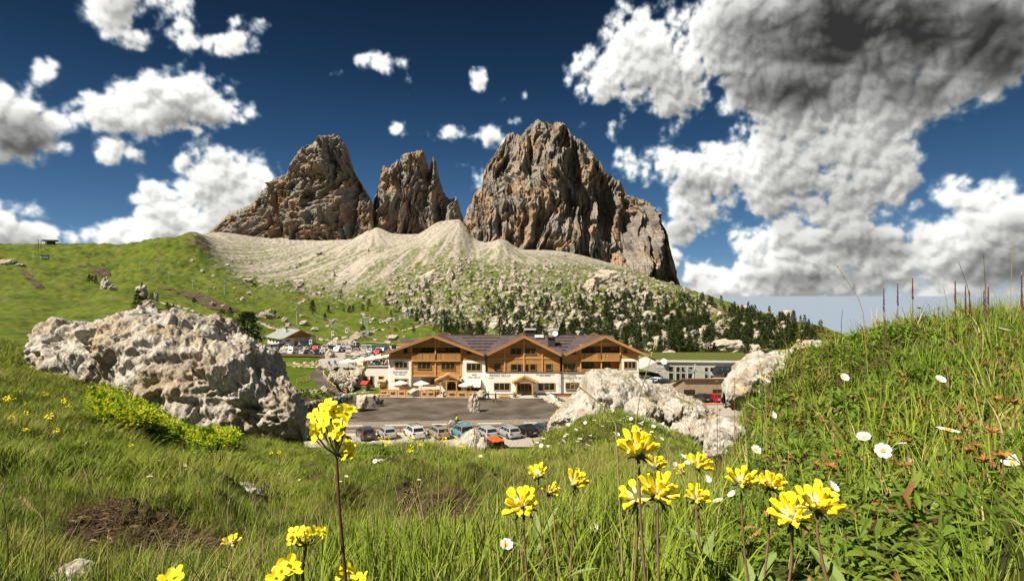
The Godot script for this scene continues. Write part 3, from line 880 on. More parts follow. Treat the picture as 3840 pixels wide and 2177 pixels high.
func build_mountain(called: String, peak: Array, foot: Array, relief: Array, d0: float, lean: float, cols: int, rows: int, sd: float, ma: Material, shelf := 4.0) -> void:
	var u0: float = peak[0][0]
	var u1: float = peak[-1][0]
	var back := 14
	var w := cols
	var h := rows + back
	var p := PackedVector3Array()
	var c := PackedColorArray()
	p.resize(w * h)
	c.resize(w * h)
	var px := d0 / F
	for i in w:
		var fu := lerpf(u0, u1, i / (w - 1.0))
		var top := along(peak, fu)
		var tooth := n_r.get_noise_2d(fu * 0.045 + sd, sd) * 6.0 + n_a.get_noise_2d(fu * 0.3, sd) * 3.0
		var bot := along(foot, fu) + 45.0
		var edge := sm(0.0, 0.05, i / (w - 1.0)) * sm(1.0, 0.95, i / (w - 1.0))
		top += (3.0 - tooth) * edge * sm(10.0, 90.0, bot - 45.0 - top)
		for j in rows:
			var t := j / (rows - 1.0)
			var v := lerpf(bot, top, t)
			var b := at(fu, v, d0 + lean * t)
			var hang := 1.0 - pow(t, 6.0)
			var e := minf(1.0, (1.0 - t) * (bot - top) / 26.0) * (0.3 + 0.7 * edge)
			var x := b.x
			var y := b.y
			var warp := n_b.get_noise_2d(x * 0.004 + sd, y * 0.003) * 70.0
			var gully := n_r.get_noise_2d((x + warp) * 0.0065 + sd, y * (0.0006 + 0.00012 * shelf))
			var rib := n_r.get_noise_2d((x + warp * 0.6) * 0.023 + sd * 2.0, y * (0.0012 + 0.00035 * shelf))
			var rough := n_r.get_noise_2d(x * 0.06 + warp * 0.02, y * 0.016 + sd)
			var ledge := n_b.get_noise_2d(x * 0.003 + sd, (y + warp * 0.2) * 0.045)
			var out := gully * 52.0 + rib * 23.0 + rough * 6.0 + ledge * shelf
			for q in relief:
				var dx: float = (fu - q[0]) / q[2]
				var dy: float = (v - q[1]) / q[3]
				var r2 := dx * dx + dy * dy
				if r2 < 4.0:
					out += q[4] * exp(-r2 * 1.3)
			b.z += out * e
			p[j * w + i] = b
			var oc := n_b.get_noise_2d(x * 0.011 + 31.0 + sd, y * 0.008)
			var st := n_b.get_noise_2d(x * 0.05 + sd, y * 0.007)
			var fi := n_a.get_noise_2d(x * 0.13, y * 0.13)
			var k := Color(0.335, 0.298, 0.258)
			k = k.lerp(Color(0.47, 0.305, 0.17), sm(-0.10, 0.28, oc + 0.25 * (0.55 - t)) * 0.8)
			k = k.lerp(Color(0.24, 0.225, 0.21), sm(0.05, 0.4, st) * 0.6)
			k = k.lerp(Color(0.45, 0.415, 0.365), sm(0.1, 0.45, -st + 0.5 * fi) * 0.5)
			k = k.lerp(Color(0.12, 0.115, 0.11), sm(0.3, 0.55, st + 0.5 * oc) * 0.5)
			c[j * w + i] = k * (1.0 + 0.22 * fi)
		var crest := p[(rows - 1) * w + i]
		var base_y := at(fu, bot, d0).y
		for j in back:
			var t := (j + 1.0) / back
			var q := crest
			q.z -= 260.0 * px * t * (0.5 + 0.5 * edge)
			q.y = lerpf(crest.y, base_y - 40.0, t * t) + 8.0 * n_b.get_noise_2d(q.x * 0.02, q.z * 0.02)
			p[(rows + j) * w + i] = q
			c[(rows + j) * w + i] = Color(0.33, 0.30, 0.26)
	structure(called, grid_mesh(p, c, w, h), ma)
func build_mountains() -> void:
	var m := vmat("dolomite_wall", 0.95)
	m.albedo_texture = noise_tex(512, 0.02, Color(0.60, 0.59, 0.58), Color(1.0, 1.0, 1.0), 5, 8)
	m.uv1_triplanar = true
	m.uv1_world_triplanar = true
	m.uv1_scale = Vector3(1, 0.6, 1) / 60.0
	m.normal_enabled = true
	m.normal_texture = noise_tex(512, 0.025, Color.BLACK, Color.WHITE, 5, 9, true)
	m.normal_scale = 0.5
	build_mountain("mountain", PEAK_A, FOOT_A, RELIEF_A, 1620.0, 210.0, 330, 240, 3.7, m, 11.0)
	build_mountain("mountain", PEAK_B, FOOT_B, RELIEF_B, 1780.0, 190.0, 280, 200, 11.3, m)
	build_mountain("mountain", PEAK_C, FOOT_C, RELIEF_C, 1560.0, 260.0, 480, 320, 23.9, m)
# ---------------------------------------------------------------- the hotel
const HZ := -113.0
func hx(u: float) -> float:
	return (u - 1920.0) / F * -HZ
func hy(v: float) -> float:
	return at(1920.0, v, -HZ).y
func wood_mats() -> Array:
	if mats.has("facade_plank_0"):
		return [mats["facade_plank_0"], mats["facade_plank_1"], mats["facade_plank_2"], mats["facade_plank_3"]]
	var grain := noise_tex(256, 0.02, Color(0.72, 0.70, 0.68), Color(1, 1, 1), 4, 31, false, FastNoiseLite.TYPE_SIMPLEX, 8.0)
	var out := []
	var cs := [Color(0.54, 0.285, 0.098), Color(0.62, 0.345, 0.125), Color(0.46, 0.235, 0.08), Color(0.58, 0.315, 0.11)]
	for i in 4:
		var m := tmat("facade_plank_%d" % i, cs[i], 0.75, grain, 1.0)
		m.uv1_scale = V(0.45, 2.6, 0.45)
		out.append(m)
	return out
func fill_planks(parent: Node, z: float, u0: float, u1: float, y0: float, roof: Callable, holes: Array, hgt := 0.235) -> void:
	var ms := wood_mats()
	var y := y0
	while y < 13.0:
		var yc := y + hgt * 0.5
		var sp: Vector2 = roof.call(y + hgt)
		var a := maxf(hx(u0), sp.x)
		var b := minf(hx(u1), sp.y)
		if b - a < 0.25:
			break
		var spans := [[a, b]]
		for h in holes:
			if yc > h[2] and yc < h[3]:
				var nx := []
				for s in spans:
					if h[1] <= s[0] or h[0] >= s[1]:
						nx.append(s)
						continue
					if h[0] - s[0] > 0.1: nx.append([s[0], h[0]])
					if s[1] - h[1] > 0.1: nx.append([h[1], s[1]])
				spans = nx
		for s in spans:
			var x: float = s[0]
			while x < s[1] - 0.05:
				var e := minf(s[1], x + rng.randf_range(3.2, 6.0))
				if s[1] - e < 0.8: e = s[1]
				bx(parent, "plank", V((x + e) * 0.5, yc, z + rng.randf_range(-0.006, 0.006)), V(e - x - 0.012, hgt - 0.018, 0.05), ms[rng.randi() % 4])
				x = e
		y += hgt
func window(parent: Node, x0: float, x1: float, y0: float, y1: float, z: float, lights: int, trim: Material, called := "window") -> void:
	var w := x1 - x0
	var h := y1 - y0
	var c := V((x0 + x1) * 0.5, (y0 + y1) * 0.5, z)
	var n := bx(parent, called, c + V(0, 0, 0.012), V(w, h, 0.024), mat("window_niche", Color(0.05, 0.035, 0.02)))
	var inv := n.transform.affine_inverse()
	var t := 0.13
	var put := func(nm: String, cc: Vector3, s: Vector3, ma: Material):
		var o := bx(n, nm, Vector3.ZERO, Vector3.ONE, ma)
		o.transform = inv * Transform3D(Basis.from_scale(s), cc)
	put.call("frame", c + V(0, h * 0.5 + t * 0.3, 0.06), V(w + 2.0 * t, t, 0.12), trim)
	put.call("sill", c + V(0, -h * 0.5 - t * 0.3, 0.08), V(w + 2.3 * t, t * 0.8, 0.16), trim)
	for s in [-1.0, 1.0]:
		put.call("frame", c + V(s * (w * 0.5 + t * 0.3), 0, 0.058), V(t, h, 0.116), trim)
	var gl := mat("window_glass", Color(0.014, 0.018, 0.014), 0.06)
	gl.metallic_specular = 0.6
	var pw := w / lights
	for i in lights:
		var px := x0 + pw * (i + 0.5)
		put.call("pane", V(px, c.y, z + 0.034), V(pw - 0.09, h - 0.1, 0.012), gl)
		if i > 0:
			put.call("mullion", V(x0 + pw * i, c.y, z + 0.05), V(0.09, h, 0.07), trim)
func lettering(parent: Node, text: String, u: float, v: float, z: float, cap: float, ma: Material, wide := 1.0, depth := 0.03) -> void:
	var tm := TextMesh.new()
	var f := SystemFont.new()
	f.font_names = PackedStringArray(["Droid Sans"])
	f.font_weight = 500
	tm.font = f
	tm.text = text
	tm.font_size = 48
	tm.pixel_size = cap / 34.5
	tm.depth = depth
	var o := mi("lettering", tm, ma, parent)
	o.position = V(at(u, v, -z).x, at(u, v, -z).y, z)
	o.scale = V(wide, 1, 1)
func roof_slab(parent: Node, ridge_a: Vector3, ridge_b: Vector3, eave_b: Vector3, eave_a: Vector3, thick: float, cols: int, rows: int, ma: Array, soffit: Material) -> void:
	var nrm := (eave_a - ridge_a).cross(ridge_b - ridge_a).normalized()
	if nrm.y < 0: nrm = -nrm
	var b := B.new()
	var lo := -nrm * thick
	var q := [ridge_a, ridge_b, eave_b, eave_a]
	var flip: bool = (q[1] - q[0]).cross(q[2] - q[0]).dot(nrm) < 0
	if flip: q = [eave_a, eave_b, ridge_b, ridge_a]
	b.quad(q[0], q[1], q[2], q[3])
	b.quad(q[3] + lo, q[2] + lo, q[1] + lo, q[0] + lo)
	for i in 4:
		var i2 := (i + 1) % 4
		b.quad(q[i] + lo, q[i2] + lo, q[i2], q[i])
	var slab := mi("roof", b.mesh(), soffit, parent)
	for r in rows:
		var t0 := float(r) / rows
		var t1 := float(r + 1) / rows
		for k in cols:
			var s0 := float(k) / cols
			var s1 := float(k + 1) / cols
			var p0 := ridge_a.lerp(ridge_b, s0).lerp(eave_a.lerp(eave_b, s0), t0)
			var p1 := ridge_a.lerp(ridge_b, s1).lerp(eave_a.lerp(eave_b, s1), t0)
			var p2 := ridge_a.lerp(ridge_b, s1).lerp(eave_a.lerp(eave_b, s1), t1)
			var p3 := ridge_a.lerp(ridge_b, s0).lerp(eave_a.lerp(eave_b, s0), t1)
			var gap := (p1 - p0) * 0.012
			var m := B.new()
			var up0 := nrm * 0.012
			var up1 := nrm * 0.055
			var a := [p0 + gap + up0, p1 - gap + up0, p2 - gap + up1, p3 + gap + up1]
			if (a[1] - a[0]).cross(a[2] - a[0]).dot(nrm) < 0: a = [a[3], a[2], a[1], a[0]]
			m.quad(a[0], a[1], a[2], a[3])
			for i in 4:
				var i2 := (i + 1) % 4
				m.quad(a[i] - nrm * 0.05, a[i2] - nrm * 0.05, a[i2], a[i])
			mi("roof_sheet", m.mesh(), ma[rng.randi() % ma.size()], slab)
func gable_roof(parent: Node, ua: float, ur: float, ub: float, vr: float, va: float, vb: float, z0: float, z1: float, ma: Array, rows: int) -> void:
	var x_r := hx(ur)
	var y_r := hy(vr)
	var soff := mat("soffit_board", Color(0.30, 0.15, 0.06))
	for e in [[ua, va], [ub, vb]]:
		var x_e := hx(e[0])
		var y_e := hy(e[1])
		roof_slab(parent, V(x_r, y_r, z0), V(x_r, y_r - 0.8, z1), V(x_e, y_e - 0.8, z1), V(x_e, y_e, z0), 0.16, 12, rows, ma, soff)
		bar(parent, "barge_board", V(x_r, y_r - 0.24, z0 + 0.04), V(x_e, y_e - 0.24, z0 + 0.04), 0.08, 0.42, mat("barge_board", Color(0.36, 0.19, 0.08)))
		bar(parent, "barge_board", V(x_r, y_r - 0.08, z0 + 0.10), V(x_e, y_e - 0.08, z0 + 0.10), 0.05, 0.16, mat("barge_board", Color(0.36, 0.19, 0.08)))
		for t in [0.12, 0.5, 0.88]:
			var p := V(x_r, y_r, 0).lerp(V(x_e, y_e, 0), t)
			bx(parent, "purlin", V(p.x, p.y - 0.42, z0 - 0.85), V(0.2, 0.26, 1.6), mat("beam_wood", Color(0.33, 0.17, 0.065)))
func railing(parent: Node, x0: float, x1: float, y0: float, y1: float, z: float) -> void:
	var ms := wood_mats()
	var r := bx(parent, "railing", V((x0 + x1) * 0.5, y1 + 0.02, z), V(x1 - x0, 0.09, 0.12), ms[1])
	var inv := r.transform.affine_inverse()
	var lo := bx(r, "rail", Vector3.ZERO, Vector3.ONE, ms[1])
	lo.transform = inv * Transform3D(Basis.from_scale(V(x1 - x0, 0.12, 0.1)), V((x0 + x1) * 0.5, y0 + 0.06, z))
	var n := int((x1 - x0) / 0.2)
	for i in n:
		var x := lerpf(x0, x1, (i + 0.5) / n)
		var s := bx(r, "slat", Vector3.ZERO, Vector3.ONE, ms[rng.randi() % 4])
		var cut := i % 7 == 3
		s.transform = inv * Transform3D(Basis.from_scale(V(0.10 if cut else 0.175, y1 - y0 - 0.14, 0.035)), V(x, (y0 + y1) * 0.5 + 0.03, z))
func porch(parent: Node, ua: float, ur: float, ub: float, vr: float, ve: float, posts: Array, zf: float, zb: float, foot_v: float) -> void:
	var ms := [mat("porch_shingle_a", Color(0.50, 0.30, 0.13)), mat("porch_shingle_b", Color(0.56, 0.36, 0.17)), mat("porch_shingle_c", Color(0.46, 0.27, 0.11))]
	var bw := mat("beam_wood", Color(0.33, 0.17, 0.065))
	var d := -zf
	var r := at(ur, vr, d)
	for e in [ua, ub]:
		var q := at(e, ve, d)
		roof_slab(parent, V(r.x, r.y, zf), V(r.x, r.y, zb), V(q.x, q.y, zb), V(q.x, q.y, zf), 0.1, 8, 5, ms, bw)
		bar(parent, "barge_board", V(r.x, r.y - 0.14, zf + 0.05), V(q.x, q.y - 0.14, zf + 0.05), 0.07, 0.26, bw)
	var ty := at(ua, ve, d).y
	bar(parent, "tie_beam", V(at(ua, ve, d).x + 0.4, ty - 0.12, zf - 0.25), V(at(ub, ve, d).x - 0.4, ty - 0.12, zf - 0.25), 0.2, 0.22, bw)
	bx(parent, "king_post", V(r.x, (r.y + ty) * 0.5 - 0.1, zf - 0.25), V(0.16, r.y - ty - 0.2, 0.16), bw)
	for p in posts:
		var x := at(p, ve, d).x
		bx(parent, "post", V(x, ty * 0.5 - 0.1, zf - 0.25), V(0.2, ty - 0.1, 0.2), mat("post_wood", Color(0.42, 0.23, 0.09)))
		for s in [-1.0, 1.0]:
			bar(parent, "brace", V(x, ty - 0.8, zf - 0.25), V(x + s * 0.5, ty - 0.15, zf - 0.25), 0.1, 0.1, bw)
func build_hotel() -> void:
	var h := thing("hotel", "large alpine hotel with three timber gables above a white ground floor", "hotel")
	var white := tmat("white_plaster", Color(0.80, 0.785, 0.75), 0.9, noise_tex(256, 0.03, Color(0.93, 0.925, 0.91), Color(1, 1, 1), 4, 61), 3.0)
	var trim := mat("window_trim", Color(0.42, 0.25, 0.11))
	var trim2 := mat("window_trim_brown", Color(0.30, 0.15, 0.055))
	var dark := mat("backing_board", Color(0.10, 0.055, 0.025))
	var post := mat("post_wood", Color(0.42, 0.23, 0.09))
	var sheet := [mat("roof_sheet_a", Color(0.105, 0.075, 0.078), 0.55), mat("roof_sheet_b", Color(0.12, 0.085, 0.088), 0.5), mat("roof_sheet_c", Color(0.09, 0.066, 0.07), 0.6)]
	for m in sheet: m.metallic_specular = 0.5
	var ms := wood_mats()
	var zb := HZ - 15.0
	var gables := [[1433.0, 1627.5, 1821.0, 1254.0, 1325.0, 1326.0], [1821.0, 1965.5, 2108.0, 1256.0, 1326.0, 1327.0], [2108.0, 2267.6, 2427.5, 1256.0, 1327.0, 1328.6]]
	var walls := [[1457.7, 1823.5], [1823.5, 2103.0], [2103.0, 2395.5]]
	for i in 3:
		var g: Array = gables[i]
		var poly := PackedVector2Array([Vector2(hx(walls[i][0]) + 0.03, 0.0), Vector2(hx(walls[i][1]) - 0.03, 0.0)])
		var slope_r := (hy(g[5]) - hy(g[3])) / (hx(g[2]) - hx(g[1]))
		var slope_l := (hy(g[4]) - hy(g[3])) / (hx(g[1]) - hx(g[0]))
		poly.append(Vector2(hx(walls[i][1]) - 0.03, hy(g[3]) + slope_r * (hx(walls[i][1]) - hx(g[1])) - 0.4))
		poly.append(Vector2(hx(g[1]), hy(g[3]) - 0.4))
		poly.append(Vector2(hx(walls[i][0]) + 0.03, hy(g[3]) + slope_l * (hx(g[1]) - hx(walls[i][0])) - 0.4))
		var b := B.new()
		b.prism(poly, zb, HZ - 1.45)
		mi("core_wall", b.mesh(), dark if i != 1 else dark, h)
		gable_roof(h, g[0], g[1], g[2], g[3], g[4], g[5], HZ + 1.3, HZ - 9.5, sheet, 7)
	var ry := at(1920.0, 1257.5, 122.0).y
	var ex := hy(1326.0) - 0.05
	roof_slab(h, V(hx(1570), ry, HZ - 9.0), V(hx(2330), ry, HZ - 9.0), V(hx(2330), ex, HZ - 0.3), V(hx(1570), ex, HZ - 0.3), 0.2, 34, 7, sheet, dark)
	roof_slab(h, V(hx(1570), ry, HZ - 9.0), V(hx(2330), ry, HZ - 9.0), V(hx(2330), ex, HZ - 18.0), V(hx(1570), ex, HZ - 18.0), 0.2, 6, 3, sheet, dark)
	bx(h, "ridge_cap", V(hx(1950), ry + 0.09, HZ - 9.0), V(hx(2330) - hx(1570), 0.1, 0.35), sheet[2])
	for k in 5:
		var t := (k + 1.0) / 6.0
		var y := lerpf(ry, ex, t) + 0.16
		var z := lerpf(HZ - 9.0, HZ - 0.3, t)
		var inset := 1.4 + 5.2 * (t)
		for r in [[1690.0, 1905.0], [2030.0, 2205.0]]:
			var a := hx(r[0]) + inset * 0.75
			var e := hx(r[1]) - inset * 0.75
			if e > a: bx(h, "snow_guard", V((a + e) * 0.5, y, z), V(e - a, 0.14, 0.05), mat("snow_guard", Color(0.03, 0.022, 0.022), 0.5))
	var roofs := []
	for g in gables:
		var gg: Array = g
		roofs.append(func(y: float) -> Vector2:
			var t := clampf((hy(gg[3]) - 0.28 - y) / (hy(gg[3]) - hy(gg[4])), 0.0, 1.0)
			return Vector2(lerpf(hx(gg[1]), hx(gg[0]), t), lerpf(hx(gg[1]), hx(gg[2]), t)))
	var log_a := [hx(1543.5), hx(1730), hy(1350.0), hy(1299.0)]
	fill_planks(h, HZ, 1458.5, 1543.4, hy(1345.7), roofs[0], [])
	fill_planks(h, HZ, 1543.4, 1730.0, hy(1408.0), roofs[0], [log_a])
	fill_planks(h, HZ, 1730.0, 1822.8, hy(1351.0), roofs[0], [])
	fill_planks(h, HZ, 1824.0, 2102.5, hy(1394.0), roofs[1], [])
	var log_b := [hx(2177.0), hx(2324.0), hy(1349.0), hy(1293.0)]
	var log_c := [hx(2177.0), hx(2324.0), hy(1408.0), hy(1352.5)]
	fill_planks(h, HZ, 2103.5, 2177.0, hy(1394.0), roofs[2], [])
	fill_planks(h, HZ, 2177.0, 2328.0, hy(1410.0), roofs[2], [log_b, log_c])
	fill_planks(h, HZ, 2328.0, 2395.0, hy(1345.0), roofs[2], [])
	for l in [log_a, log_b, log_c]:
		var none := func(_y: float) -> Vector2: return Vector2(l[0], l[1])
		var yy: float = l[2]
		while yy < l[3] - 0.1:
			bx(h, "plank", V((l[0] + l[1]) * 0.5, yy + 0.12, HZ - 1.35), V(l[1] - l[0], 0.215, 0.05), ms[rng.randi() % 4])
			yy += 0.235
		bx(h, "balcony_floor", V((l[0] + l[1]) * 0.5, l[2] - 0.1, HZ - 0.5), V(l[1] - l[0], 0.18, 1.9), post)
		for x in [l[0] + 0.05, l[1] - 0.05]:
			bx(h, "side_wall", V(x, (l[2] + l[3]) * 0.5, HZ - 0.7), V(0.1, l[3] - l[2], 1.3), ms[2])
		var mid: float = (l[0] + l[1]) * 0.5 if l == log_a else hx(2254.0)
		railing(h, l[0] + 0.1, mid - 0.15, l[2] + 0.05, l[2] + 1.32, HZ + 0.42)
		railing(h, mid + 0.15, l[1] - 0.1, l[2] + 0.05, l[2] + 1.32, HZ + 0.42)
	for w in [[1580, 1626, 1303, 1326, log_a], [1667, 1718, 1304, 1327, log_a]]:
		window(h, hx(w[0]), hx(w[1]), hy(w[3]), hy(w[2]), HZ - 1.3, 3, trim2)
	for w in [[2180, 2230, 1304, 1326], [2257, 2294, 1304, 1326], [2183, 2230, 1359, 1382], [2257, 2293, 1359, 1382]]:
		window(h, hx(w[0]), hx(w[1]), hy(w[3] + 14), hy(w[2]), HZ - 1.3, 3, trim2)
	for p in [[1633, 1262, 1410], [1544, 1297, 1410], [1729.5, 1297, 1410], [1964.5, 1262, 1394], [1893, 1296, 1394], [2033.5, 1296, 1394], [2254.5, 1262, 1410], [2177, 1293, 1410], [2326, 1293, 1410], [2229, 1276, 1296], [1647, 1270, 1299]]:
		bx(h, "post", V(hx(p[0]), (hy(p[1]) + hy(p[2])) * 0.5, HZ + 0.1), V(0.24, hy(p[1]) - hy(p[2]), 0.2), post)
	for p in [[1545, 1729, 1299], [1582, 1680, 1288], [2178, 2325, 1294], [2225, 2300, 1286], [1830, 2100, 1343], [1458, 1543, 1344], [1543, 1730, 1409], [2177, 2325, 1410]]:
		bx(h, "beam", V((hx(p[0]) + hx(p[1])) * 0.5, hy(p[2]), HZ + 0.07), V(hx(p[1]) - hx(p[0]), 0.16, 0.12), post)
	for w in [[1566.5, 1615, 1358, 1382, 3], [1655.5, 1705, 1360, 1384.6, 3], [1514, 1529, 1305.5, 1323.6, 1], [1750, 1768, 1310, 1327, 1], [1916, 1955, 1305.5, 1327, 2], [1970, 2009, 1305.5, 1327, 2], [1857, 1879, 1364, 1386, 1], [2046.7, 2068, 1364, 1385, 1], [1916, 1939, 1365, 1387, 1], [1988, 2009, 1365, 1387, 1], [2112, 2158.5, 1363, 1385, 3], [2142, 2162, 1314, 1328, 1], [2337, 2352, 1308.5, 1325, 1]]:
		window(h, hx(w[0]), hx(w[1]), hy(w[3]), hy(w[2]), HZ + 0.03, w[4], trim2)
	for w in [[1941, 1956], [1969, 1983]]:
		window(h, hx(w[0]), hx(w[1]), hy(1394), hy(1365), HZ + 0.03, 1, trim2, "balcony_door")
	var wb := func(u0: float, u1: float, v0: float, z: float, deep: float):
		bx(h, "plaster_wall", V((hx(u0) + hx(u1)) * 0.5, hy(v0) * 0.5, z - deep * 0.5), V(hx(u1) - hx(u0), hy(v0), deep), white)
	wb.call(1457.7, 1543.4, 1345.7, HZ + 0.12, 1.8)
	wb.call(1543.4, 1730.0, 1409.0, HZ - 0.9, 0.7)
	wb.call(1730.0, 1823.3, 1351.0, HZ + 0.12, 1.8)
	wb.call(2328.6, 2395.5, 1345.0, HZ + 0.12, 1.8)
	wb.call(2177.0, 2328.6, 1411.0, HZ - 0.5, 1.0)
	wb.call(1823.5, 2103.0, 1394.5, HZ + 0.9, 2.4)
	wb.call(2103.0, 2186.8, 1393.0, HZ + 0.8, 2.3)
	bx(h, "coping", V((hx(1823) + hx(2187)) * 0.5, hy(1393.6), HZ - 0.2), V(hx(2187) - hx(1823), 0.1, 2.4), mat("dark_coping", Color(0.12, 0.085, 0.06)))
	bx(h, "plinth", V((hx(1824) + hx(2186)) * 0.5, 0.1, HZ + 0.93), V(hx(2186) - hx(1824), 0.2, 0.08), mat("dark_plinth", Color(0.10, 0.08, 0.065)))
	for w in [[1482.4, 1528, 1356.6, 1378, 3], [1482, 1528, 1420, 1444, 3], [1751, 1803, 1361.5, 1388, 3], [2340, 2383, 1355, 1380, 3]]:
		window(h, hx(w[0]), hx(w[1]), hy(w[3]), hy(w[2]), HZ + 0.12, w[4], trim)
	for w in [[1854, 1911, 1433.4, 1458.8, 3], [2019, 2078, 1433.4, 1458.8, 3], [2120, 2170, 1432, 1455.5, 3]]:
		window(h, hx(w[0]), hx(w[1]), hy(w[3]), hy(w[2]), HZ + 0.9, w[4], trim)
	window(h, hx(1579.7), hx(1626), hy(1444), hy(1419), HZ - 0.9, 3, trim)
	window(h, hx(1752.8), hx(1802), 0.5, hy(1424), HZ + 0.12, 4, trim, "bar_window")
	window(h, hx(1677), hx(1706), 0.1, hy(1425), HZ - 0.9, 2, trim2, "glass_door")
	window(h, hx(1709), hx(1729), 0.1, hy(1428), HZ - 0.9, 1, trim2, "glass_door")
	window(h, hx(1939), hx(1994), 0.12, hy(1434.5), HZ + 0.9, 4, trim2, "entrance_door")
	porch(h, 1629.0, 1680.0, 1730.0, 1401.5, 1426.0, [1650, 1673.5, 1711.5], HZ + 2.4, HZ - 0.9, 1462)
	porch(h, 1920.0, 1966.0, 2016.0, 1409.0, 1433.0, [1936.5, 1996.5], HZ + 2.9, HZ + 0.9, 1484)
	for u in [1822.0, 2101.0, 2104.5]:
		var b := B.new()
		b.rod(V(hx(u), 0.2 if u > 2000.0 else hy(1394), HZ + 1.02 if u > 2102.0 else HZ + 0.2), V(hx(u), hy(1331) if u < 2104.0 else hy(1394), HZ + 1.02 if u > 2102.0 else HZ + 0.2), 0.09, 0.09, 8)
		if u < 2104.0: b.rod(V(hx(u), hy(1331), HZ + 0.2), V(hx(u) + 0.1, hy(1326), HZ + 1.3), 0.09, 0.1, 8)
		mi("downpipe", b.mesh(), mat("dark_metal", Color(0.06, 0.04, 0.035), 0.5, 0.6), h)
	for u in [1821.0, 2108.0]:
		bx(h, "rain_head", V(hx(u), hy(1329), HZ + 1.5), V(0.5, 0.4, 0.5), mat("dark_metal", Color(0.06, 0.04, 0.035), 0.5, 0.6))
	var ink := mat("sign_letter", Color(0.13, 0.115, 0.10), 0.6)
	lettering(h, "RISTORANTE", 1500.5, 1394.5, HZ + 0.14, 0.34, ink, 1.08)
	lettering(h, "\"AL SELLA\"", 1500.5, 1403.0, HZ + 0.14, 0.34, ink, 1.05)
	lettering(h, "BAR", 1778.5, 1404.5, HZ + 0.14, 0.34, ink, 1.1)
	lettering(h, "\"DEL SELLA\"", 1779, 1414.0, HZ + 0.14, 0.34, ink, 1.05)
	lettering(h, "PASSO SELLA", 1875, 1407.0, HZ + 0.92, 0.46, ink, 1.12)
	lettering(h, "m. 2180", 1841, 1417.0, HZ + 0.92, 0.17, ink)
	lettering(h, "DOLOMITI MOUNTAIN", 2044, 1404.0, HZ + 0.92, 0.19, ink, 1.35)
	lettering(h, "RESORT ★ ★ ★ ★", 2044, 1408.8, HZ + 0.92, 0.16, ink, 1.3)
	lettering(h, "HOTEL", 2145, 1407.5, HZ + 0.82, 0.38, ink, 1.1)
	lettering(h, "RISTORANTE BAR", 2145, 1416.5, HZ + 0.82, 0.38, ink, 1.1)
	lettering(h, "PASSO SELLA", 2364, 1395.0, HZ + 0.14, 0.34, ink, 1.1)
	lettering(h, "m. 2180", 2364, 1404.0, HZ + 0.14, 0.3, ink, 1.0)
	var cm := mat("chimney_metal", Color(0.05, 0.037, 0.035), 0.55)
	var chimney := func(u0: float, u1: float, v0: float, v1: float, z: float, cap: Material):
		var a := at(u0, v0, -z)
		var e := at(u1, v1, -z)
		var c := bx(h, "chimney", V((a.x + e.x) * 0.5, (a.y + e.y) * 0.5 - 0.4, z), V(e.x - a.x, a.y - e.y + 0.8, e.x - a.x), cm)
		var inv := c.transform.affine_inverse()
		var k := bx(c, "cap", Vector3.ZERO, Vector3.ONE, cap)
		k.transform = inv * Transform3D(Basis.from_scale(V((e.x - a.x) * 1.35, 0.22, (e.x - a.x) * 1.35)), V((a.x + e.x) * 0.5, a.y + 0.12, z))
		for s in 5:
			var f := bx(c, "seam", Vector3.ZERO, Vector3.ONE, mat("chimney_seam", Color(0.09, 0.07, 0.065), 0.5))
			f.transform = inv * Transform3D(Basis.from_scale(V(0.04, a.y - e.y + 0.7, 0.03)), V(lerpf(a.x, e.x, (s + 0.5) / 5.0), (a.y + e.y) * 0.5 - 0.4, z + (e.x - a.x) * 0.5 + 0.01))
	chimney.call(1763, 1776, 1246, 1264, HZ - 9.0, cm)
	chimney.call(1971, 2004, 1236, 1262, HZ - 9.5, mat("zinc_cap", Color(0.62, 0.63, 0.64), 0.4, 0.3))
	chimney.call(2009, 2018, 1247, 1258, HZ - 10.0, cm)
	chimney.call(2055, 2081, 1266, 1305, HZ - 4.0, cm)
	chimney.call(2083, 2094, 1250, 1268, HZ - 9.0, cm)
	for u in [2063.0, 2070.0]:
		var b := B.new()
		var p := at(u, 1266, -HZ + 4.0)
		b.rod(p, p + V(0, 0.45, 0), 0.1, 0.1, 8)
		b.lathe(p + V(0, 0.45, 0), [[0.16, 0], [0.16, 0.08], [0.0, 0.16]], 8)
		mi("flue", b.mesh(), mats.zinc_cap, h)
	var sl := at(2022, 1262, -HZ + 7.5)
	bx(h, "skylight", sl + V(0, 0.1, 0), V(1.9, 0.12, 1.3), mats.zinc_cap, Basis(Vector3.RIGHT, 0.38))
	roof_slab(h, V(hx(1492), hy(1279), HZ - 5.0), V(hx(1600), hy(1279), HZ - 5.0), V(hx(1600), hy(1291), HZ - 1.6), V(hx(1484), hy(1291), HZ - 1.6), 0.25, 8, 3, sheet, dark)
	bar(h, "barge_board", V(hx(1484), hy(1291) - 0.1, HZ - 1.55), V(hx(1600), hy(1291) - 0.1, HZ - 1.55), 0.08, 0.34, mats.barge_board)
	bx(h, "vent_box", at(1477, 1300, 117.0), V(0.8, 0.8, 0.8), mats.dark_metal)
	for p in [[1466, 1422], [1536, 1422]]:
		bar(h, "lamp_arm", at(p[0], p[1], -HZ - 0.2), at(p[0] + 3, p[1] + 6, -HZ - 0.5), 0.06, 0.06, mats.zinc_cap)
	bar(h, "lamp_arm", at(2087, 1432, -HZ - 0.95), at(2095, 1438, -HZ - 1.2), 0.06, 0.06, mats.zinc_cap)
	var cloth := mat("awning_cloth", Color(0.72, 0.64, 0.50), 0.9)
	var ab := B.new()
	var n := 16
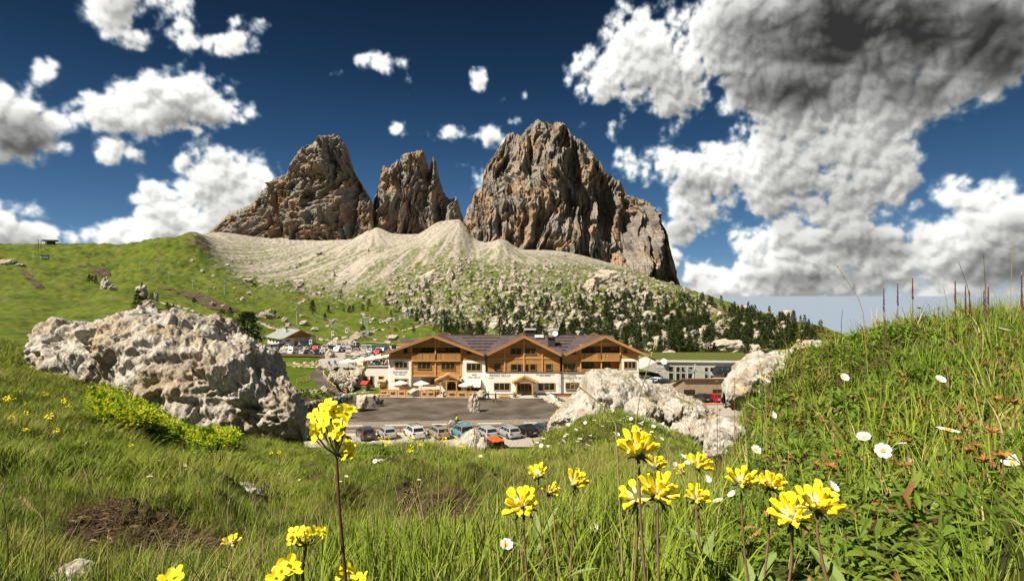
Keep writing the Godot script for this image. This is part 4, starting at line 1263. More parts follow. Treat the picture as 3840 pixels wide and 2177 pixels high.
	for i in n:
		var xa := lerpf(hx(1747), hx(1804), float(i) / n)
		var xb := lerpf(hx(1747), hx(1804), (i + 1.0) / n)
		var ta := hy(1420.0)
		var la := hy(1440.0)
		ab.quad(V(xa, la, HZ + 2.4), V(xb, la, HZ + 2.4), V(xb, ta, HZ + 0.2), V(xa, ta, HZ + 0.2))
		var dip := 0.22 + 0.06 * (i % 2)
		ab.quad(V(xa, la - dip, HZ + 2.42), V(xb, la - dip, HZ + 2.42), V(xb, la, HZ + 2.4), V(xa, la, HZ + 2.4))
	mi("awning", ab.mesh(), cloth, h)
	var dish := thing("satellite_dish", "round white satellite dish on the hotel roof beside the tall chimney", "satellite dish", at(2081, 1250, -HZ + 8.6))
	var db := B.new()
	db.lathe(Vector3.ZERO, [[0.0, 0.0], [0.3, 0.03], [0.5, 0.09], [0.62, 0.16], [0.60, 0.17], [0.48, 0.10], [0.0, 0.015]], 20, Basis(Vector3.RIGHT, 1.25))
	mi("reflector", db.mesh(), mat("dish_white", Color(0.78, 0.78, 0.78), 0.5), dish)
	db = B.new()
	db.rod(V(0, 0, -0.05), V(0, -1.2, -0.1), 0.04, 0.04)
	mi("mast", db.mesh(), mats.zinc_cap, dish)
	db = B.new()
	db.rod(V(0, -0.4, 0.15), V(0, 0.0, 0.7), 0.02, 0.02)
	db.ball(V(0, 0.0, 0.72), Vector3.ONE * 0.07)
	mi("feed_arm", db.mesh(), mats.dark_metal, dish)
	var an := thing("antenna", "thin roof antenna with crossbars rising behind the satellite dish", "antenna", at(2085, 1250, -HZ + 9.0))
	db = B.new()
	db.rod(V(0, -0.6, 0), V(0, 1.9, 0), 0.03, 0.02)
	mi("mast", db.mesh(), mats.zinc_cap, an)
	for k in 5:
		db = B.new()
		var y := 0.5 + k * 0.3
		db.rod(V(-0.55 + 0.06 * k, y, 0), V(0.55 - 0.06 * k, y, 0.1), 0.018, 0.018)
		mi("crossbar", db.mesh(), mats.zinc_cap, an)
	var ann := thing("annex", "low white annex with slanting end wall under the sun terrace", "annex")
	var z0 := HZ - 7.0
	var d := -z0
	var poly := PackedVector2Array()
	for q in [[1319, 1492], [1458, 1492], [1458, 1376], [1371, 1376]]:
		var w := at(q[0], q[1], d)
		poly.append(Vector2(w.x, maxf(w.y, -0.1)))
	var b2 := B.new()
	b2.prism(poly, z0 - 14.0, z0)
	mi("wall", b2.mesh(), white, ann)
	bar(ann, "coping", V(at(1319, 1452, d).x - 0.3, 0.1, z0 + 0.06), V(at(1371, 1375.5, d).x, at(1371, 1375.5, d).y + 0.05, z0 + 0.06), 0.2, 0.22, mats.dark_coping)
	bar(ann, "coping", at(1371, 1375.0, d) + V(0, 0.05, 0.06), at(1458, 1375.0, d) + V(0, 0.05, 0.06), 0.2, 0.2, mats.dark_coping)
	for w in [[1364, 1377, 1411, 1432, "window"], [1420, 1436, 1411, 1430, "window"], [1388, 1399, 1410, 1440, "door"]]:
		var a := at(w[0], w[2], d)
		var e := at(w[1], w[3], d)
		window(ann, a.x, e.x, e.y, a.y, z0, 1, trim, w[4])
# ---------------------------------------------------------------- rocks
var rock_meshes := []
var rock_white: StandardMaterial3D
var rock_grey: StandardMaterial3D
func rock_mesh(sd: float, w := 30, h := 20, rough := 1.0) -> ArrayMesh:
	var r := RandomNumberGenerator.new()
	r.seed = int(sd * 1000.0) + 5
	var pl := []
	for k in 13:
		var nn := Vector3(r.randf_range(-1, 1), r.randf_range(-0.7, 1), r.randf_range(-1, 1)).normalized()
		pl.append([nn, r.randf_range(0.52, 0.84)])
	var p := PackedVector3Array()
	var c := PackedColorArray()
	for j in h:
		var t := PI * j / (h - 1.0) - PI * 0.5
		for i in w:
			var a := TAU * i / w
			var d := Vector3(cos(t) * sin(a), sin(t), cos(t) * cos(a))
			var rad := 1.0
			for q in pl:
				var k: float = d.dot(q[0])
				if k > 0.05: rad = minf(rad, q[1] / k)
			rad *= 1.0 + rough * (0.20 * n_r.get_noise_3d(d.x * 1.1 + sd, d.y * 1.1, d.z * 1.1) + 0.10 * n_b.get_noise_3d(d.x * 3.4 + sd, d.y * 3.4, d.z * 3.4))
			p.append(d * rad)
			var s := n_b.get_noise_3d(d.x * 1.8 + sd, d.y * 1.8, d.z * 1.8)
			c.append(Color(1, 1, 1).lerp(Color(0.76, 0.71, 0.64), sm(-0.05, 0.4, s)))
	return faceted(p, c, w, h)
func make_rock_stock() -> void:
	for k in 8:
		rock_meshes.append(rock_mesh(3.1 + k * 7.7))
	var tex := noise_tex(512, 0.022, Color(0.70, 0.68, 0.65), Color(1, 1, 1), 5, 12)
	var nrm := noise_tex(512, 0.03, Color.BLACK, Color.WHITE, 5, 13, true)
	rock_white = vmat("pale_limestone", 0.95)
	rock_white.albedo_color = lin(0.70, 0.645, 0.565)
	rock_grey = vmat("weathered_limestone", 0.95)
	rock_grey.albedo_color = lin(0.60, 0.555, 0.485)
	for m in [rock_white, rock_grey]:
		m.albedo_texture = tex
		m.uv1_triplanar = true
		m.uv1_scale = Vector3.ONE * 0.6
		m.normal_enabled = true
		m.normal_texture = nrm
		m.normal_scale = 0.9
func boulder(label: String, base: Vector3, s: Vector3, k: int, turn: float, ma: Material, group := "", called := "boulder") -> MeshInstance3D:
	var o := mi(called, rock_meshes[k % 8], ma)
	o.transform = Transform3D(Basis(Vector3.UP, turn) * Basis.from_scale(s), base + Vector3(0, s.y * 0.72, 0))
	tag(o, label, "rock", group)
	return o
func loft_rock(called: String, label: String, top: Array, bot: Array, dist: Array, thick: float, seg: int, ring: int, amp: float, sd: float, ma: Material, lean := 0.0) -> MeshInstance3D:
	var u0: float = top[0][0]
	var u1: float = top[-1][0]
	var p := PackedVector3Array()
	var c := PackedColorArray()
	var push := PackedFloat32Array()
	var ways := PackedVector3Array()
	for j in seg:
		var t := j / (seg - 1.0)
		var u := lerpf(u0, u1, t)
		var d := along(dist, u)
		var y1 := at(u, along(top, u), d).y
		var y0 := at(u, along(bot, u), d).y - 0.25 * amp
		var x := at(u, 1000, d).x
		var cy := (y0 + y1) * 0.5
		var hh := maxf((y1 - y0) * 0.5, 0.01)
		var endf := sqrt(clampf(1.0 - pow(absf(t * 2.0 - 1.0), 3.0), 0.0, 1.0))
		var dd := thick * (0.25 + 0.75 * endf) * clampf(hh / (thick * 0.6), 0.25, 1.15)
		for i in ring:
			var a := TAU * i / ring
			var ca := cos(a)
			var sa := sin(a)
			var q := Vector3(x, cy + hh * signf(ca) * pow(absf(ca), 0.75), -d + dd * signf(sa) * pow(absf(sa), 0.75) * (1.0 if ca > 0.0 else 1.0 + 0.45 * ca) + lean * ca)
			var nr := Vector3(0.25 * (t * 2.0 - 1.0), ca, sa).normalized()
			var f := 1.0 / amp
			var big := n_r.get_noise_3d(q.x * 0.42 * f + sd, q.y * 0.62 * f, q.z * 0.42 * f)
			var mid := n_b.get_noise_3d(q.x * 1.5 * f + sd, q.y * 1.9 * f, q.z * 1.5 * f)
			var pit := n_c.get_noise_3d(q.x * 1.3 * f + sd, q.y * 1.7 * f, q.z * 1.3 * f)
			var fine := n_b.get_noise_3d(q.x * 5.0 * f + sd, q.y * 6.0 * f, q.z * 5.0 * f)
			var jx := q.x + 0.5 * amp * mid
			var jy := q.y + 0.35 * q.x + 0.3 * amp * mid
			var block := n_d.get_noise_3d(jx * 0.75 * f + sd, jy * 1.25 * f, q.z * 0.75 * f)
			var block2 := n_d.get_noise_3d(jx * 1.9 * f + sd, jy * 2.7 * f, q.z * 1.9 * f + 7.0)
			var out := amp * (0.20 * (big - 0.25) + 0.09 * mid + 0.14 * minf(pit + 0.5, 0.3) + 0.035 * fine + 0.15 * block + 0.07 * block2)
			if ca > 0.7: out *= 0.6
			p.append(q)
			push.append(out)
			ways.append(nr)
			var st := n_b.get_noise_3d(q.x * 0.8 * f + 9.0, q.y * 0.8 * f, q.z * 0.8 * f)
			var k := Color(1, 1, 1).lerp(Color(0.74, 0.68, 0.60), sm(-0.1, 0.4, st))
			k = k.lerp(Color(0.86, 0.72, 0.54), sm(0.25, 0.55, n_b.get_noise_3d(q.x * 0.5 * f, q.y * 0.5 * f + 20.0, q.z * 0.5 * f)) * 0.6)
			c.append(k * (1.0 + 0.25 * fine))
	for pass_no in 1:
		var was := push.duplicate()
		for j in range(1, seg - 1):
			for i in ring:
				var k := j * ring + i
				var l := j * ring + (i + 1) % ring
				var r := j * ring + (i + ring - 1) % ring
				push[k] = was[k] * 0.4 + (was[l] + was[r] + was[k - ring] + was[k + ring]) * 0.15
	for k in p.size():
		var w := p[k] * (1.0 / amp)
		var crisp := 0.045 * n_r.get_noise_3d(w.x * 2.6 + sd, w.y * 3.4, w.z * 2.6) + 0.030 * n_b.get_noise_3d(w.x * 9.0, w.y * 11.0 + sd, w.z * 9.0) - 0.05 * sm(0.12, 0.0, n_c.get_noise_3d(w.x * 1.1 + sd, w.y * 1.8, w.z * 1.1) + 0.98)
		p[k] += ways[k] * (push[k] + amp * crisp)
	var o := mi(called, grid_mesh(p, c, ring, seg, true), ma)
	if label: tag(o, label, "rock")
	return o
func turf_on(o: MeshInstance3D, tufts: Mesh, many: int, size: float, label: String) -> void:
	var ar := o.mesh.surface_get_arrays(0)
	var v: PackedVector3Array = ar[Mesh.ARRAY_VERTEX]
	var n: PackedVector3Array = ar[Mesh.ARRAY_NORMAL]
	var xf := []
	var cl := []
	for k in many:
		var i := rng.randi() % v.size()
		if n[i].y < 0.6 or n_a.get_noise_3d(v[i].x * 1.1, v[i].y * 1.6, v[i].z * 1.1) < 0.2: continue
		xf.append(Transform3D(Basis(Vector3.UP, rng.randf() * TAU).scaled(Vector3.ONE * size * rng.randf_range(0.5, 1.2)), v[i] - Vector3(0, 0.02, 0)))
		cl.append(Color(0.20, 0.21, 0.04).lerp(Color(0.33, 0.27, 0.09), rng.randf()))
	copies("grass", tufts, vmat("grass_blades"), xf, cl, label, "grass")
func faceted(p: PackedVector3Array, c: PackedColorArray, w: int, h: int) -> ArrayMesh:
	var b := B.new()
	b.colored = true
	for j in h - 1:
		for i in w:
			var i2 := (i + 1) % w
			b.col = c[j * w + i]
			if j > 0: b.tri(p[j * w + i], p[j * w + i2], p[(j + 1) * w + i2])
			if j < h - 2: b.tri(p[j * w + i], p[(j + 1) * w + i2], p[(j + 1) * w + i])
	return b.mesh()
# ---------------------------------------------------------------- forecourt, road, lawns
func sheet(called: String, pts: Array, y: float, ma: Material) -> MeshInstance3D:
	var poly := PackedVector2Array()
	for q in pts:
		var w := on_level(q[0], q[1], y)
		poly.append(Vector2(w.x, w.z))
	return flat(called, poly, y, ma)
func flat(called: String, poly: PackedVector2Array, y: float, ma: Material) -> MeshInstance3D:
	var b := B.new()
	var ix := Geometry2D.triangulate_polygon(poly)
	for i in range(0, ix.size(), 3):
		var a := V(poly[ix[i]].x, y, poly[ix[i]].y)
		var e := V(poly[ix[i + 1]].x, y, poly[ix[i + 1]].y)
		var f := V(poly[ix[i + 2]].x, y, poly[ix[i + 2]].y)
		if (e - a).cross(f - a).y < 0:
			b.tri(a, f, e)
		else:
			b.tri(a, e, f)
	return structure(called, b.mesh(), ma)
func road_z(x: float) -> float:
	return -88.1 - 0.075 * x
func pile(parent: Node, called: String, pts: Array, ma: Array) -> void:
	for q in pts:
		var o := mi(called, rock_meshes[rng.randi() % 8], ma[rng.randi() % ma.size()], parent)
		var s: float = q[1]
		o.transform = Transform3D(Basis(V(rng.randf() - 0.5, 1, rng.randf() - 0.5).normalized(), rng.randf() * TAU) * Basis.from_scale(V(s * rng.randf_range(0.85, 1.2), s * rng.randf_range(0.6, 0.9), s * rng.randf_range(0.8, 1.1))), q[0])
func build_forecourt() -> void:
	var gn := noise_tex(512, 0.03, Color(0.70, 0.69, 0.68), Color(1, 1, 1), 5, 41)
	var patch := noise_tex(512, 0.008, Color(0.62, 0.60, 0.57), Color(1, 1, 1), 5, 42)
	var asphalt := tmat("worn_asphalt", Color(0.15, 0.125, 0.102), 0.92, patch, 26.0)
	var road := tmat("road_asphalt", Color(0.30, 0.265, 0.225), 0.9, gn, 9.0)
	var gravel := tmat("gravel", Color(0.50, 0.455, 0.39), 0.95, gn, 6.0)
	var paving := tmat("pale_paving", Color(0.62, 0.59, 0.54), 0.9, gn, 5.0)
	var paint := mat("road_paint", Color(0.78, 0.77, 0.74), 0.7)
	flat("parking_lot", PackedVector2Array([Vector2(-56, -73), Vector2(60, -74), Vector2(60, -92), Vector2(-56, -84)]), -0.02, gravel)
	flat("yard", PackedVector2Array([Vector2(9, -88), Vector2(60, -91), Vector2(60, -111), Vector2(9, -111)]), -0.016, gravel)
	flat("road", PackedVector2Array([Vector2(-110, road_z(-110) + 5.2), Vector2(110, road_z(110) + 5.2), Vector2(110, road_z(110) - 1.6), Vector2(-110, road_z(-110) - 1.6)]), 0.0, road)
	var rd: Node = get_node("road")
	for k in 9:
		var x := (1283.0 - 1920.0) / F * 88.0 + 0.15 + (k - 2) * 6.98
		bx(rd, "lane_marking", V(x + 1.85, 0.006, road_z(x + 1.85) + 0.9), V(3.7, 0.006, 0.3), paint, Basis(Vector3.UP, 0.075))
	bx(rd, "edge_line", V(-14, 0.006, road_z(-14) + 6.6), V(36, 0.006, 0.3), paint, Basis(Vector3.UP, 0.075))
	var court := PackedVector2Array()
	for q in [[-37.5, road_z(-37.5) - 1.6], [9.3, road_z(9.3) - 1.6], [10.6, -94.5], [9.6, -98], [6.5, -104], [5.2, -108.7], [-2.5, -108.9], [-6.5, -109.2], [-12.5, -110.2], [-27, -111.2], [-30.5, -108], [-33, -102], [-37, -97.5]]:
		court.append(Vector2(q[0], q[1]))
	flat("forecourt", court, 0.006, asphalt)
	flat("pavement", PackedVector2Array([Vector2(-2.6, -108.3), Vector2(10.4, -108.3), Vector2(10.4, -113), Vector2(-28.5, -113), Vector2(-30.5, -110.6), Vector2(-25.5, -109.6), Vector2(-12.5, -108.9), Vector2(-6.5, -108.4)]), 0.014, paving)
	flat("lane", PackedVector2Array([Vector2(26.5, -113), Vector2(30, -113), Vector2(45, -128), Vector2(52, -133), Vector2(60, -138), Vector2(60, -141), Vector2(50, -137), Vector2(40, -131), Vector2(27, -121)]), -0.012, gravel)
	var gr := thing("guard_rail", "low brown guard rail between the road and the parked cars", "guard rail")
	var gm := mat("rail_brown", Color(0.20, 0.115, 0.065), 0.8)
	for k in 12:
		var x := -36.0 + k * 4.0
		var z := road_z(x) + 5.5
		if k < 11: bar(gr, "rail", V(x, 0.62, z), V(x + 4.0, 0.62, road_z(x + 4.0) + 5.5), 0.1, 0.26, gm)
		bx(gr, "post", V(x, 0.36, z - 0.1), V(0.14, 0.72, 0.14), gm)
	var pts := []
	for q in [[1300, 1497], [1290, 1494], [1272, 1481], [1230, 1453], [1197, 1420], [1188, 1404], [1200, 1388], [1224, 1380]]:
		pts.append(hit(q[0], q[1], 90, 170))
	ribbon("ramp", pts, 3.3, asphalt, 0.05, 0.8)
	pts = []
	for q in [[1218, 1382], [1262, 1376], [1300, 1374], [1335, 1372]]:
		pts.append(hit(q[0], q[1], 100, 190))
	ribbon("terrace_path", pts, 7.0, gravel, 0.045, 1.0)
	pts = []
	for q in [[1350, 1318], [1290, 1335], [1262, 1352], [1270, 1368], [1300, 1376]]:
		pts.append(hit(q[0], q[1], 100, 190))
	ribbon("gravel_drive", pts, 9.0, gravel, 0.05, 1.0)
	pts = []
	for q in [[930, 1314], [1100, 1313], [1300, 1312], [1420, 1313], [1560, 1318]]:
		pts.append(hit(q[0], q[1], 100, 220))
	ribbon("car_park", pts, 27.0, gravel, 0.04, 2.0)
	pts = []
	for q in [[968, 1332], [1050, 1332], [1150, 1334], [1236, 1338]]:
		pts.append(hit(q[0], q[1], 100, 220))
	ribbon("earth_bank", pts, 5.5, tmat("bare_earth", Color(0.12, 0.075, 0.05), 0.95, gn, 3.0), 0.35, 1.0)
	var trail := tmat("trail_gravel", Color(0.50, 0.43, 0.33), 0.95, gn, 5.0)
	for path in [[4.5, [1240, 1300], [1275, 1290], [1310, 1272], [1345, 1252], [1356, 1244]], [2.0, [1150, 1258], [1200, 1272], [1260, 1282], [1380, 1285], [1470, 1294]], [1.6, [1356, 1244], [1400, 1242], [1438, 1234]], [1.8, [1530, 1236], [1560, 1229], [1598, 1221]], [2.2, [965, 1205], [985, 1215], [1010, 1228], [1060, 1238], [1100, 1240]], [2.4, [963, 1190], [965, 1180], [985, 1172], [1010, 1165], [1024, 1158]], [2.4, [1120, 1140], [1135, 1132], [1148, 1120]], [1.6, [600, 1133], [640, 1143], [690, 1156], [728, 1170]]]:
		pts = []
		for k in range(1, path.size()): pts.append(hit(path[k][0], path[k][1], 150, 900))
		ribbon("footpath", pts, path[0], trail, 0.35, 2.0)
	var earth := tmat("dug_earth", Color(0.105, 0.07, 0.045), 0.95, gn, 4.0)
	for path in [[14.0, [615, 1085], [690, 1098], [740, 1120], [800, 1145], [850, 1162], [880, 1170]], [18.0, [320, 998], [350, 1004], [375, 1012]], [14.0, [370, 1010], [378, 1024], [385, 1040]], [5.0, [90, 1015], [105, 1040], [130, 1060], [150, 1085]]]:
		pts = []
		for k in range(1, path.size()): pts.append(hit(path[k][0], path[k][1], 150, 900))
		ribbon("dug_ground", pts, path[0], earth, 0.35, 2.5)
func umbrella(label: String, foot: Vector3, r: float, hgt: float, group: String) -> void:
	var t := thing("parasol", label, "parasol", foot, 0.3, group)
	var b := B.new()
	b.rod(Vector3.ZERO, V(0, hgt, 0), 0.04, 0.035, 8)
	mi("pole", b.mesh(), mats.post_wood, t)
	b = B.new()
	b.lathe(Vector3.ZERO, [[0.35, 0.0], [0.35, 0.08], [0.08, 0.14]], 10)
	mi("base", b.mesh(), mat("concrete_base", Color(0.4, 0.4, 0.39)), t)
	b = B.new()
	var n := 8
	for k in n:
		var a0 := TAU * k / n
		var a1 := TAU * (k + 1) / n
		var am := (a0 + a1) * 0.5
		var tip := V(0, hgt, 0)
		var e0 := V(cos(a0) * r, hgt - r * 0.36, sin(a0) * r)
		var e1 := V(cos(a1) * r, hgt - r * 0.36, sin(a1) * r)
		var em := V(cos(am) * r * 0.93, hgt - r * 0.38, sin(am) * r * 0.93)
		b.tri(tip, em, e0)
		b.tri(tip, e1, em)
		var dn := V(0, -0.2, 0)
		b.quad(e0, em, em + dn, e0 + dn)
		b.quad(em, e1, e1 + dn, em + dn)
	mi("canopy", b.mesh(), canvas_mat(), t)
	b = B.new()
	b.ball(V(0, hgt + 0.03, 0), V(0.05, 0.07, 0.05))
	mi("finial", b.mesh(), mats.post_wood, t)
func canvas_mat() -> StandardMaterial3D:
	var m := mat("parasol_canvas", Color(0.78, 0.72, 0.60), 0.9)
	m.backlight_enabled = true
	m.backlight = Color(0.5, 0.45, 0.35)
	return m
func bench_table(label: String, p: Vector3, turn: float) -> void:
	var t := thing("beer_table", label, "table", p, turn, "orange beer tables on the terrace")
	var m := mat("orange_board", Color(0.62, 0.22, 0.045), 0.6)
	var lg = mats.dark_metal
	bx(t, "table_top", V(0, 0.77, 0), V(2.2, 0.05, 0.6), m)
	for s in [-1.0, 1.0]:
		bx(t, "bench_seat", V(0, 0.46, s * 0.62), V(2.2, 0.04, 0.26), m)
		for e in [-0.85, 0.85]:
			bx(t, "leg", V(e, 0.22, s * 0.62), V(0.05, 0.44, 0.2), lg)
			bx(t, "leg", V(e, 0.38, s * 0.22), V(0.05, 0.75, 0.05), lg)
func rail_fence(label: String, pts: Array, hgt: float, rails: int) -> void:
	var t := thing("wooden_fence", label, "fence")
	var m := mat("pale_pole", Color(0.52, 0.36, 0.17), 0.8)
	for i in pts.size():
		var p: Vector3 = pts[i]
		var b := B.new()
		b.rod(p - V(0, 0.3, 0), p + V(0, hgt, 0), 0.085, 0.075, 7)
		mi("post", b.mesh(), m, t)
		if i + 1 < pts.size():
			for k in rails:
				var y := hgt * (0.92 - 0.45 * k)
				b = B.new()
				b.rod(p + V(0, y, 0), pts[i + 1] + V(0, y + 0.03, 0), 0.07, 0.06, 6)
				mi("rail", b.mesh(), m, t)
func planter_panel(label: String, p: Vector3, turn: float, w: float) -> void:
	var t := thing("fence_panel", label, "fence panel", p, turn, "pale timber screens along the hotel terrace")
	var a := mat("pale_board_a", Color(0.58, 0.36, 0.17), 0.8)
	var c := mat("pale_board_b", Color(0.52, 0.31, 0.14), 0.8)
	var n := int(w / 0.15)
	for i in n:
		bx(t, "board", V((i + 0.5) * w / n - w * 0.5, 0.66, 0), V(w / n - 0.012, 1.1, 0.03), a if rng.randf() < 0.5 else c)
	bx(t, "rail", V(0, 1.24, 0), V(w, 0.07, 0.1), a)
	bx(t, "rail", V(0, 0.2, 0.03), V(w, 0.09, 0.05), a)
	bx(t, "flower_box", V(0, 0.86, 0.16), V(w * 0.5, 0.2, 0.2), c)
	for i in 5:
		bx(t, "slot", V((i - 2) * w * 0.09, 0.52, 0.022), V(w * 0.05, 0.4, 0.02), mat("slot_dark", Color(0.12, 0.06, 0.025)))
	for s in [-1.0, 1.0]:
		bx(t, "foot", V(s * w * 0.46, 0.05, 0.1), V(0.14, 0.1, 0.7), a)
		bx(t, "post", V(s * w * 0.485, 0.62, 0.03), V(0.1, 1.24, 0.1), a)
func flower_tuft(parent: Node, p: Vector3, s: float, green: Color, flower: Color, called := "plant") -> void:
	var b := B.new()
	b.colored = true
	for k in 46:
		var d := V(rng.randf_range(-1, 1), rng.randf_range(0.1, 1.1), rng.randf_range(-1, 1)).normalized()
		b.col = green * rng.randf_range(0.6, 1.3)
		b.leaf(p + d * s * rng.randf_range(0.2, 0.7), d, Vector3.UP, s * 0.5, s * 0.25, 0.2, 2)
		if flower.a > 0.5 and k % 3 == 0:
			b.col = flower
			b.ball(p + d * s * rng.randf_range(0.8, 1.05), Vector3.ONE * s * 0.09, 5, 3)
	mi(called, b.mesh(), vmat("leafage", 0.8, 0.4), parent)
func log_planter(label: String, p: Vector3, turn: float) -> void:
	var t := thing("log_planter", label, "planter", p, turn)
	var m := mat("log_wood", Color(0.55, 0.31, 0.12), 0.8)
	var b := B.new()
	b.rod(V(-1.1, 0.33, 0), V(1.1, 0.33, 0), 0.23, 0.22, 12)
	mi("trunk", b.mesh(), m, t)
	for s in [-1.0, 1.0]:
		b = B.new()
		b.rod(V(s * 0.8, 0.1, -0.35), V(s * 0.8, 0.1, 0.35), 0.1, 0.1, 8)
		mi("bearer", b.mesh(), m, t)
		b = B.new()
		b.rod(V(s * 1.105, 0.33, 0), V(s * 1.115, 0.33, 0), 0.2, 0.2, 12)
		mi("end_grain", b.mesh(), mat("end_grain", Color(0.66, 0.45, 0.22)), t)
	bx(t, "soil", V(0, 0.5, 0), V(1.5, 0.1, 0.24), mat("potting_soil", Color(0.05, 0.035, 0.025)))
	for k in 4:
		flower_tuft(t, V(-0.6 + k * 0.4, 0.56, 0), 0.22, Color(0.08, 0.12, 0.03), Color(0.7, 0.65, 0.6))
func build_plaza_things() -> void:
	var rk := func(label: String, u: float, v: float, hgt: float, wid: float, k: int, turn: float):
		var p := on_level(u, v, 0.01)
		var o := boulder(label, p, V(wid, hgt * 0.58, wid * 0.85), k, turn, rock_white)
		o.position = p + V(0, hgt * 0.44, 0)
	rk.call("tall narrow white boulder standing in the middle of the asphalt", 1780, 1543, 3.2, 1.15, 1, 0.4)
	rk.call("round white boulder beside the terrace screens and the two walkers", 1806, 1497, 1.75, 1.25, 2, 1.2)
	rk.call("squat white boulder in front of the left terrace screens", 1554, 1485, 1.7, 1.3, 3, 0.2)
	rk.call("pointed pinkish boulder on a stone kerb behind the yellow flowers", 1356, 1540, 2.75, 1.3, 4, 2.2)
	rk.call("small dark boulder beside the terrace entrance steps", 1653, 1468, 0.9, 0.6, 5, 0.9)
	var no := 0
	for q in [[1437, 1484], [1470, 1484.5], [1503, 1485], [1534, 1485.5], [1590, 1487], [1613, 1487.5]]:
		no += 1
		planter_panel("pale timber screen before the parasols, %s from the left in its row" % nth(no - 1), on_level(q[0], q[1], 0.014), 0.03, 1.62)
	for q in [[1692, 1489], [1729, 1490], [1769, 1491]]:
		no += 1
		planter_panel("pale timber screen below the bar awning, %s from the left in its row" % nth(no - 7), on_level(q[0], q[1], 0.014), 0.03, 1.95)
	planter_panel("pale timber screen set back at the left end of the terrace", on_level(1467, 1462, 0.014), -0.15, 1.5)
	planter_panel("pale timber screen standing edge-on by the red playhouse", on_level(1434, 1463, 0.014), 0.9, 1.5)
	planter_panel("pale timber screen running back to the wall beside the round boulder", on_level(1814, 1476, 0.014), 1.0, 1.6)
	umbrella("cream parasol over the tables below the restaurant sign", on_level(1502, 1481, 0.014), 1.5, 2.9, "")
	umbrella("cream parasol between the restaurant window and the timber porch", on_level(1580, 1481, 0.014), 1.6, 2.85, "")
	umbrella("cream parasol next to the bar awning", on_level(1746, 1484, 0.014), 1.45, 2.7, "")
	for q in [[1488, 1479, 0.1], [1520, 1480, 0.1], [1560, 1480, -0.1], [1590, 1477, 0.1], [1618, 1480, 0.2], [1628, 1474, 0.0]]:
		no += 1
		bench_table("orange beer table with benches behind the left screens, %s from the left" % nth(no - 10), on_level(q[0], q[1], 0.014), q[2])
	for q in [[1745, 1482, 0.1], [1790, 1482, 0.3]]:
		bench_table("orange beer table with benches below the awning, %s of the two" % ("left" if q[0] < 1760 else "right"), on_level(q[0], q[1], 0.014), q[2])
	log_planter("hollowed log planter beside the playhouse corner of the terrace", on_level(1435, 1486, 0.01), 0.05)
	log_planter("hollowed log planter with grey trough in front of the white wall", on_level(1891, 1492, 0.014), 0.02)
	for q in [[1930, "left of the entrance door"], [2008, "right of the entrance door"]]:
		var t := thing("plant_tub", "brown tub of green shrubs " + q[1], "plant pot", on_level(q[0], 1489, 0.014))
		var b := B.new()
		b.lathe(Vector3.ZERO, [[0.0, 0.0], [0.42, 0.0], [0.50, 0.55], [0.44, 0.56], [0.42, 0.5], [0.0, 0.48]], 4, Basis(Vector3.UP, PI / 4))
		mi("tub", b.mesh(), mat("tub_brown", Color(0.20, 0.13, 0.10)), t)
		flower_tuft(t, V(0, 0.6, 0), 0.5, Color(0.055, 0.095, 0.02), Color(0, 0, 0, 0), "shrub")
	var mb := thing("menu_board", "dark folding menu board at the terrace entrance", "sign", on_level(1668, 1488, 0.014), 0.5)
	for s in [-1.0, 1.0]:
		bx(mb, "board", V(0, 0.55, s * 0.16), V(0.6, 1.1, 0.03), mat("menu_dark", Color(0.05, 0.035, 0.03)), Basis(Vector3.RIGHT, -s * 0.22))
	bx(mb, "paper", V(0, 0.62, 0.2), V(0.4, 0.55, 0.01), mat("paper", Color(0.6, 0.55, 0.48)), Basis(Vector3.RIGHT, -0.22))
	var shrub := thing("shrub", "small bushy shrub at the end of the left screens", "shrub", on_level(1619, 1485, 0.014))
	flower_tuft(shrub, V(0, 0.45, 0), 0.65, Color(0.09, 0.08, 0.03), Color(0, 0, 0, 0), "leaves")
	var ph := thing("playhouse", "small toy playhouse with red roof and green walls", "playhouse", on_level(1370, 1465, 0.014), -0.35)
	bx(ph, "wall", V(0, 0.7, 0), V(1.3, 1.4, 1.2), mat("toy_tan", Color(0.42, 0.22, 0.09)))
	for s in [-1.0, 1.0]:
		bx(ph, "corner_panel", V(s * 0.5, 0.6, 0.62), V(0.32, 1.2, 0.06), mat("toy_green", Color(0.02, 0.14, 0.045), 0.5))
		bx(ph, "roof", V(0, 1.72, s * 0.38), V(1.6, 0.07, 1.0), mat("toy_red", Color(0.50, 0.03, 0.03), 0.5), Basis(Vector3.RIGHT, s * 0.6))
	bx(ph, "opening", V(0, 0.75, 0.61), V(0.55, 0.55, 0.04), mats.slot_dark)
	bx(ph, "side_panel", V(0.66, 0.65, 0), V(0.06, 1.2, 0.9), mats.toy_green)
	var tt := thing("table_tennis", "blue table tennis table in front of the annex", "table", on_level(1408, 1450, 0.014), 0.2)
	bx(tt, "table_top", V(0, 0.76, 0), V(2.7, 0.05, 1.5), mat("table_blue", Color(0.06, 0.20, 0.45), 0.5))
	bx(tt, "net", V(0, 0.86, 0), V(0.03, 0.15, 1.6), mats.paper)
	for s in [[-1.1, -0.6], [1.1, -0.6], [-1.1, 0.6], [1.1, 0.6]]:
		bx(tt, "leg", V(s[0], 0.37, s[1]), V(0.06, 0.74, 0.06), mats.dark_metal)
	var sw := thing("garden_swing", "tan canopy garden swing beside the annex door", "swing", on_level(1433, 1455, 0.014), -0.1)
	var sb := B.new()
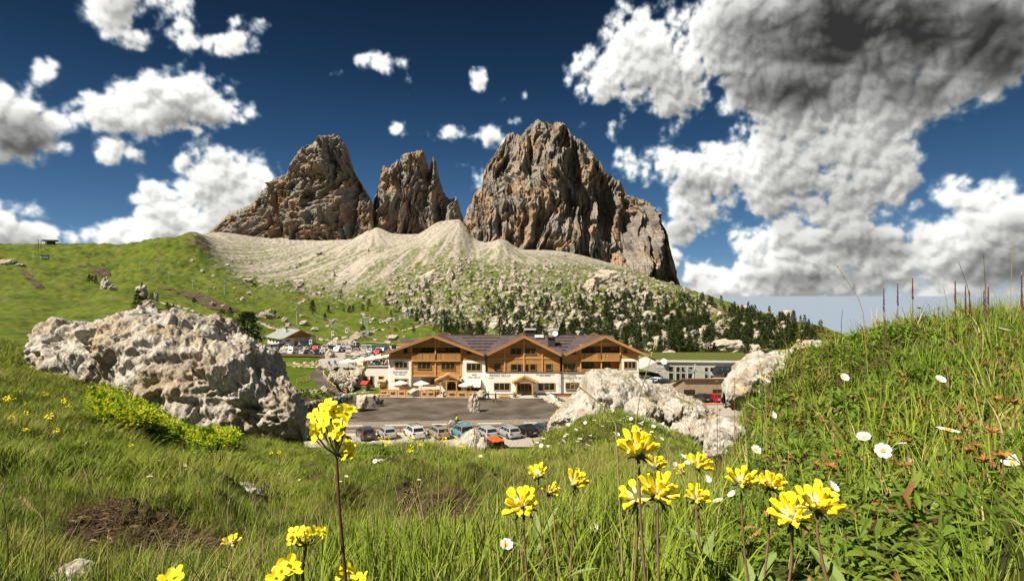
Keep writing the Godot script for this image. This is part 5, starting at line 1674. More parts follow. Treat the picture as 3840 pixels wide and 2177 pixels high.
	for k in 6:
		var a0 := PI * k / 6.0
		var a1 := PI * (k + 1) / 6.0
		sb.quad(V(-0.95, 1.45 + 0.45 * sin(a0), 0.7 * cos(a0)), V(0.95, 1.45 + 0.45 * sin(a0), 0.7 * cos(a0)), V(0.95, 1.45 + 0.45 * sin(a1), 0.7 * cos(a1)), V(-0.95, 1.45 + 0.45 * sin(a1), 0.7 * cos(a1)))
	mi("canopy", sb.mesh(), mat("tan_cloth", Color(0.42, 0.32, 0.18)), sw)
	bx(sw, "seat", V(0, 0.5, 0), V(1.6, 0.1, 0.55), mats.tan_cloth)
	bx(sw, "backrest", V(0, 0.85, -0.28), V(1.6, 0.6, 0.1), mats.tan_cloth)
	for s in [-1.0, 1.0]:
		for e in [-0.6, 0.6]:
			bar(sw, "leg", V(s * 0.95, 0, e), V(s * 0.95, 1.5, e * 0.3), 0.06, 0.06, mats.dark_metal)
	for q in [[1305, 1388, "leftmost of the terrace parasols, beside the stone bank"], [1355, 1382, "second of the terrace parasols, above the sun sail"], [1398, 1376, "third of the terrace parasols, near the guests"], [1428, 1370, "fourth of the terrace parasols, behind the guests"], [1448, 1366, "rearmost of the terrace parasols, against the hotel corner"]]:
		umbrella("cream " + q[2], at(q[0], q[1], 124.0), 1.9, 2.6, "")
	var sail := thing("beach_chair", "cream hooded wicker beach chair at the terrace edge", "beach chair", at(1346, 1378, 122.0), 0.1)
	bx(sail, "hood", V(0, 1.1, -0.3), V(1.7, 1.0, 0.12), canvas_mat(), Basis(Vector3.RIGHT, -0.2))
	bx(sail, "seat", V(0, 0.45, 0), V(1.6, 0.2, 0.7), mats.tan_cloth)
	for s in [-1.0, 1.0]:
		bx(sail, "side_panel", V(s * 0.85, 0.7, 0), V(0.08, 1.2, 0.8), canvas_mat())
	var bank := thing("stone_bank", "bank of big pale stones rising to the sun terrace", "stone wall")
	var list := []
	for k in 125:
		var fu := rng.randf()
		var fv := rng.randf()
		var u := lerpf(1240, 1372, fu)
		var lo := lerpf(1418, 1478, sm(0.0, 0.7, fu))
		var hi := lerpf(1392, 1382, fu)
		if u > 1322: lo = lerpf(1470, 1390, (u - 1322) / 50.0)
		var v := lerpf(lo, hi, fv)
		if u > 1314.0 + (1452.0 - v) * 0.684: continue
		var d := lerpf(114.0, 121.0, fv)
		list.append([at(u, v, d), rng.randf_range(0.45, 1.0)])
	pile(bank, "stone", list, [rock_white, rock_grey])
	var eb := B.new()
	for k in 12:
		var f0 := k / 12.0
		var f1 := (k + 1) / 12.0
		var strip := []
		for f in [f0, f1]:
			var u := lerpf(1236, 1374, f)
			var lo := lerpf(1424, 1482, sm(0.0, 0.7, f))
			strip.append([at(lerpf(1236, 1312, f), lo, 114.6), at(lerpf(1236, 1364, f), lerpf(1394, 1383, f), 121.5), at(u, lerpf(1389, 1378, f), 128.0)])
		eb.quad(strip[0][0], strip[1][0], strip[1][1], strip[0][1])
		eb.quad(strip[0][1], strip[1][1], strip[1][2], strip[0][2])
	mi("bank_earth", eb.mesh(), mat("bank_soil", Color(0.16, 0.125, 0.075)), bank)
	var dw := thing("dry_stone_wall", "low dark dry stone wall behind the parked motorbikes", "stone wall")
	list = []
	for k in 100:
		var f := rng.randf()
		var p := V(lerpf(-35.5, -31.2, f), 0, lerpf(-94.0, -104.5, f))
		list.append([p + V(rng.randf_range(-0.2, 0.2), rng.randf_range(0.05, 1.25), rng.randf_range(-0.2, 0.2)), rng.randf_range(0.28, 0.5)])
	pile(dw, "stone", list, [mat("dark_wall_stone", Color(0.17, 0.145, 0.115), 0.95), rock_grey])
	var sk := thing("stone_kerb", "row of pale stones edging the ramp bed by the playhouse", "kerb")
	list = []
	for k in 15:
		var f := k / 14.0
		list.append([on_level(lerpf(1292, 1382, f), 1479.0 - 9.0 * f, 0.05), rng.randf_range(0.25, 0.36)])
	pile(sk, "stone", list, [rock_white])
	var rw := thing("stone_border", "row of big white stones curving along the right edge of the asphalt", "stone wall")
	list = []
	for k in 13:
		var f := k / 12.0
		list.append([on_level(lerpf(2046, 2118, f), lerpf(1492, 1526, f), 0.15), rng.randf_range(0.55, 0.85)])
	pile(rw, "stone", list, [rock_white])
	var cb := thing("ramp_parapet", "brown boarded parapet of the cellar ramp beside the entrance", "parapet")
	for k in 14:
		bx(cb, "board", at(2078 + k * 7.6, 1485, 109.5), V(0.37, 0.85, 0.05), wood_mats()[2])
	bx(cb, "cap", at(2127, 1475.5, 109.5), V(5.8, 0.1, 0.3), mats.dark_coping)
	bar(cb, "cap", at(2064, 1473, 110.5), at(2128, 1512, 104.0), 0.3, 0.14, mats.dark_coping)
	bar(cb, "wall", at(2064, 1483, 110.5), at(2124, 1520, 104.0), 0.25, 0.95, mats["white_plaster"])
	for k in 4:
		flower_tuft(cb, at(2085 + k * 11, 1494 + k * 6, 106.5 - k * 0.6), 0.55, Color(0.07, 0.085, 0.03), Color(0.6, 0.5, 0.45), "plant")
	var gp := func(list2: Array) -> Array:
		var out := []
		for q in list2: out.append(hit(q[0], q[1], 95, 180))
		return out
	rail_fence("wooden rail fence along the outer side of the curving ramp", gp.call([[1212, 1404], [1214, 1418], [1228, 1434], [1248, 1450], [1272, 1466], [1298, 1480]]), 1.1, 2)
	rail_fence("wooden rail fence across the lawn below the earth bank", gp.call([[995, 1370], [1040, 1373], [1058, 1375], [1107, 1379], [1143, 1382], [1192, 1385]]), 1.05, 2)
	rail_fence("short wooden rail fence beside the lawn steps", gp.call([[1114, 1438], [1138, 1433], [1150, 1429], [1162, 1424]]), 1.1, 2)
	rail_fence("wooden rail fence at the top of the ramp near the deck chairs", gp.call([[1212, 1398], [1228, 1391], [1241, 1386], [1265, 1384]]), 1.1, 2)
	var fr := thing("swing_frame", "pale timber swing frame on the lawn beside the big rock", "swing")
	var s0 := hit(1022, 1424, 95, 180)
	var pole = mats.pale_pole
	for q in [[-0.7, 0.0, 0.0], [1.1, 0.0, 0.0]]:
		var b := B.new()
		b.rod(s0 + V(q[0], -0.2, 0), s0 + V(0.25, 2.5, 0), 0.08, 0.07)
		mi("leg", b.mesh(), pole, fr)
	var b3 := B.new()
	b3.rod(s0 + V(0.5, 2.45, 0), s0 + V(-3.2, 2.4, -0.8), 0.08, 0.08)
	mi("crossbar", b3.mesh(), pole, fr)
	for q in [[1198, 1386, 1.1, "grey-white standing stone beside the lawn notice board", 2], [978, 1334, 2.0, "big pale boulder at the left end of the earth bank", 6], [1236, 1340, 2.1, "big pinkish boulder at the right end of the earth bank", 1], [1090, 1462, 0.8, "pale stone at the edge of the flower bed", 3], [1215, 1465, 1.0, "pale stones piled beside the ramp foot", 0]]:
		boulder(q[3], hit(q[0], q[1], 95, 200) - V(0, q[2] * 0.1, 0), V(q[2] * 0.9, q[2] * 0.75, q[2] * 0.7), q[4], q[0], rock_white)
	var ob := boulder("broad rock outcrop between the car park and the terrace parasols", hit(1345, 1355, 100, 160), V(4.4, 1.8, 2.6), 5, 0.5, rock_white)
	var nb := thing("notice_board", "small notice board on a post by the lawn path", "sign", hit(1190, 1384, 95, 180))
	bx(nb, "post", V(0, 0.9, 0), V(0.1, 1.8, 0.1), pole)
	bx(nb, "panel", V(0, 1.75, 0.07), V(0.75, 0.6, 0.05), mats.paper)
	bx(nb, "sheet", V(0.05, 1.75, 0.1), V(0.5, 0.4, 0.01), mats.menu_dark)
	for q in [[1235, 1371, "blue deck chair beside the lawn stones, left of the pair"], [1258, 1369, "blue deck chair beside the lawn stones, right of the pair"], [1320, 1368, "blue deck chair by the leftmost terrace parasol"]]:
		var dc := thing("deck_chair", q[2], "deck chair", hit(q[0], q[1], 95, 180), 0.6)
		bx(dc, "seat", V(0, 0.4, 0.2), V(0.6, 0.05, 0.9), mat("chair_blue", Color(0.03, 0.10, 0.38), 0.7), Basis(Vector3.RIGHT, 0.15))
		bx(dc, "backrest", V(0, 0.75, -0.4), V(0.6, 0.05, 0.9), mats.chair_blue, Basis(Vector3.RIGHT, 1.0))
		for s in [-0.28, 0.28]:
			bar(dc, "leg", V(s, 0, 0.6), V(s, 0.6, -0.4), 0.04, 0.04, pole)
			bar(dc, "leg", V(s, 0, -0.5), V(s, 0.42, 0.5), 0.04, 0.04, pole)
	var ls := thing("stone_row", "scatter of white stones lying across the lawn", "stones")
	list = []
	for k in 60:
		list.append([hit(rng.randf_range(1100, 1245), rng.randf_range(1358, 1378), 95, 180), rng.randf_range(0.2, 0.55)])
	pile(ls, "stone", list, [rock_white])
	var bs := thing("flower_bed", "bed of bare soil and low shrubs edged with stones by the dry wall", "flower bed")
	list = []
	for k in 40:
		var f := rng.randf()
		list.append([hit(lerpf(1060, 1250, f), lerpf(1480, 1462, f) + rng.randf_range(-4, 5), 92, 150), rng.randf_range(0.22, 0.5)])
	pile(bs, "stone", list, [rock_white, rock_grey])
	for k in 26:
		flower_tuft(bs, hit(rng.randf_range(1085, 1260), rng.randf_range(1470, 1500), 90, 150) + V(0, 0.2, 0), rng.randf_range(0.4, 0.8), Color(0.09, 0.12, 0.03), Color(0, 0, 0, 0), "low_shrub")
	for k in 10:
		flower_tuft(bank, at(rng.randf_range(1245, 1330), rng.randf_range(1386, 1396), 122.0), rng.randf_range(0.6, 1.1), Color(0.07, 0.095, 0.025), Color(0, 0, 0, 0), "shrub")
# ---------------------------------------------------------------- vehicles
func wheel(parent: Node, p: Vector3, r: float, w: float) -> void:
	var t := B.new()
	var bs := Basis(Vector3.BACK, PI / 2)
	t.lathe(p + V(w * 0.5, 0, 0), [[r * 0.62, 0.0], [r * 0.95, 0.0], [r, w * 0.15], [r, w * 0.85], [r * 0.95, w], [r * 0.62, w]], 16, bs)
	var wh := mi("wheel", t.mesh(), mat("tyre_rubber", Color(0.018, 0.018, 0.018), 0.85), parent)
	t = B.new()
	for s in [-1.0, 1.0]:
		t.lathe(p + V(s * w * 0.46, 0, 0), [[r * 0.63, 0.0], [r * 0.63, 0.01]], 14, bs)
		for k in 5:
			var a := TAU * k / 5.0
			t.beam(p + V(s * w * 0.48, 0, 0), p + V(s * w * 0.48, cos(a) * r * 0.6, sin(a) * r * 0.6), 0.05, 0.07)
	t.lathe(p + V(w * 0.3, 0, 0), [[r * 0.5, 0.0], [r * 0.5, w * 0.6]], 12, bs)
	mi("rim", t.mesh(), mat("alloy_rim", Color(0.42, 0.42, 0.43), 0.35, 0.7), wh)
func car(label: String, p: Vector3, turn: float, paint: Color, kind: String, opts := {}) -> Node3D:
	var t := thing(opts.get("name", "parked_car"), label, opts.get("cat", "car"), p, turn, opts.get("group", ""))
	var L: float = {"hatch": 4.0, "wagon": 4.7, "suv": 4.5, "van": 4.2, "sedan": 4.5, "mpv": 4.4}[kind]
	var W: float = {"hatch": 1.72, "wagon": 1.82, "suv": 1.85, "van": 1.83, "sedan": 1.78, "mpv": 1.80}[kind]
	var H: float = {"hatch": 1.47, "wagon": 1.50, "suv": 1.66, "van": 1.80, "sedan": 1.43, "mpv": 1.60}[kind]
	var belt: float = {"hatch": 0.92, "wagon": 0.93, "suv": 1.02, "van": 1.05, "sedan": 0.92, "mpv": 0.98}[kind]
	var key := "car_paint_%.3f_%.3f_%.3f" % [paint.r, paint.g, paint.b]
	var pm := mat(key, paint, 0.32, 0.25)
	pm.clearcoat_enabled = true
	pm.clearcoat = 0.8
	pm.clearcoat_roughness = 0.08
	var gl := mat("car_glass", Color(0.02, 0.026, 0.026), 0.05)
	gl.metallic_specular = 0.7
	var trim := mat("car_trim", Color(0.03, 0.03, 0.032), 0.6)
	var h := L * 0.5
	var w := W * 0.5
	var st := [[h, 0.42, belt - 0.22, w * 0.80], [h - 0.05, 0.30, belt - 0.06, w * 0.93], [h - 0.22, 0.24, belt + 0.01, w * 0.985], [h - 0.75, 0.20, belt + 0.02, w], [0.2, 0.20, belt, w], [-h * 0.42, 0.20, belt - 0.02, w], [-h * 0.55, 0.20, belt - 0.05, w * 0.995], [-h * 0.86, 0.22, belt - 0.19, w * 0.95], [-h * 0.97, 0.28, belt - 0.30, w * 0.86], [-h, 0.40, belt - 0.40, w * 0.72]]
	var pts := PackedVector3Array()
	var ring := 14
	for s in st:
		var z: float = s[0]
		var y0: float = s[1]
		var y1: float = s[2]
		var hw: float = s[3]
		var ym := lerpf(y0, y1, 0.55)
		for q in [[0.0, y1 + 0.015], [0.55, y1 + 0.01], [0.86, y1 - 0.01], [0.965, y1 - 0.05], [1.0, ym], [0.985, lerpf(y0, y1, 0.2)], [0.93, y0]]:
			pts.append(V(hw * q[0], q[1], z))
		for q in [[-0.93, y0], [-0.985, lerpf(y0, y1, 0.2)], [-1.0, ym], [-0.965, y1 - 0.05], [-0.86, y1 - 0.01], [-0.55, y1 + 0.01], [-0.02, y1 + 0.015]]:
			pts.append(V(hw * q[0], q[1], z))
	var body := B.new()
	for j in st.size() - 1:
		for i in ring:
			var i2 := (i + 1) % ring
			body.quad(pts[j * ring + i], pts[j * ring + i2], pts[(j + 1) * ring + i2], pts[(j + 1) * ring + i])
	for e in [0, st.size() - 1]:
		var c := V(0, (st[e][1] + st[e][2]) * 0.5, st[e][0])
		for i in ring:
			var i2 := (i + 1) % ring
			if e == 0: body.tri(c, pts[e * ring + i2], pts[e * ring + i])
			else: body.tri(c, pts[e * ring + i], pts[e * ring + i2])
	var tail: float = {"hatch": 0.34, "wagon": 0.40, "suv": 0.36, "van": 0.12, "sedan": 1.05, "mpv": 0.28}[kind]
	var z_belt := h - 0.16 if kind != "sedan" else h - 0.55
	var cab := [[z_belt, belt], [z_belt - tail, H - 0.08], [z_belt - tail - 0.25, H - 0.02], [0.25, H], [-h * 0.10, H - 0.05], [-h * 0.5 if kind != "van" else -h * 0.52, belt - 0.03]]
	var bw := w * 0.94
	var tw := w * (0.74 if kind != "van" else 0.84)
	var half := func(y: float) -> float: return lerpf(bw, tw, clampf((y - belt) / (H - belt), 0.0, 1.0))
	for i in cab.size() - 1:
		var a: Array = cab[i]
		var b: Array = cab[i + 1]
		var ha: float = half.call(a[1])
		var hb: float = half.call(b[1])
		body.quad(V(-ha, a[1], a[0]), V(ha, a[1], a[0]), V(hb, b[1], b[0]), V(-hb, b[1], b[0]))
	for s in [-1.0, 1.0]:
		var fan := []
		for q in cab: fan.append(V(s * half.call(q[1]), q[1], q[0]))
		for i in range(1, fan.size() - 1):
			if s > 0: body.tri(fan[0], fan[i + 1], fan[i])
			else: body.tri(fan[0], fan[i], fan[i + 1])
	mi("body", body.mesh(), pm, t)
	var pane := func(nm: String, q: Array, off: Vector3):
		var b := B.new()
		b.quad(q[0] + off, q[1] + off, q[2] + off, q[3] + off)
		for i in 4:
			b.quad(q[i], q[(i + 1) % 4], q[(i + 1) % 4] + off, q[i] + off)
		mi(nm, b.mesh(), gl, t)
	var ra: Array = cab[0]
	var rb: Array = cab[1]
	var r0 := Vector2(lerpf(ra[0], rb[0], 0.14), lerpf(ra[1], rb[1], 0.14))
	var r1 := Vector2(lerpf(ra[0], rb[0], 0.9), lerpf(ra[1], rb[1], 0.9))
	var g0: float = half.call(r0.y) * 0.87
	var g1: float = half.call(r1.y) * 0.87
	pane.call("rear_window", [V(-g0, r0.y, r0.x), V(g0, r0.y, r0.x), V(g1, r1.y, r1.x), V(-g1, r1.y, r1.x)], V(0, 0.006, 0.012))
	var f0 := Vector2(lerpf(cab[5][0], cab[4][0], 0.08), lerpf(cab[5][1], cab[4][1], 0.08))
	var f1 := Vector2(lerpf(cab[5][0], cab[4][0], 0.92), lerpf(cab[5][1], cab[4][1], 0.92))
	g0 = half.call(f0.y) * 0.9
	g1 = half.call(f1.y) * 0.9
	pane.call("windscreen", [V(g0, f0.y, f0.x), V(-g0, f0.y, f0.x), V(-g1, f1.y, f1.x), V(g1, f1.y, f1.x)], V(0, 0.01, -0.01))
	var ya := belt + 0.05
	var yb := H - 0.14
	var zr := func(y: float) -> float:
		return lerpf(cab[0][0], cab[1][0], (y - belt) / (H - 0.08 - belt)) - 0.16
	var zf := func(y: float) -> float:
		return lerpf(cab[5][0], cab[4][0], (y - belt + 0.03) / (H - 0.02 - belt)) + 0.12
	var cuts := [0.0, 0.26, 0.62, 1.0] if kind != "sedan" else [0.0, 0.16, 0.55, 1.0]
	for s in [-1.0, 1.0]:
		for k in 3:
			var q := []
			for e in [[cuts[k] + 0.02, ya], [cuts[k + 1] - 0.02, ya], [cuts[k + 1] - 0.02, yb], [cuts[k] + 0.02, yb]]:
				q.append(V(s * (half.call(e[1])), e[1], lerpf(zr.call(e[1]), zf.call(e[1]), e[0])))
			if s < 0: q.reverse()
			pane.call("side_window", q, V(s * 0.01, 0.004, 0))
	for s in [-1.0, 1.0]:
		for z in [h * 0.60, -h * 0.62]:
			wheel(t, V(s * (w - 0.09), 0.32, z), 0.32, 0.2)
			var ab := B.new()
			ab.lathe(V(s * (w + 0.004) + 0.004, 0.33, z), [[0.0, 0.0], [0.38, 0.0], [0.38, 0.012], [0.0, 0.012]], 18, Basis(Vector3.BACK, PI / 2))
			mi("wheel_arch", ab.mesh(), trim, t)
		var tall: bool = kind == "van" or kind == "mpv"
		bx(t, "tail_light", V(s * (w * 0.80 if not tall else w * 0.89), belt - 0.12 if not tall else belt + 0.12, h - (0.06 if not tall else 0.12)), V(0.32 if not tall else 0.13, 0.17 if not tall else 0.7, 0.12), mat("tail_red", Color(0.42, 0.012, 0.015), 0.2))
		bx(t, "headlight", V(s * w * 0.68, belt - 0.34, -h * 0.96), V(0.34, 0.14, 0.16), mat("lamp_glass", Color(0.6, 0.62, 0.62), 0.1))
		bx(t, "mirror", V(s * (w + 0.08), belt + 0.08, -h * 0.33), V(0.2, 0.13, 0.1), pm)
		bx(t, "door_handle", V(s * (w + 0.005), belt - 0.14, 0.35), V(0.03, 0.03, 0.16), trim)
		if opts.has("rails"):
			bx(t, "roof_rail", V(s * tw * 0.92, H + 0.05, h * 0.1), V(0.045, 0.05, L * 0.42), trim)
	bx(t, "rear_bumper", V(0, 0.42, h - 0.01), V(W * 0.86, 0.2, 0.14), pm if not opts.has("dark_bumper") else trim)
	bx(t, "number_plate", V(0, belt - 0.30, h + 0.012), V(0.5, 0.11, 0.02), mat("plate_yellow", Color(0.65, 0.45, 0.03)) if opts.has("yellow_plate") else mat("plate_white", Color(0.72, 0.73, 0.74)))
	if opts.has("crossbars"):
		for z in [0.7, -0.2]:
			bx(t, "roof_bar", V(0, H + 0.12, z), V(tw * 1.9, 0.04, 0.07), trim)
	if opts.has("sunroof"):
		bx(t, "sunroof", V(0, H + 0.003, 0.1), V(tw * 1.3, 0.012, 1.1), mat("sunroof_brown", Color(0.06, 0.03, 0.02), 0.2))
	return t
func build_parked_cars() -> void:
	var yaw := 0.50
	var silver := Color(0.46, 0.47, 0.48)
	var rows := [
		[1146, 1652, Color(0.02, 0.025, 0.022), "wagon", "black car half hidden behind the big grey rock", {}],
		[1273, 1656, Color(0.30, 0.29, 0.28), "hatch", "grey car half hidden behind the yellow flower cluster", {}],
		[1384, 1654, Color(0.075, 0.072, 0.075), "mpv", "dark grey people carrier, first clear car from the left", {}],
		[1466, 1650, silver, "hatch", "small silver hatchback with round tail, beside the dark grey car", {}],
		[1571, 1649, Color(0.72, 0.72, 0.72), "suv", "white car with roof rails in the roadside row", {"rails": 1, "crossbars": 1}],
		[1664, 1648, Color(0.36, 0.32, 0.27), "wagon", "beige estate car with dark sunroof and yellow number plate", {"sunroof": 1, "yellow_plate": 1}],
		[1755, 1647, Color(0.16, 0.36, 0.46), "van", "light blue boxy van with roof rails", {"rails": 1}],
		[1846, 1648, silver, "wagon", "silver estate car beside the light blue van", {}],
		[1932, 1646, Color(0.42, 0.44, 0.48), "wagon", "silver-blue estate car with roof rails, right of the other silver estate", {"rails": 1}],
		[2004, 1639, Color(0.016, 0.014, 0.014), "sedan", "glossy black car near the white flower knoll", {}],
		[2062, 1634, Color(0.06, 0.07, 0.085), "wagon", "dark car at the right end of the roadside row", {"rails": 1}]]
	for r in rows:
		var p := on_level(r[0], r[1], 0.0)
		var c := car(r[4], p, yaw, r[2], r[3], r[5])
		c.position = p + V(-sin(yaw), 0, -cos(yaw)) * 2.1
		c.set_meta("group", "cars parked along the road")
	car("black hatchback with white roof parked before the garage", on_level(2632, 1503, -0.01), 0.25, Color(0.02, 0.02, 0.02), "hatch")
	car("red hatchback parked before the garage door", on_level(2676, 1503, -0.01), 0.2, Color(0.45, 0.012, 0.016), "hatch")
	car("white estate car with open tailgate beside the lane", hit(2452, 1439, 100, 160) + V(0, 0.1, 0), 0.9, Color(0.7, 0.7, 0.7), "wagon")
	car("dark car beside the white estate on the lane", hit(2418, 1432, 100, 160) + V(0, 0.1, 0), 0.5, Color(0.03, 0.03, 0.035), "hatch")
	car("black car behind the people in blue on the lane", hit(2484, 1444, 100, 160) + V(0, 0.1, 0), 0.9, Color(0.02, 0.02, 0.02), "hatch")
	var cols := {"white": Color(0.72, 0.72, 0.71), "silver": Color(0.42, 0.43, 0.44), "black": Color(0.02, 0.02, 0.022), "dark blue": Color(0.02, 0.03, 0.07), "grey": Color(0.14, 0.145, 0.15), "red": Color(0.40, 0.016, 0.014), "blue": Color(0.05, 0.14, 0.26)}
	var kinds := ["hatch", "wagon", "suv", "hatch", "mpv"]
	var spots := [["silver", 957, 1312], ["blue", 979, 1322], ["red", 993, 1309], ["grey", 1011, 1309], ["grey", 1031, 1309], ["dark blue", 1050, 1305], ["white", 1077, 1309], ["silver", 1023, 1323], ["silver", 1068, 1325], ["white", 1097, 1318], ["white", 1104, 1326], ["grey", 1122, 1310], ["silver", 1147, 1327], ["black", 1165, 1309], ["red", 1190, 1312], ["dark blue", 1188, 1329], ["white", 1219, 1312], ["dark blue", 1222, 1328], ["black", 1235, 1310], ["dark blue", 1250, 1315], ["white", 1273, 1318], ["white", 1274, 1304], ["black", 1290, 1318], ["white", 1307, 1321], ["silver", 1296, 1303], ["silver", 1334, 1322], ["black", 1332, 1312], ["white", 1340, 1307], ["red", 1352, 1308], ["white", 1362, 1312], ["white", 1384, 1313], ["silver", 1372, 1318], ["black", 1404, 1313], ["dark blue", 1410, 1321], ["white", 1418, 1324], ["red", 1422, 1330], ["grey", 1423, 1313], ["black", 1443, 1313], ["silver", 1395, 1323], ["white", 1440, 1322]]
	var made := {}
	spots.sort_custom(func(x, y): return x[1] < y[1])
	var order := {}
	for s in spots:
		var row := "front row" if s[2] >= 1320 else "middle row" if s[2] >= 1314 else "back row"
		order[row] = order.get(row, -1) + 1
		var lab := "%s car on the gravel car park, %s from the left in the %s" % [s[0], nth(order[row]), row]
		var key: String = s[0]
		var p := hit(s[1], s[2] + 1, 140, 230) + V(0, 0.04, 0)
		var turn := rng.randf_range(-0.3, 0.5) + (PI if rng.randf() < 0.5 else 0.0)
		if made.has(key):
			copy_of(made[key], "distant_car", lab, p, turn)
		else:
			made[key] = car(lab, p, turn, cols[key], kinds[rng.randi() % 5], {"name": "distant_car", "group": "cars on the upper gravel car park"})
	var van := car("white delivery van towering over the cars on the upper car park", hit(1315, 1310, 140, 230) + V(0, 0.04, 0), 1.3, Color(0.5, 0.52, 0.52), "van", {"name": "delivery_van", "cat": "van"})
	van.scale = V(1.15, 1.35, 1.25)
func disc_wheel(parent: Node, p: Vector3, r: float, w: float) -> void:
	var b := B.new()
	var bs := Basis(Vector3.BACK, PI / 2)
	b.lathe(p + V(w * 0.5, 0, 0), [[r * 0.78, 0.0], [r * 0.94, w * 0.1], [r, w * 0.5], [r * 0.94, w * 0.9], [r * 0.78, w], [r * 0.78, 0.0]], 20, bs)
	var t := mi("wheel", b.mesh(), mats.tyre_rubber, parent)
	b = B.new()
	for k in 6:
		var a := TAU * k / 6.0
		b.rod(p, p + V(0, cos(a), sin(a)) * r * 0.8, 0.018, 0.015, 5)
	b.lathe(p + V(0.07, 0, 0), [[0.0, 0.0], [0.12, 0.0], [0.12, 0.02], [0.0, 0.02]], 12, bs)
	mi("rim", b.mesh(), mats.alloy_rim, t)
func motorbike(label: String, p: Vector3, turn: float, paint: Color, scooter := false) -> Node3D:
	var t := thing("scooter" if scooter else "motorbike", label, "scooter" if scooter else "motorbike", p, turn)
	var dk := mat("bike_black", Color(0.02, 0.02, 0.021), 0.5)
	var ch := mat("bike_chrome", Color(0.5, 0.5, 0.5), 0.2, 0.9)
	var pm := mat("bike_paint_%.2f_%.2f" % [paint.r, paint.b], paint, 0.25, 0.2)
	var r := 0.31 if not scooter else 0.25
	disc_wheel(t, V(0, r, -0.74), r, 0.12)
	disc_wheel(t, V(0, r, 0.74), r, 0.16)
	var b := B.new()
	for s in [-1.0, 1.0]:
		b.rod(V(s * 0.09, r, -0.74), V(s * 0.09, 0.98, -0.42), 0.03, 0.03)
	mi("fork", b.mesh(), ch, t)
	b = B.new()
	b.tube(PackedVector3Array([V(-0.38, 1.04, -0.22), V(-0.2, 1.05, -0.4), V(0.2, 1.05, -0.4), V(0.38, 1.04, -0.22)]), PackedFloat32Array([0.018, 0.018, 0.018, 0.018]))
	mi("handlebar", b.mesh(), dk, t)
	b = B.new()
	b.ball(V(0, 0.84, -0.52), V(0.13, 0.13, 0.09), 10, 6)
	mi("headlight", b.mesh(), mats.lamp_glass, t)
	for s in [-1.0, 1.0]:
		bx(t, "mirror", V(s * 0.36, 1.2, -0.28), V(0.12, 0.08, 0.03), dk)
	if scooter:
		b = B.new()
		for q in [[0.16, 0.32, -0.98, 0.16], [0.2, 0.6, -0.72, 0.3]]:
			b.ball(V(0, q[1], q[2]), V(q[0], q[3], 0.3), 10, 7)
		mi("front_fairing", b.mesh(), pm, t)
		bx(t, "leg_shield", V(0, 0.68, -0.5), V(0.5, 0.62, 0.06), pm, Basis(Vector3.RIGHT, 0.35))
		bx(t, "windscreen", V(0, 1.12, -0.6), V(0.38, 0.35, 0.02), mats.car_glass, Basis(Vector3.RIGHT, 0.5))
		bx(t, "footboard", V(0, 0.3, -0.1), V(0.42, 0.08, 0.7), dk)
		b = B.new()
		b.ball(V(0, 0.55, 0.55), V(0.24, 0.24, 0.62), 12, 8)
		mi("tail_body", b.mesh(), pm, t)
		b = B.new()
		b.ball(V(0, 0.78, 0.42), V(0.2, 0.1, 0.5), 12, 6)
		mi("seat", b.mesh(), dk, t)
	else:
		b = B.new()
		b.ball(V(0, 0.86, -0.12), V(0.18, 0.16, 0.32), 12, 8)
		mi("fuel_tank", b.mesh(), pm, t)
		b = B.new()
		b.ball(V(0, 0.82, 0.42), V(0.15, 0.08, 0.42), 12, 6)
		mi("seat", b.mesh(), dk, t)
		bx(t, "engine", V(0, 0.48, -0.05), V(0.34, 0.36, 0.42), mat("engine_grey", Color(0.12, 0.12, 0.125), 0.5, 0.5))
		b = B.new()
		b.tube(PackedVector3Array([V(0.14, 0.5, -0.25), V(0.16, 0.28, -0.2), V(0.17, 0.28, 0.3), V(0.2, 0.42, 0.85)]), PackedFloat32Array([0.03, 0.035, 0.05, 0.06]), 8)
		mi("exhaust", b.mesh(), ch, t)
		b = B.new()
		b.rod(V(0, 0.9, -0.42), V(0, 0.4, 0.25), 0.04, 0.04)
		b.rod(V(0, 0.4, 0.25), V(0, 0.78, 0.6), 0.035, 0.03)
		b.rod(V(0.08, 0.4, 0.2), V(0.08, r, 0.74), 0.035, 0.03)
		mi("frame", b.mesh(), dk, t)
		bx(t, "windshield", V(0, 1.08, -0.52), V(0.34, 0.3, 0.02), mats.car_glass, Basis(Vector3.RIGHT, 0.5))
		for s in [-1.0, 1.0]:
			bx(t, "pannier", V(s * 0.34, 0.62, 0.66), V(0.2, 0.32, 0.46), dk)
		bx(t, "top_box", V(0, 1.0, 0.86), V(0.4, 0.28, 0.34), dk)
	for z in [-0.76, 0.78]:
		b = B.new()
		for k in 5:
			var a0 := -0.9 + k * 0.36
			var a1 := a0 + 0.36
			b.quad(V(-0.09, r + cos(a0) * (r + 0.03), z + sin(a0) * (r + 0.03)), V(0.09, r + cos(a0) * (r + 0.03), z + sin(a0) * (r + 0.03)), V(0.09, r + cos(a1) * (r + 0.03), z + sin(a1) * (r + 0.03)), V(-0.09, r + cos(a1) * (r + 0.03), z + sin(a1) * (r + 0.03)))
		mi("mudguard", b.mesh(), pm if scooter else dk, t)
	bx(t, "tail_light", V(0, 0.86 if not scooter else 0.62, 0.9 if not scooter else 1.12), V(0.16, 0.07, 0.05), mats.tail_red)
	return t
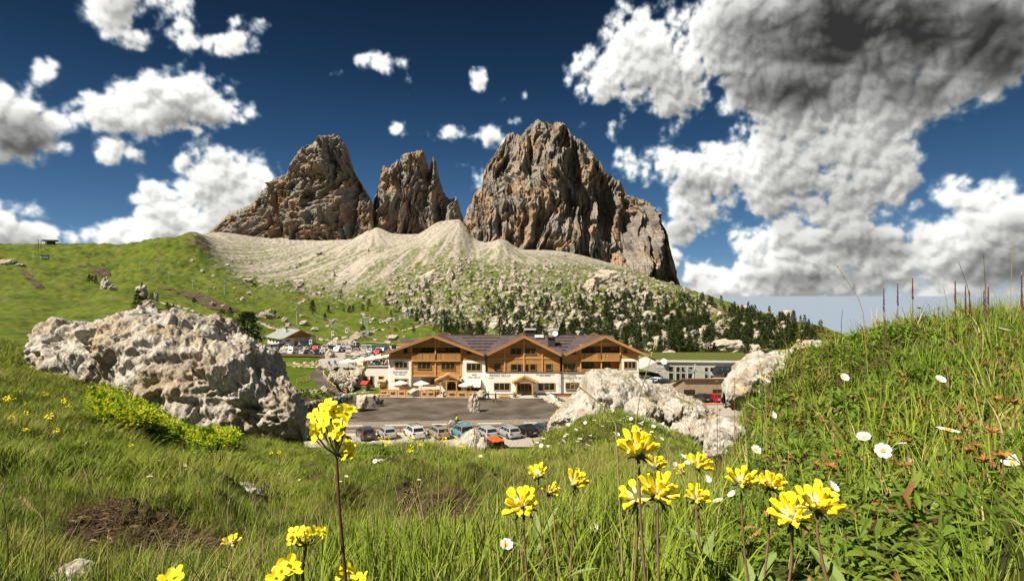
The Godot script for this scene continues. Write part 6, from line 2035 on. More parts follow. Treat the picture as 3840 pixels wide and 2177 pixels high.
# ---------------------------------------------------------------- people
# A body is one skin drawn round tapered bones: [a, b, radius a, radius b, colour]
func skin_of(bones: Array, cell: float, out: B) -> void:
	var lo := Vector3.ONE * 1e9
	var hi := -lo
	for q in bones:
		for k in 2:
			lo = lo.min(q[k] - Vector3.ONE * (q[2 + k] + cell * 2.5))
			hi = hi.max(q[k] + Vector3.ONE * (q[2 + k] + cell * 2.5))
	var nx := int((hi.x - lo.x) / cell) + 2
	var ny := int((hi.y - lo.y) / cell) + 2
	var nz := int((hi.z - lo.z) / cell) + 2
	var f := PackedFloat32Array()
	f.resize(nx * ny * nz)
	f.fill(9.0)
	var who := PackedInt32Array()
	who.resize(nx * ny * nz)
	var best := PackedFloat32Array()
	best.resize(nx * ny * nz)
	best.fill(9.0)
	var kk := 0.035
	for bi in bones.size():
		var q: Array = bones[bi]
		var a: Vector3 = q[0]
		var e: Vector3 = q[1]
		var ra: float = q[2]
		var rb: float = q[3]
		var m := Vector3.ONE * (maxf(ra, rb) + cell * 3.0)
		var l0 := ((a.min(e) - m - lo) / cell).floor().max(Vector3.ZERO)
		var l1 := ((a.max(e) + m - lo) / cell).ceil()
		var ab := e - a
		var il := 1.0 / maxf(ab.length_squared(), 1e-9)
		for z in range(int(l0.z), mini(int(l1.z), nz - 1) + 1):
			for y in range(int(l0.y), mini(int(l1.y), ny - 1) + 1):
				for x in range(int(l0.x), mini(int(l1.x), nx - 1) + 1):
					var p := lo + V(x, y, z) * cell
					var t := clampf((p - a).dot(ab) * il, 0.0, 1.0)
					var d := (p - a - ab * t).length() - lerpf(ra, rb, t)
					var ix := (z * ny + y) * nx + x
					var o := f[ix]
					var hmix := clampf(0.5 + 0.5 * (o - d) / kk, 0.0, 1.0)
					f[ix] = lerpf(o, d, hmix) - kk * hmix * (1.0 - hmix)
					if d < best[ix]:
						best[ix] = d
						who[ix] = bi
	var vert := {}
	var pos := PackedVector3Array()
	var col := PackedColorArray()
	var cn := [0, 1, nx, nx + 1, nx * ny, nx * ny + 1, nx * ny + nx, nx * ny + nx + 1]
	var off := [V(0, 0, 0), V(1, 0, 0), V(0, 1, 0), V(1, 1, 0), V(0, 0, 1), V(1, 0, 1), V(0, 1, 1), V(1, 1, 1)]
	var edges := [[0, 1], [2, 3], [4, 5], [6, 7], [0, 2], [1, 3], [4, 6], [5, 7], [0, 4], [1, 5], [2, 6], [3, 7]]
	for z in nz - 1:
		for y in ny - 1:
			for x in nx - 1:
				var ix := (z * ny + y) * nx + x
				if f[ix] > cell * 2.0: continue
				var inside := 0
				for k in 8:
					if f[ix + cn[k]] < 0.0: inside += 1
				if inside == 0 or inside == 8: continue
				var s := Vector3.ZERO
				var n := 0
				for e in edges:
					var fa := f[ix + cn[e[0]]]
					var fb := f[ix + cn[e[1]]]
					if (fa < 0.0) != (fb < 0.0):
						s += off[e[0]].lerp(off[e[1]], fa / (fa - fb))
						n += 1
				vert[ix] = pos.size()
				pos.append(lo + (V(x, y, z) + s / n) * cell)
				col.append(bones[who[ix]][4])
	var nor := PackedVector3Array()
	nor.resize(pos.size())
	var tris := []
	for z in range(1, nz - 1):
		for y in range(1, ny - 1):
			for x in range(1, nx - 1):
				var ix := (z * ny + y) * nx + x
				var f0 := f[ix]
				for ax in 3:
					var st: int = [1, nx, nx * ny][ax]
					var f1 := f[ix + st]
					if (f0 < 0.0) == (f1 < 0.0): continue
					var s1: int = [nx, nx * ny, 1][ax]
					var s2: int = [nx * ny, 1, nx][ax]
					var q := [ix - s1 - s2, ix - s2, ix, ix - s1]
					if not (vert.has(q[0]) and vert.has(q[1]) and vert.has(q[2]) and vert.has(q[3])): continue
					var v := [vert[q[0]], vert[q[1]], vert[q[2]], vert[q[3]]]
					if f0 >= 0.0: v.reverse()
					tris.append([v[0], v[1], v[2]])
					tris.append([v[0], v[2], v[3]])
	for t in tris:
		var nn: Vector3 = (pos[t[1]] - pos[t[0]]).cross(pos[t[2]] - pos[t[0]])
		for k in 3: nor[t[k]] += nn
	for t in tris:
		for k in [0, 2, 1]:
			out.v.append(pos[t[k]])
			out.n.append(nor[t[k]].normalized())
			out.c.append(col[t[k]])
func limb(bones: Array, a: Vector3, j: Vector3, e: Vector3, r: Array, c1: Color, c2: Color) -> void:
	bones.append([a, j, r[0], r[1], c1])
	bones.append([j, e, r[1], r[2], c2])
func person(label: String, p: Vector3, turn: float, pose: Dictionary, dress: Dictionary, group := "") -> Node3D:
	var t := thing("person", label, "person", p, turn, group)
	var sk := Color(0.42, 0.25, 0.17)
	var sh: Color = dress.shirt
	var tr: Color = dress.trousers
	var hip: Vector3 = pose.get("hip", V(0, 0.94, 0))
	var neck: Vector3 = pose.get("neck", hip + V(0, 0.52, 0))
	var head: Vector3 = pose.get("head", neck + V(0, 0.20, -0.02))
	var bones := []
	var chest := hip.lerp(neck, 0.68)
	bones.append([hip + V(-0.08, 0, 0), hip + V(0.08, 0, 0), 0.125, 0.125, tr])
	bones.append([hip.lerp(neck, 0.15), chest, 0.125, 0.145, sh])
	bones.append([chest + V(-0.1, 0.02, 0), chest + V(0.1, 0.02, 0), 0.12, 0.12, sh])
	bones.append([neck + V(-0.15, -0.05, 0), neck + V(0.15, -0.05, 0), 0.065, 0.065, sh])
	bones.append([neck, head, 0.058, 0.06, sk])
	bones.append([head + V(0, 0.07, 0.01), head + V(0, -0.03, -0.025), 0.098, 0.075, sk])
	bones.append([head + V(0, 0.0, -0.09), head + V(0, -0.015, -0.112), 0.016, 0.02, sk])
	bones.append([head + V(0, 0.095, 0.03), head + V(0, 0.02, 0.05), 0.1, 0.088, dress.get("hair", Color(0.05, 0.03, 0.02))])
	var lh: Vector3 = pose.get("hand_l", hip + V(-0.27, -0.12, -0.05))
	var rh: Vector3 = pose.get("hand_r", hip + V(0.27, -0.12, -0.05))
	var ends := []
	for s in [[-1.0, lh, pose.get("elbow_l", Vector3.INF)], [1.0, rh, pose.get("elbow_r", Vector3.INF)]]:
		var so := neck + V(s[0] * 0.185, -0.06, 0)
		var el: Vector3 = s[2]
		if el == Vector3.INF: el = so.lerp(s[1], 0.5) + V(s[0] * 0.04, -0.03, 0.05)
		limb(bones, so, el, s[1], [0.058, 0.045, 0.033], sh, dress.get("sleeve", sh))
		var dir: Vector3 = (s[1] - el).normalized()
		bones.append([s[1], s[1] + dir * 0.07, 0.036, 0.034, dress.get("glove", sk)])
		ends.append([s[1] + dir * 0.07, dir, s[0]])
	for s in [[-1.0, pose.get("foot_l", V(-0.11, 0.06, 0)), pose.get("knee_l", Vector3.INF)], [1.0, pose.get("foot_r", V(0.11, 0.06, 0)), pose.get("knee_r", Vector3.INF)]]:
		var hp := hip + V(s[0] * 0.095, -0.03, 0)
		var kn: Vector3 = s[2]
		if kn == Vector3.INF: kn = hp.lerp(s[1], 0.5) + V(0, 0, -0.04)
		limb(bones, hp, kn, s[1] + V(0, 0.02, 0.02), [0.088, 0.062, 0.045], tr, dress.get("calf", tr))
		bones.append([s[1] + V(0, -0.01, 0.04), s[1] + V(0, -0.02, -0.14), 0.045, 0.04, dress.get("shoe", Color(0.03, 0.03, 0.03))])
	var b := B.new()
	b.colored = true
	skin_of(bones, 0.026, b)
	for e in ends:
		var d: Vector3 = e[1]
		var side := d.cross(Vector3.UP if absf(d.y) < 0.9 else Vector3.FORWARD).normalized()
		var palm := side.cross(d).normalized()
		b.col = dress.get("glove", sk)
		for k in 4:
			var o: Vector3 = e[0] + side * (k - 1.5) * 0.019
			var l: float = [0.065, 0.075, 0.07, 0.055][k]
			b.tube(PackedVector3Array([o - d * 0.02, o + d * l * 0.55, o + d * l * 0.8 + palm * 0.03]), PackedFloat32Array([0.011, 0.010, 0.008]), 5)
		var o2: Vector3 = e[0] - d * 0.05 - side * 0.035
		b.tube(PackedVector3Array([o2, o2 - side * 0.025 + d * 0.03, o2 - side * 0.02 + d * 0.06 + palm * 0.02]), PackedFloat32Array([0.012, 0.011, 0.009]), 5)
	b.col = Color(0.03, 0.02, 0.02)
	for s in [-1.0, 1.0]:
		b.ball(head + V(s * 0.035, 0.025, -0.088), V(0.013, 0.009, 0.01), 6, 4)
	b.col = Color(0.30, 0.11, 0.09)
	b.ball(head + V(0, -0.05, -0.094), V(0.024, 0.007, 0.01), 6, 4)
	b.col = sk
	for s in [-1.0, 1.0]:
		b.ball(head + V(s * 0.092, 0.005, 0.0), V(0.014, 0.03, 0.02), 6, 4)
	mi("body", b.mesh(), vmat("person_surface", 0.8), t)
	if dress.has("helmet"):
		b = B.new()
		b.ball(head + V(0, 0.055, 0.01), V(0.14, 0.15, 0.155), 12, 8)
		mi("helmet", b.mesh(), mat("helmet_%.2f" % dress.helmet.r, dress.helmet, 0.25), t)
	if dress.has("hat"):
		b = B.new()
		b.lathe(head + V(0, 0.10, 0.01), [[0.19, -0.01], [0.19, 0.0], [0.115, 0.01], [0.105, 0.09], [0.06, 0.115], [0.0, 0.12]], 14)
		mi("hat", b.mesh(), mat("hat_pale", dress.hat, 0.9), t)
	if dress.has("pack"):
		b = B.new()
		b.ball(chest + V(0, -0.02, 0.2), V(0.16, 0.26, 0.13), 10, 7)
		mi("backpack", b.mesh(), mat("pack_%.2f" % dress.pack.g, dress.pack, 0.8), t)
	return t
func build_people() -> void:
	var black := Color(0.018, 0.018, 0.02)
	person("person in dark jacket and blue jeans walking with backpack beside the round boulder", on_level(1831, 1503, 0.01), -PI / 2 - 0.1, {"foot_l": V(-0.1, 0.07, -0.36), "foot_r": V(0.1, 0.1, 0.36), "knee_r": V(0.1, 0.5, 0.05)}, {"shirt": black, "trousers": Color(0.05, 0.075, 0.13), "shoe": Color(0.25, 0.25, 0.27), "hair": Color(0.35, 0.33, 0.3), "pack": Color(0.02, 0.02, 0.025)})
	var w := person("person in black wearing a white sun hat and walking with a pole", on_level(1858, 1506, 0.01), -PI / 2 - 0.1, {"foot_l": V(-0.1, 0.07, -0.33), "foot_r": V(0.1, 0.1, 0.33), "knee_r": V(0.1, 0.5, 0.05), "hand_r": V(0.25, 1.0, -0.3)}, {"shirt": black, "trousers": black, "hat": Color(0.7, 0.68, 0.62)})
	var po := thing("walking_pole", "thin walking pole held by the person in the white hat", "walking pole", w.position, w.rotation.y)
	var b := B.new()
	b.rod(V(0.27, 0.0, -0.1), V(0.25, 1.08, -0.36), 0.012, 0.014)
	mi("shaft", b.mesh(), mats.alloy_rim, po)
	b = B.new()
	b.rod(V(0.252, 1.0, -0.345), V(0.249, 1.14, -0.372), 0.02, 0.022)
	mi("grip", b.mesh(), mats.bike_black, po)
	var ride := {"hip": V(0, 0.92, 0.3), "neck": V(0, 1.40, 0.08), "head": V(0, 1.60, 0.02), "hand_l": V(-0.36, 1.06, -0.2), "hand_r": V(0.36, 1.06, -0.2), "elbow_l": V(-0.36, 1.12, 0.08), "elbow_r": V(0.36, 1.12, 0.08), "knee_l": V(-0.25, 0.78, -0.12), "knee_r": V(0.25, 0.78, -0.12), "foot_l": V(-0.26, 0.36, 0.12), "foot_r": V(0.26, 0.36, 0.12)}
	var leather := {"shirt": black, "trousers": black, "helmet": Color(0.015, 0.015, 0.016), "glove": black}
	var sp := on_level(1710, 1596, 0.01)
	motorbike("silver scooter riding left along the road behind the parked cars", sp, PI / 2 + 0.08, Color(0.42, 0.42, 0.44), true)
	person("scooter rider in a bright yellow jacket and black helmet", sp + V(0, -0.03, 0), PI / 2 + 0.08, ride, {"shirt": Color(0.55, 0.62, 0.02), "trousers": Color(0.10, 0.07, 0.05), "helmet": Color(0.015, 0.015, 0.016), "glove": black})
	var m1 := on_level(1416, 1524, 0.01)
	motorbike("black motorbike standing alone on the asphalt, nose towards the road", m1, PI / 2 + 0.55, Color(0.03, 0.03, 0.032))
	person("rider in black leathers astride the lone motorbike", m1, PI / 2 + 0.55, ride, {"shirt": black, "trousers": black, "glove": black, "hair": Color(0.04, 0.03, 0.025)})
	person("person in black standing behind the lone motorbike with arm bent", on_level(1404, 1513, 0.01), PI + 0.4, {"hand_l": V(-0.42, 1.1, -0.1)}, {"shirt": black, "trousers": black, "hair": Color(0.04, 0.03, 0.025)})
	person("person in a teal top and dark trousers beside the parked motorbikes", on_level(1275, 1517, 0.01), 0.3, {}, {"shirt": Color(0.03, 0.27, 0.34), "trousers": black, "hair": Color(0.06, 0.035, 0.02)})
	person("person in a white top behind the parked motorbikes", on_level(1289, 1506, 0.01), -0.6, {}, {"shirt": Color(0.55, 0.55, 0.58), "trousers": black})
	for q in [[1262, 1506, 1.2, "black touring motorbike nearest the dry stone wall"], [1284, 1511, 1.35, "black touring motorbike behind the person in teal"], [1301, 1506, 1.5, "black touring motorbike at the right of the parked trio"]]:
		motorbike(q[3], on_level(q[0], q[1], 0.01), q[2], Color(0.035, 0.035, 0.04))
	var m2 := on_level(1153, 1577, 0.01)
	motorbike("black motorbike leaving past the foot of the big grey rock", m2, PI / 2 + 0.5, Color(0.02, 0.02, 0.02))
	person("rider in black with black helmet beside the big grey rock", m2, PI / 2 + 0.5, ride, leather)
	var m3 := on_level(1292, 1568, 0.01)
	motorbike("dark motorbike behind the yellow flower cluster", m3, PI / 2 + 0.2, Color(0.03, 0.03, 0.03))
	person("rider with a white helmet behind the yellow flower cluster", m3, PI / 2 + 0.2, ride, {"shirt": black, "trousers": black, "helmet": Color(0.72, 0.72, 0.72), "glove": black})
	for q in [[2450, "left"], [2478, "right"]]:
		person("small person in a blue jacket by the lane, %s of the two" % q[1], hit(q[0], 1445, 100, 160) + V(0, 0.12, 0), 2.5, {}, {"shirt": Color(0.02, 0.09, 0.40), "trousers": black})
	var tops := [[Color(0.5, 0.04, 0.03), "red"], [Color(0.55, 0.55, 0.55), "white"], [Color(0.05, 0.18, 0.5), "blue"], [Color(0.6, 0.35, 0.3), "pink"], [Color(0.04, 0.04, 0.05), "black"], [Color(0.35, 0.5, 0.62), "pale blue"]]
	var proto := []
	for q in tops:
		proto.append(null)
	for k in 17:
		var c := k % 6
		var u := 1366.0 + k * 5.4
		var pz := at(u, 1377.0, 122.0 + (k * 7 % 5) * 0.8)
		pz.y = at(1400, 1376, 120.0).y
		if proto[c] == null:
			proto[c] = person("terrace guest in a %s top under the parasols, %s from the left" % [tops[c][1], nth(k)], pz, k * 1.3, {"hip": V(0, 0.52, 0), "knee_l": V(-0.12, 0.52, -0.4), "knee_r": V(0.12, 0.52, -0.4), "foot_l": V(-0.12, 0.06, -0.42), "foot_r": V(0.12, 0.06, -0.42)} if c != 1 else {}, {"shirt": tops[c][0], "trousers": Color(0.05, 0.05, 0.07)}, "guests on the sun terrace")
		else:
			copy_of(proto[c], "person", "terrace guest in a %s top under the parasols, %s from the left" % [tops[c][1], nth(k)], pz, k * 1.3)
	var hk := [[1341, 1258], [1345, 1260], [1437, 1234], [1300, 1304], [1246, 1301], [1122, 1304], [1126, 1312], [1590, 1222], [1582, 1224], [1164, 1303]]
	for k in hk.size():
		var q: Array = hk[k]
		copy_of(proto[1], "person", "tiny far-off walker on the paths above the car park", hit(q[0], q[1], 150, 500) + V(0, 0.1, 0), k * 0.7).set_meta("group", "walkers far off on the paths")
# ---------------------------------------------------------------- the hut, the lifts, the valley station, the garage
func pylon(label: String, u: float, v_top: float, v_foot: float, kind: String, turn := 0.0) -> Vector3:
	var p := hit(u, v_foot, 150, 1400)
	var d := -p.z
	var h := (v_foot - v_top) * d / F
	var t := thing("lift_pylon", label, "lift pylon", p, turn, "pylons of the lifts")
	var m := mat("galvanised", Color(0.42, 0.45, 0.46), 0.5, 0.3)
	if kind == "lattice":
		for s in [[-1, -1], [1, -1], [-1, 1], [1, 1]]:
			bar(t, "leg", V(s[0] * 0.9, -0.5, s[1] * 0.9), V(s[0] * 0.45, h, s[1] * 0.45), 0.13, 0.13, m)
		for k in 6:
			var y := h * (k + 0.5) / 6.0
			var w := lerpf(0.9, 0.45, (k + 0.5) / 6.0)
			for s in [-1.0, 1.0]:
				bar(t, "brace", V(-w, y - h / 14.0, s * w), V(w, y + h / 14.0, s * w), 0.07, 0.07, m)
				bar(t, "brace", V(w, y - h / 14.0, s * w), V(-w, y + h / 14.0, s * w), 0.07, 0.07, m)
		bx(t, "footing", V(0, 0.5, 0), V(3.2, 1.4, 2.6), mat("footing_concrete", Color(0.34, 0.33, 0.31)))
	elif kind == "twin":
		for s in [-1.0, 1.0]:
			bar(t, "leg", V(s * h * 0.14, -1, 0), V(s * h * 0.14, h, 0), 0.5, 0.5, mats.dark_metal)
	else:
		var b := B.new()
		b.rod(V(0, -0.5, 0), V(0, h, 0), maxf(0.32, h * 0.03), maxf(0.22, h * 0.02), 8)
		mi("mast", b.mesh(), m, t)
	var arm := maxf(2.4, h * 0.26)
	bx(t, "crossarm", V(0, h, 0), V(arm * 2.0, 0.28, 0.35), m)
	for s in [-1.0, 1.0]:
		bx(t, "sheave_train", V(s * arm * 0.92, h + 0.25, 0), V(0.3, 0.3, minf(3.0, h * 0.4)), mats.dark_metal)
		if kind == "big":
			bar(t, "brace", V(0, h + 1.6, 0), V(s * arm, h + 0.2, 0), 0.1, 0.1, m)
			bx(t, "catwalk", V(s * arm * 0.8, h - 0.4, 0), V(0.9, 0.1, 3.0), m)
			for k in 4:
				bx(t, "sheave", V(s * arm * 0.92, h + 0.1, (k - 1.5) * 0.8), V(0.2, 0.4, 0.4), mats.dark_metal)
	if kind == "big":
		bar(t, "brace", V(0, h, 0), V(0, h + 1.6, 0), 0.12, 0.12, m)
	return p + V(0, h + 0.4, 0)
func cable(label: String, pts: Array, r := 0.04) -> void:
	var b := B.new()
	for i in pts.size() - 1:
		var a: Vector3 = pts[i]
		var e: Vector3 = pts[i + 1]
		var pp := PackedVector3Array()
		var rr := PackedFloat32Array()
		for k in 13:
			var t := k / 12.0
			pp.append(a.lerp(e, t) - V(0, 4.0 * t * (1.0 - t) * a.distance_to(e) * 0.018, 0))
			rr.append(r)
		b.tube(pp, rr, 4, false)
	var o := mi("lift_cable", b.mesh(), mat("steel_rope", Color(0.30, 0.31, 0.30), 0.6, 0.2))
	tag(o, label, "cable")
var cabin_proto: Node3D
func cabin(label: String, u: float, v: float, d: float) -> void:
	var p := at(u, v, d)
	if cabin_proto:
		copy_of(cabin_proto, "gondola_cabin", label, p, 0.0)
		return
	var t := thing("gondola_cabin", label, "gondola", p, 0.0, "cabins of the small gondola lift")
	cabin_proto = t
	bx(t, "body", V(0, 0.0, 0), V(0.85, 1.5, 0.85), mat("cabin_white", Color(0.72, 0.71, 0.66), 0.4))
	bx(t, "window", V(0, 0.2, 0.43), V(0.5, 0.7, 0.03), mats.car_glass)
	for s in [-1.0, 1.0]:
		bx(t, "window", V(s * 0.43, 0.2, 0), V(0.03, 0.7, 0.5), mats.car_glass)
	bx(t, "roof", V(0, 0.8, 0), V(0.95, 0.1, 0.95), mats.cabin_white)
	bar(t, "hanger", V(0, 0.8, 0), V(0, 2.3, 0), 0.07, 0.07, mats.galvanised)
func build_hut() -> void:
	var corner := hit(1058, 1298, 150, 230)
	var d := -corner.z
	var a := 0.70
	var t := thing("mountain_hut", "white mountain hut with grey-green roof and timber gable above the car park", "hut", corner - V(0, 0.1, 0), a)
	var W := 10.8
	var L := 15.5
	var eave := 2.6
	var top := 5.2
	var white: Material = mats["white_plaster"]
	var wood := wood_mats()
	var b := B.new()
	b.prism(PackedVector2Array([Vector2(0, 0), Vector2(W, 0), Vector2(W, eave), Vector2(0, eave)]), -L, 0)
	mi("wall", b.mesh(), white, t)
	b = B.new()
	b.prism(PackedVector2Array([Vector2(0, eave), Vector2(W, eave), Vector2(W * 0.5, top)]), -L, -0.06)
	mi("gable_core", b.mesh(), mats["backing_board"], t)
	for k in 12:
		var y := eave + 0.05 + k * 0.215
		var f := clampf((top - (y + 0.2)) / (top - eave), 0.0, 1.0)
		if f < 0.04: break
		bx(t, "plank", V(W * 0.5, y + 0.1, -0.02), V(W * f, 0.2, 0.08), mats["hut_plank"])
	var green := [mat("hut_roof_a", Color(0.27, 0.30, 0.275), 0.8), mat("hut_roof_b", Color(0.25, 0.28, 0.26), 0.8)]
	for s in [0, 1]:
		var x := -0.9 if s == 0 else W + 0.9
		roof_slab(t, V(W * 0.5, top + 0.2, 1.5), V(W * 0.5, top + 0.2, -L - 0.6), V(x, eave - 0.15, -L - 0.6), V(x, eave - 0.15, 1.5), 0.16, 16, 8, green, mats["soffit_board"])
		bar(t, "barge_board", V(W * 0.5, top + 0.05, 1.52), V(x, eave - 0.3, 1.52), 0.08, 0.3, mats.barge_board)
	for x in [W * 0.33, W * 0.52, W * 0.68]:
		window(t, x - 0.35, x + 0.35, 2.95, 3.75, 0.0, 1, mats.window_trim)
		for s in [-1.0, 1.0]:
			bx(t, "shutter", V(x + s * 0.55, 3.35, 0.04), V(0.28, 0.8, 0.05), mat("shutter_brown", Color(0.32, 0.14, 0.05)))
	bx(t, "sign_board", V(W * 0.62, 2.05, 0.05), V(W * 0.66, 0.9, 0.06), mat("sign_white", Color(0.78, 0.77, 0.74)))
	var tm := TextMesh.new()
	var f := SystemFont.new()
	f.font_names = PackedStringArray(["Droid Sans"])
	f.font_weight = 800
	tm.font = f
	tm.text = "SASSOLUNGO"
	tm.font_size = 48
	tm.pixel_size = 0.78 / 34.5
	tm.depth = 0.04
	var o := mi("lettering", tm, mat("sign_red", Color(0.42, 0.015, 0.02), 0.6), t)
	o.position = V(W * 0.62, 2.05, 0.1)
	o.scale = V(0.82, 1, 1)
	bx(t, "notice", V(W * 0.17, 1.95, 0.04), V(1.6, 0.6, 0.05), mat("notice_grey", Color(0.16, 0.16, 0.15)))
	bx(t, "mural", V(W * 0.72, 1.15, 0.04), V(4.2, 0.85, 0.05), mat("mural_blue", Color(0.14, 0.33, 0.48)))
	bx(t, "door", V(W * 0.42, 0.95, 0.04), V(1.1, 1.9, 0.07), mats.shutter_brown)
	for s in [W * 0.98, W * 0.80]:
		bx(t, "post", V(s, eave * 0.5, 1.3), V(0.22, eave, 0.22), mats.post_wood)
	bx(t, "balcony", V(W * 0.95, 2.7, 0.7), V(2.4, 0.5, 1.4), mats.cabin_white)
	for k in 4:
		var z := -2.2 - k * 3.4
		bx(t, "window", V(-0.02, 1.3, z), V(0.06, 0.8, 0.9), mats.window_glass)
		for s in [-0.65, 0.65]:
			bx(t, "shutter", V(-0.04, 1.3, z + s), V(0.06, 0.85, 0.35), mat("shutter_red", Color(0.30, 0.09, 0.045)))
	bx(t, "chimney", V(W * 0.28, 5.0, -5.4), V(0.8, 1.2, 0.8), mats.cabin_white)
	bx(t, "chimney_cap", V(W * 0.28, 5.7, -5.4), V(1.0, 0.14, 1.0), mats.dark_metal)
	var hs := thing("hillside_letters", "row of tall rust letters standing on the meadow behind the hut", "sign", hit(1067, 1236, 195, 300), 0.0)
	var word := "SASSOLUNGO"
	var px := -hs.position.z / F
	for k in word.length():
		var lm := TextMesh.new()
		lm.font = f
		lm.text = word[k]
		lm.font_size = 48
		lm.pixel_size = 11.5 * px / 34.5
		lm.depth = 0.15
		var q := mi("letter", lm, mat("letter_rust", Color(0.33, 0.25, 0.20), 0.8), hs)
		var x := lerpf(1016, 1118, (k + 0.5) / word.length())
		q.position = V((x - 1067.0) * px, 6.0 * px + 0.2, 0)
	for k in 11:
		bx(hs, "post", V((lerpf(1014, 1120, k / 10.0) - 1067.0) * px, 0.1, -0.1), V(0.1, 0.9, 0.1), mats.letter_rust)
	for q in [[1294, 1245], [1301, 1246], [1304, 1240]]:
		var fp := hit(q[0], q[1] + 18, 150, 400)
		var fl := thing("flag", "pale yellow flag on a pole beside the gravel path", "flag", fp, 0.3, "flags beside the gravel path")
		bar(fl, "pole", Vector3.ZERO, V(0, 4.2, 0), 0.08, 0.08, mats.galvanised)
		bx(fl, "cloth", V(0.3, 3.0, 0), V(0.55, 2.2, 0.03), mat("flag_yellow", Color(0.52, 0.50, 0.22)))
func build_lifts() -> void:
	var a := pylon("tall grey lift pylon on the meadow left of the hut roof", 1113, 1140, 1210, "big", 0.5)
	var b := pylon("lift pylon with wide crossarms in front of the gondola line", 1244.5, 1212, 1266, "big", 0.5)
	pylon("white lattice pylon beside a dark bush above the gravel path", 1372, 1190, 1253, "lattice")
	var dd := pylon("small pale lattice pylon under the forest edge", 1525, 1172, 1197, "lattice")
	var e := pylon("pale pylon half hidden by trees at the forest edge", 1538, 1157, 1184, "mast")
	var f := pylon("slim lift pylon with round wheel arm behind the hotel roof", 1662, 1196, 1255, "big", 0.4)
	var g := pylon("lift pylon on the green slope above the dug trench", 841, 1046, 1105, "big", 0.5)
	var h := pylon("lift pylon above the dug trench, left of a taller one", 722, 1053, 1082, "mast")
	var i := pylon("lift pylon in the middle of the upper green slope", 633, 1021, 1055, "mast")
	var j := pylon("lift pylon near the top of the green slope", 584, 985, 1023, "mast")
	var k := pylon("small lift pylon near the top of the green slope, left of its neighbour", 523, 982, 1011, "mast")
	pylon("twin-legged pylon standing against the sky on the left crest", 147, 900, 936, "twin")
	pylon("dark pylon below the left crest", 124, 957, 978, "mast")
	for s in [-2.6, 2.6]:
		var o := V(s, 0, 0)
		var side := "left" if s < 0 else "right"
		cable("thin %s-hand rope of the chair lift up the green slope" % side, [at(1420, 1262 + s, 175.0), b + o, a + o, g + o, i + o * 1.0, j + o])
	cable("thin rope running behind the hotel roof to the meadow pylon", [b + V(2, 0, 0), at(1500, 1278, 160.0)])
	cable("rope of the small gondola lift above the meadow", [at(1290, 1199, 250.0), at(1372, 1186, 252.0), at(1525, 1168, 330.0)])
	for q in [[1353.5, 1205, 250], [1389.5, 1203, 256], [1427, 1204, 270], [1451.5, 1205, 282], [1477, 1196, 295], [1499.5, 1194, 310], [1516.5, 1182, 325]]:
		cabin("white gondola cabin hanging above the meadow, at the %s" % ["far left of the row", "left, just past the lattice pylon", "left of the middle of the row", "middle of the row", "right of the middle of the row", "right end before the small pylon", "far right beside the small pylon"][[1353.5, 1389.5, 1427, 1451.5, 1477, 1499.5, 1516.5].find(q[0])], q[0], q[1], q[2])
	cabin("white gondola cabin hanging low beside the wide-armed pylon", 1249, 1250, 205)
	cabin("white gondola cabin beside the yellow flags", 1300, 1240, 215)
	cabin("white gondola cabin standing right of the hut", 1165, 1283, 188)
	var st := thing("lift_station", "dark lift station on the left crest against the clouds", "lift station", hit(187, 918, 500, 1000), 0.2)
	bx(st, "roof", V(0, 6.5, 0), V(18, 2.4, 9), mat("station_green", Color(0.03, 0.055, 0.045)))
	bx(st, "cabin", V(1, 3.2, 0), V(9, 5.0, 6), mats.station_green)
	for s in [-6.0, 6.0]:
		bx(st, "support", V(s, 2.0, 0), V(1.0, 7.0, 1.0), mats.dark_metal)
	var sh := thing("shed", "small pale shed on the upper slope below the left crest", "shed", hit(166, 967, 400, 900), 0.4)
	bx(sh, "wall", V(0, 1.6, 0), V(8, 3.4, 5), mat("shed_pale", Color(0.5, 0.52, 0.5)))
	bx(sh, "roof", V(0, 3.7, 0), V(9, 0.6, 6), mats.station_green)
	var dg := thing("digger", "small dark digger parked beside the dug trench", "digger", hit(726, 1130, 200, 500), 0.6)
	bx(dg, "cab", V(0, 1.7, 0), V(1.8, 1.6, 2.0), mat("digger_blue", Color(0.03, 0.045, 0.10)))
	for s in [-1.0, 1.0]:
		bx(dg, "track", V(s * 0.9, 0.45, 0), V(0.5, 0.9, 3.4), mats.bike_black)
	bar(dg, "boom", V(0.5, 1.8, -1), V(0.5, 3.4, -3.2), 0.35, 0.45, mats.digger_blue)
	bar(dg, "arm", V(0.5, 3.4, -3.2), V(0.5, 0.8, -4.8), 0.25, 0.3, mats.digger_blue)
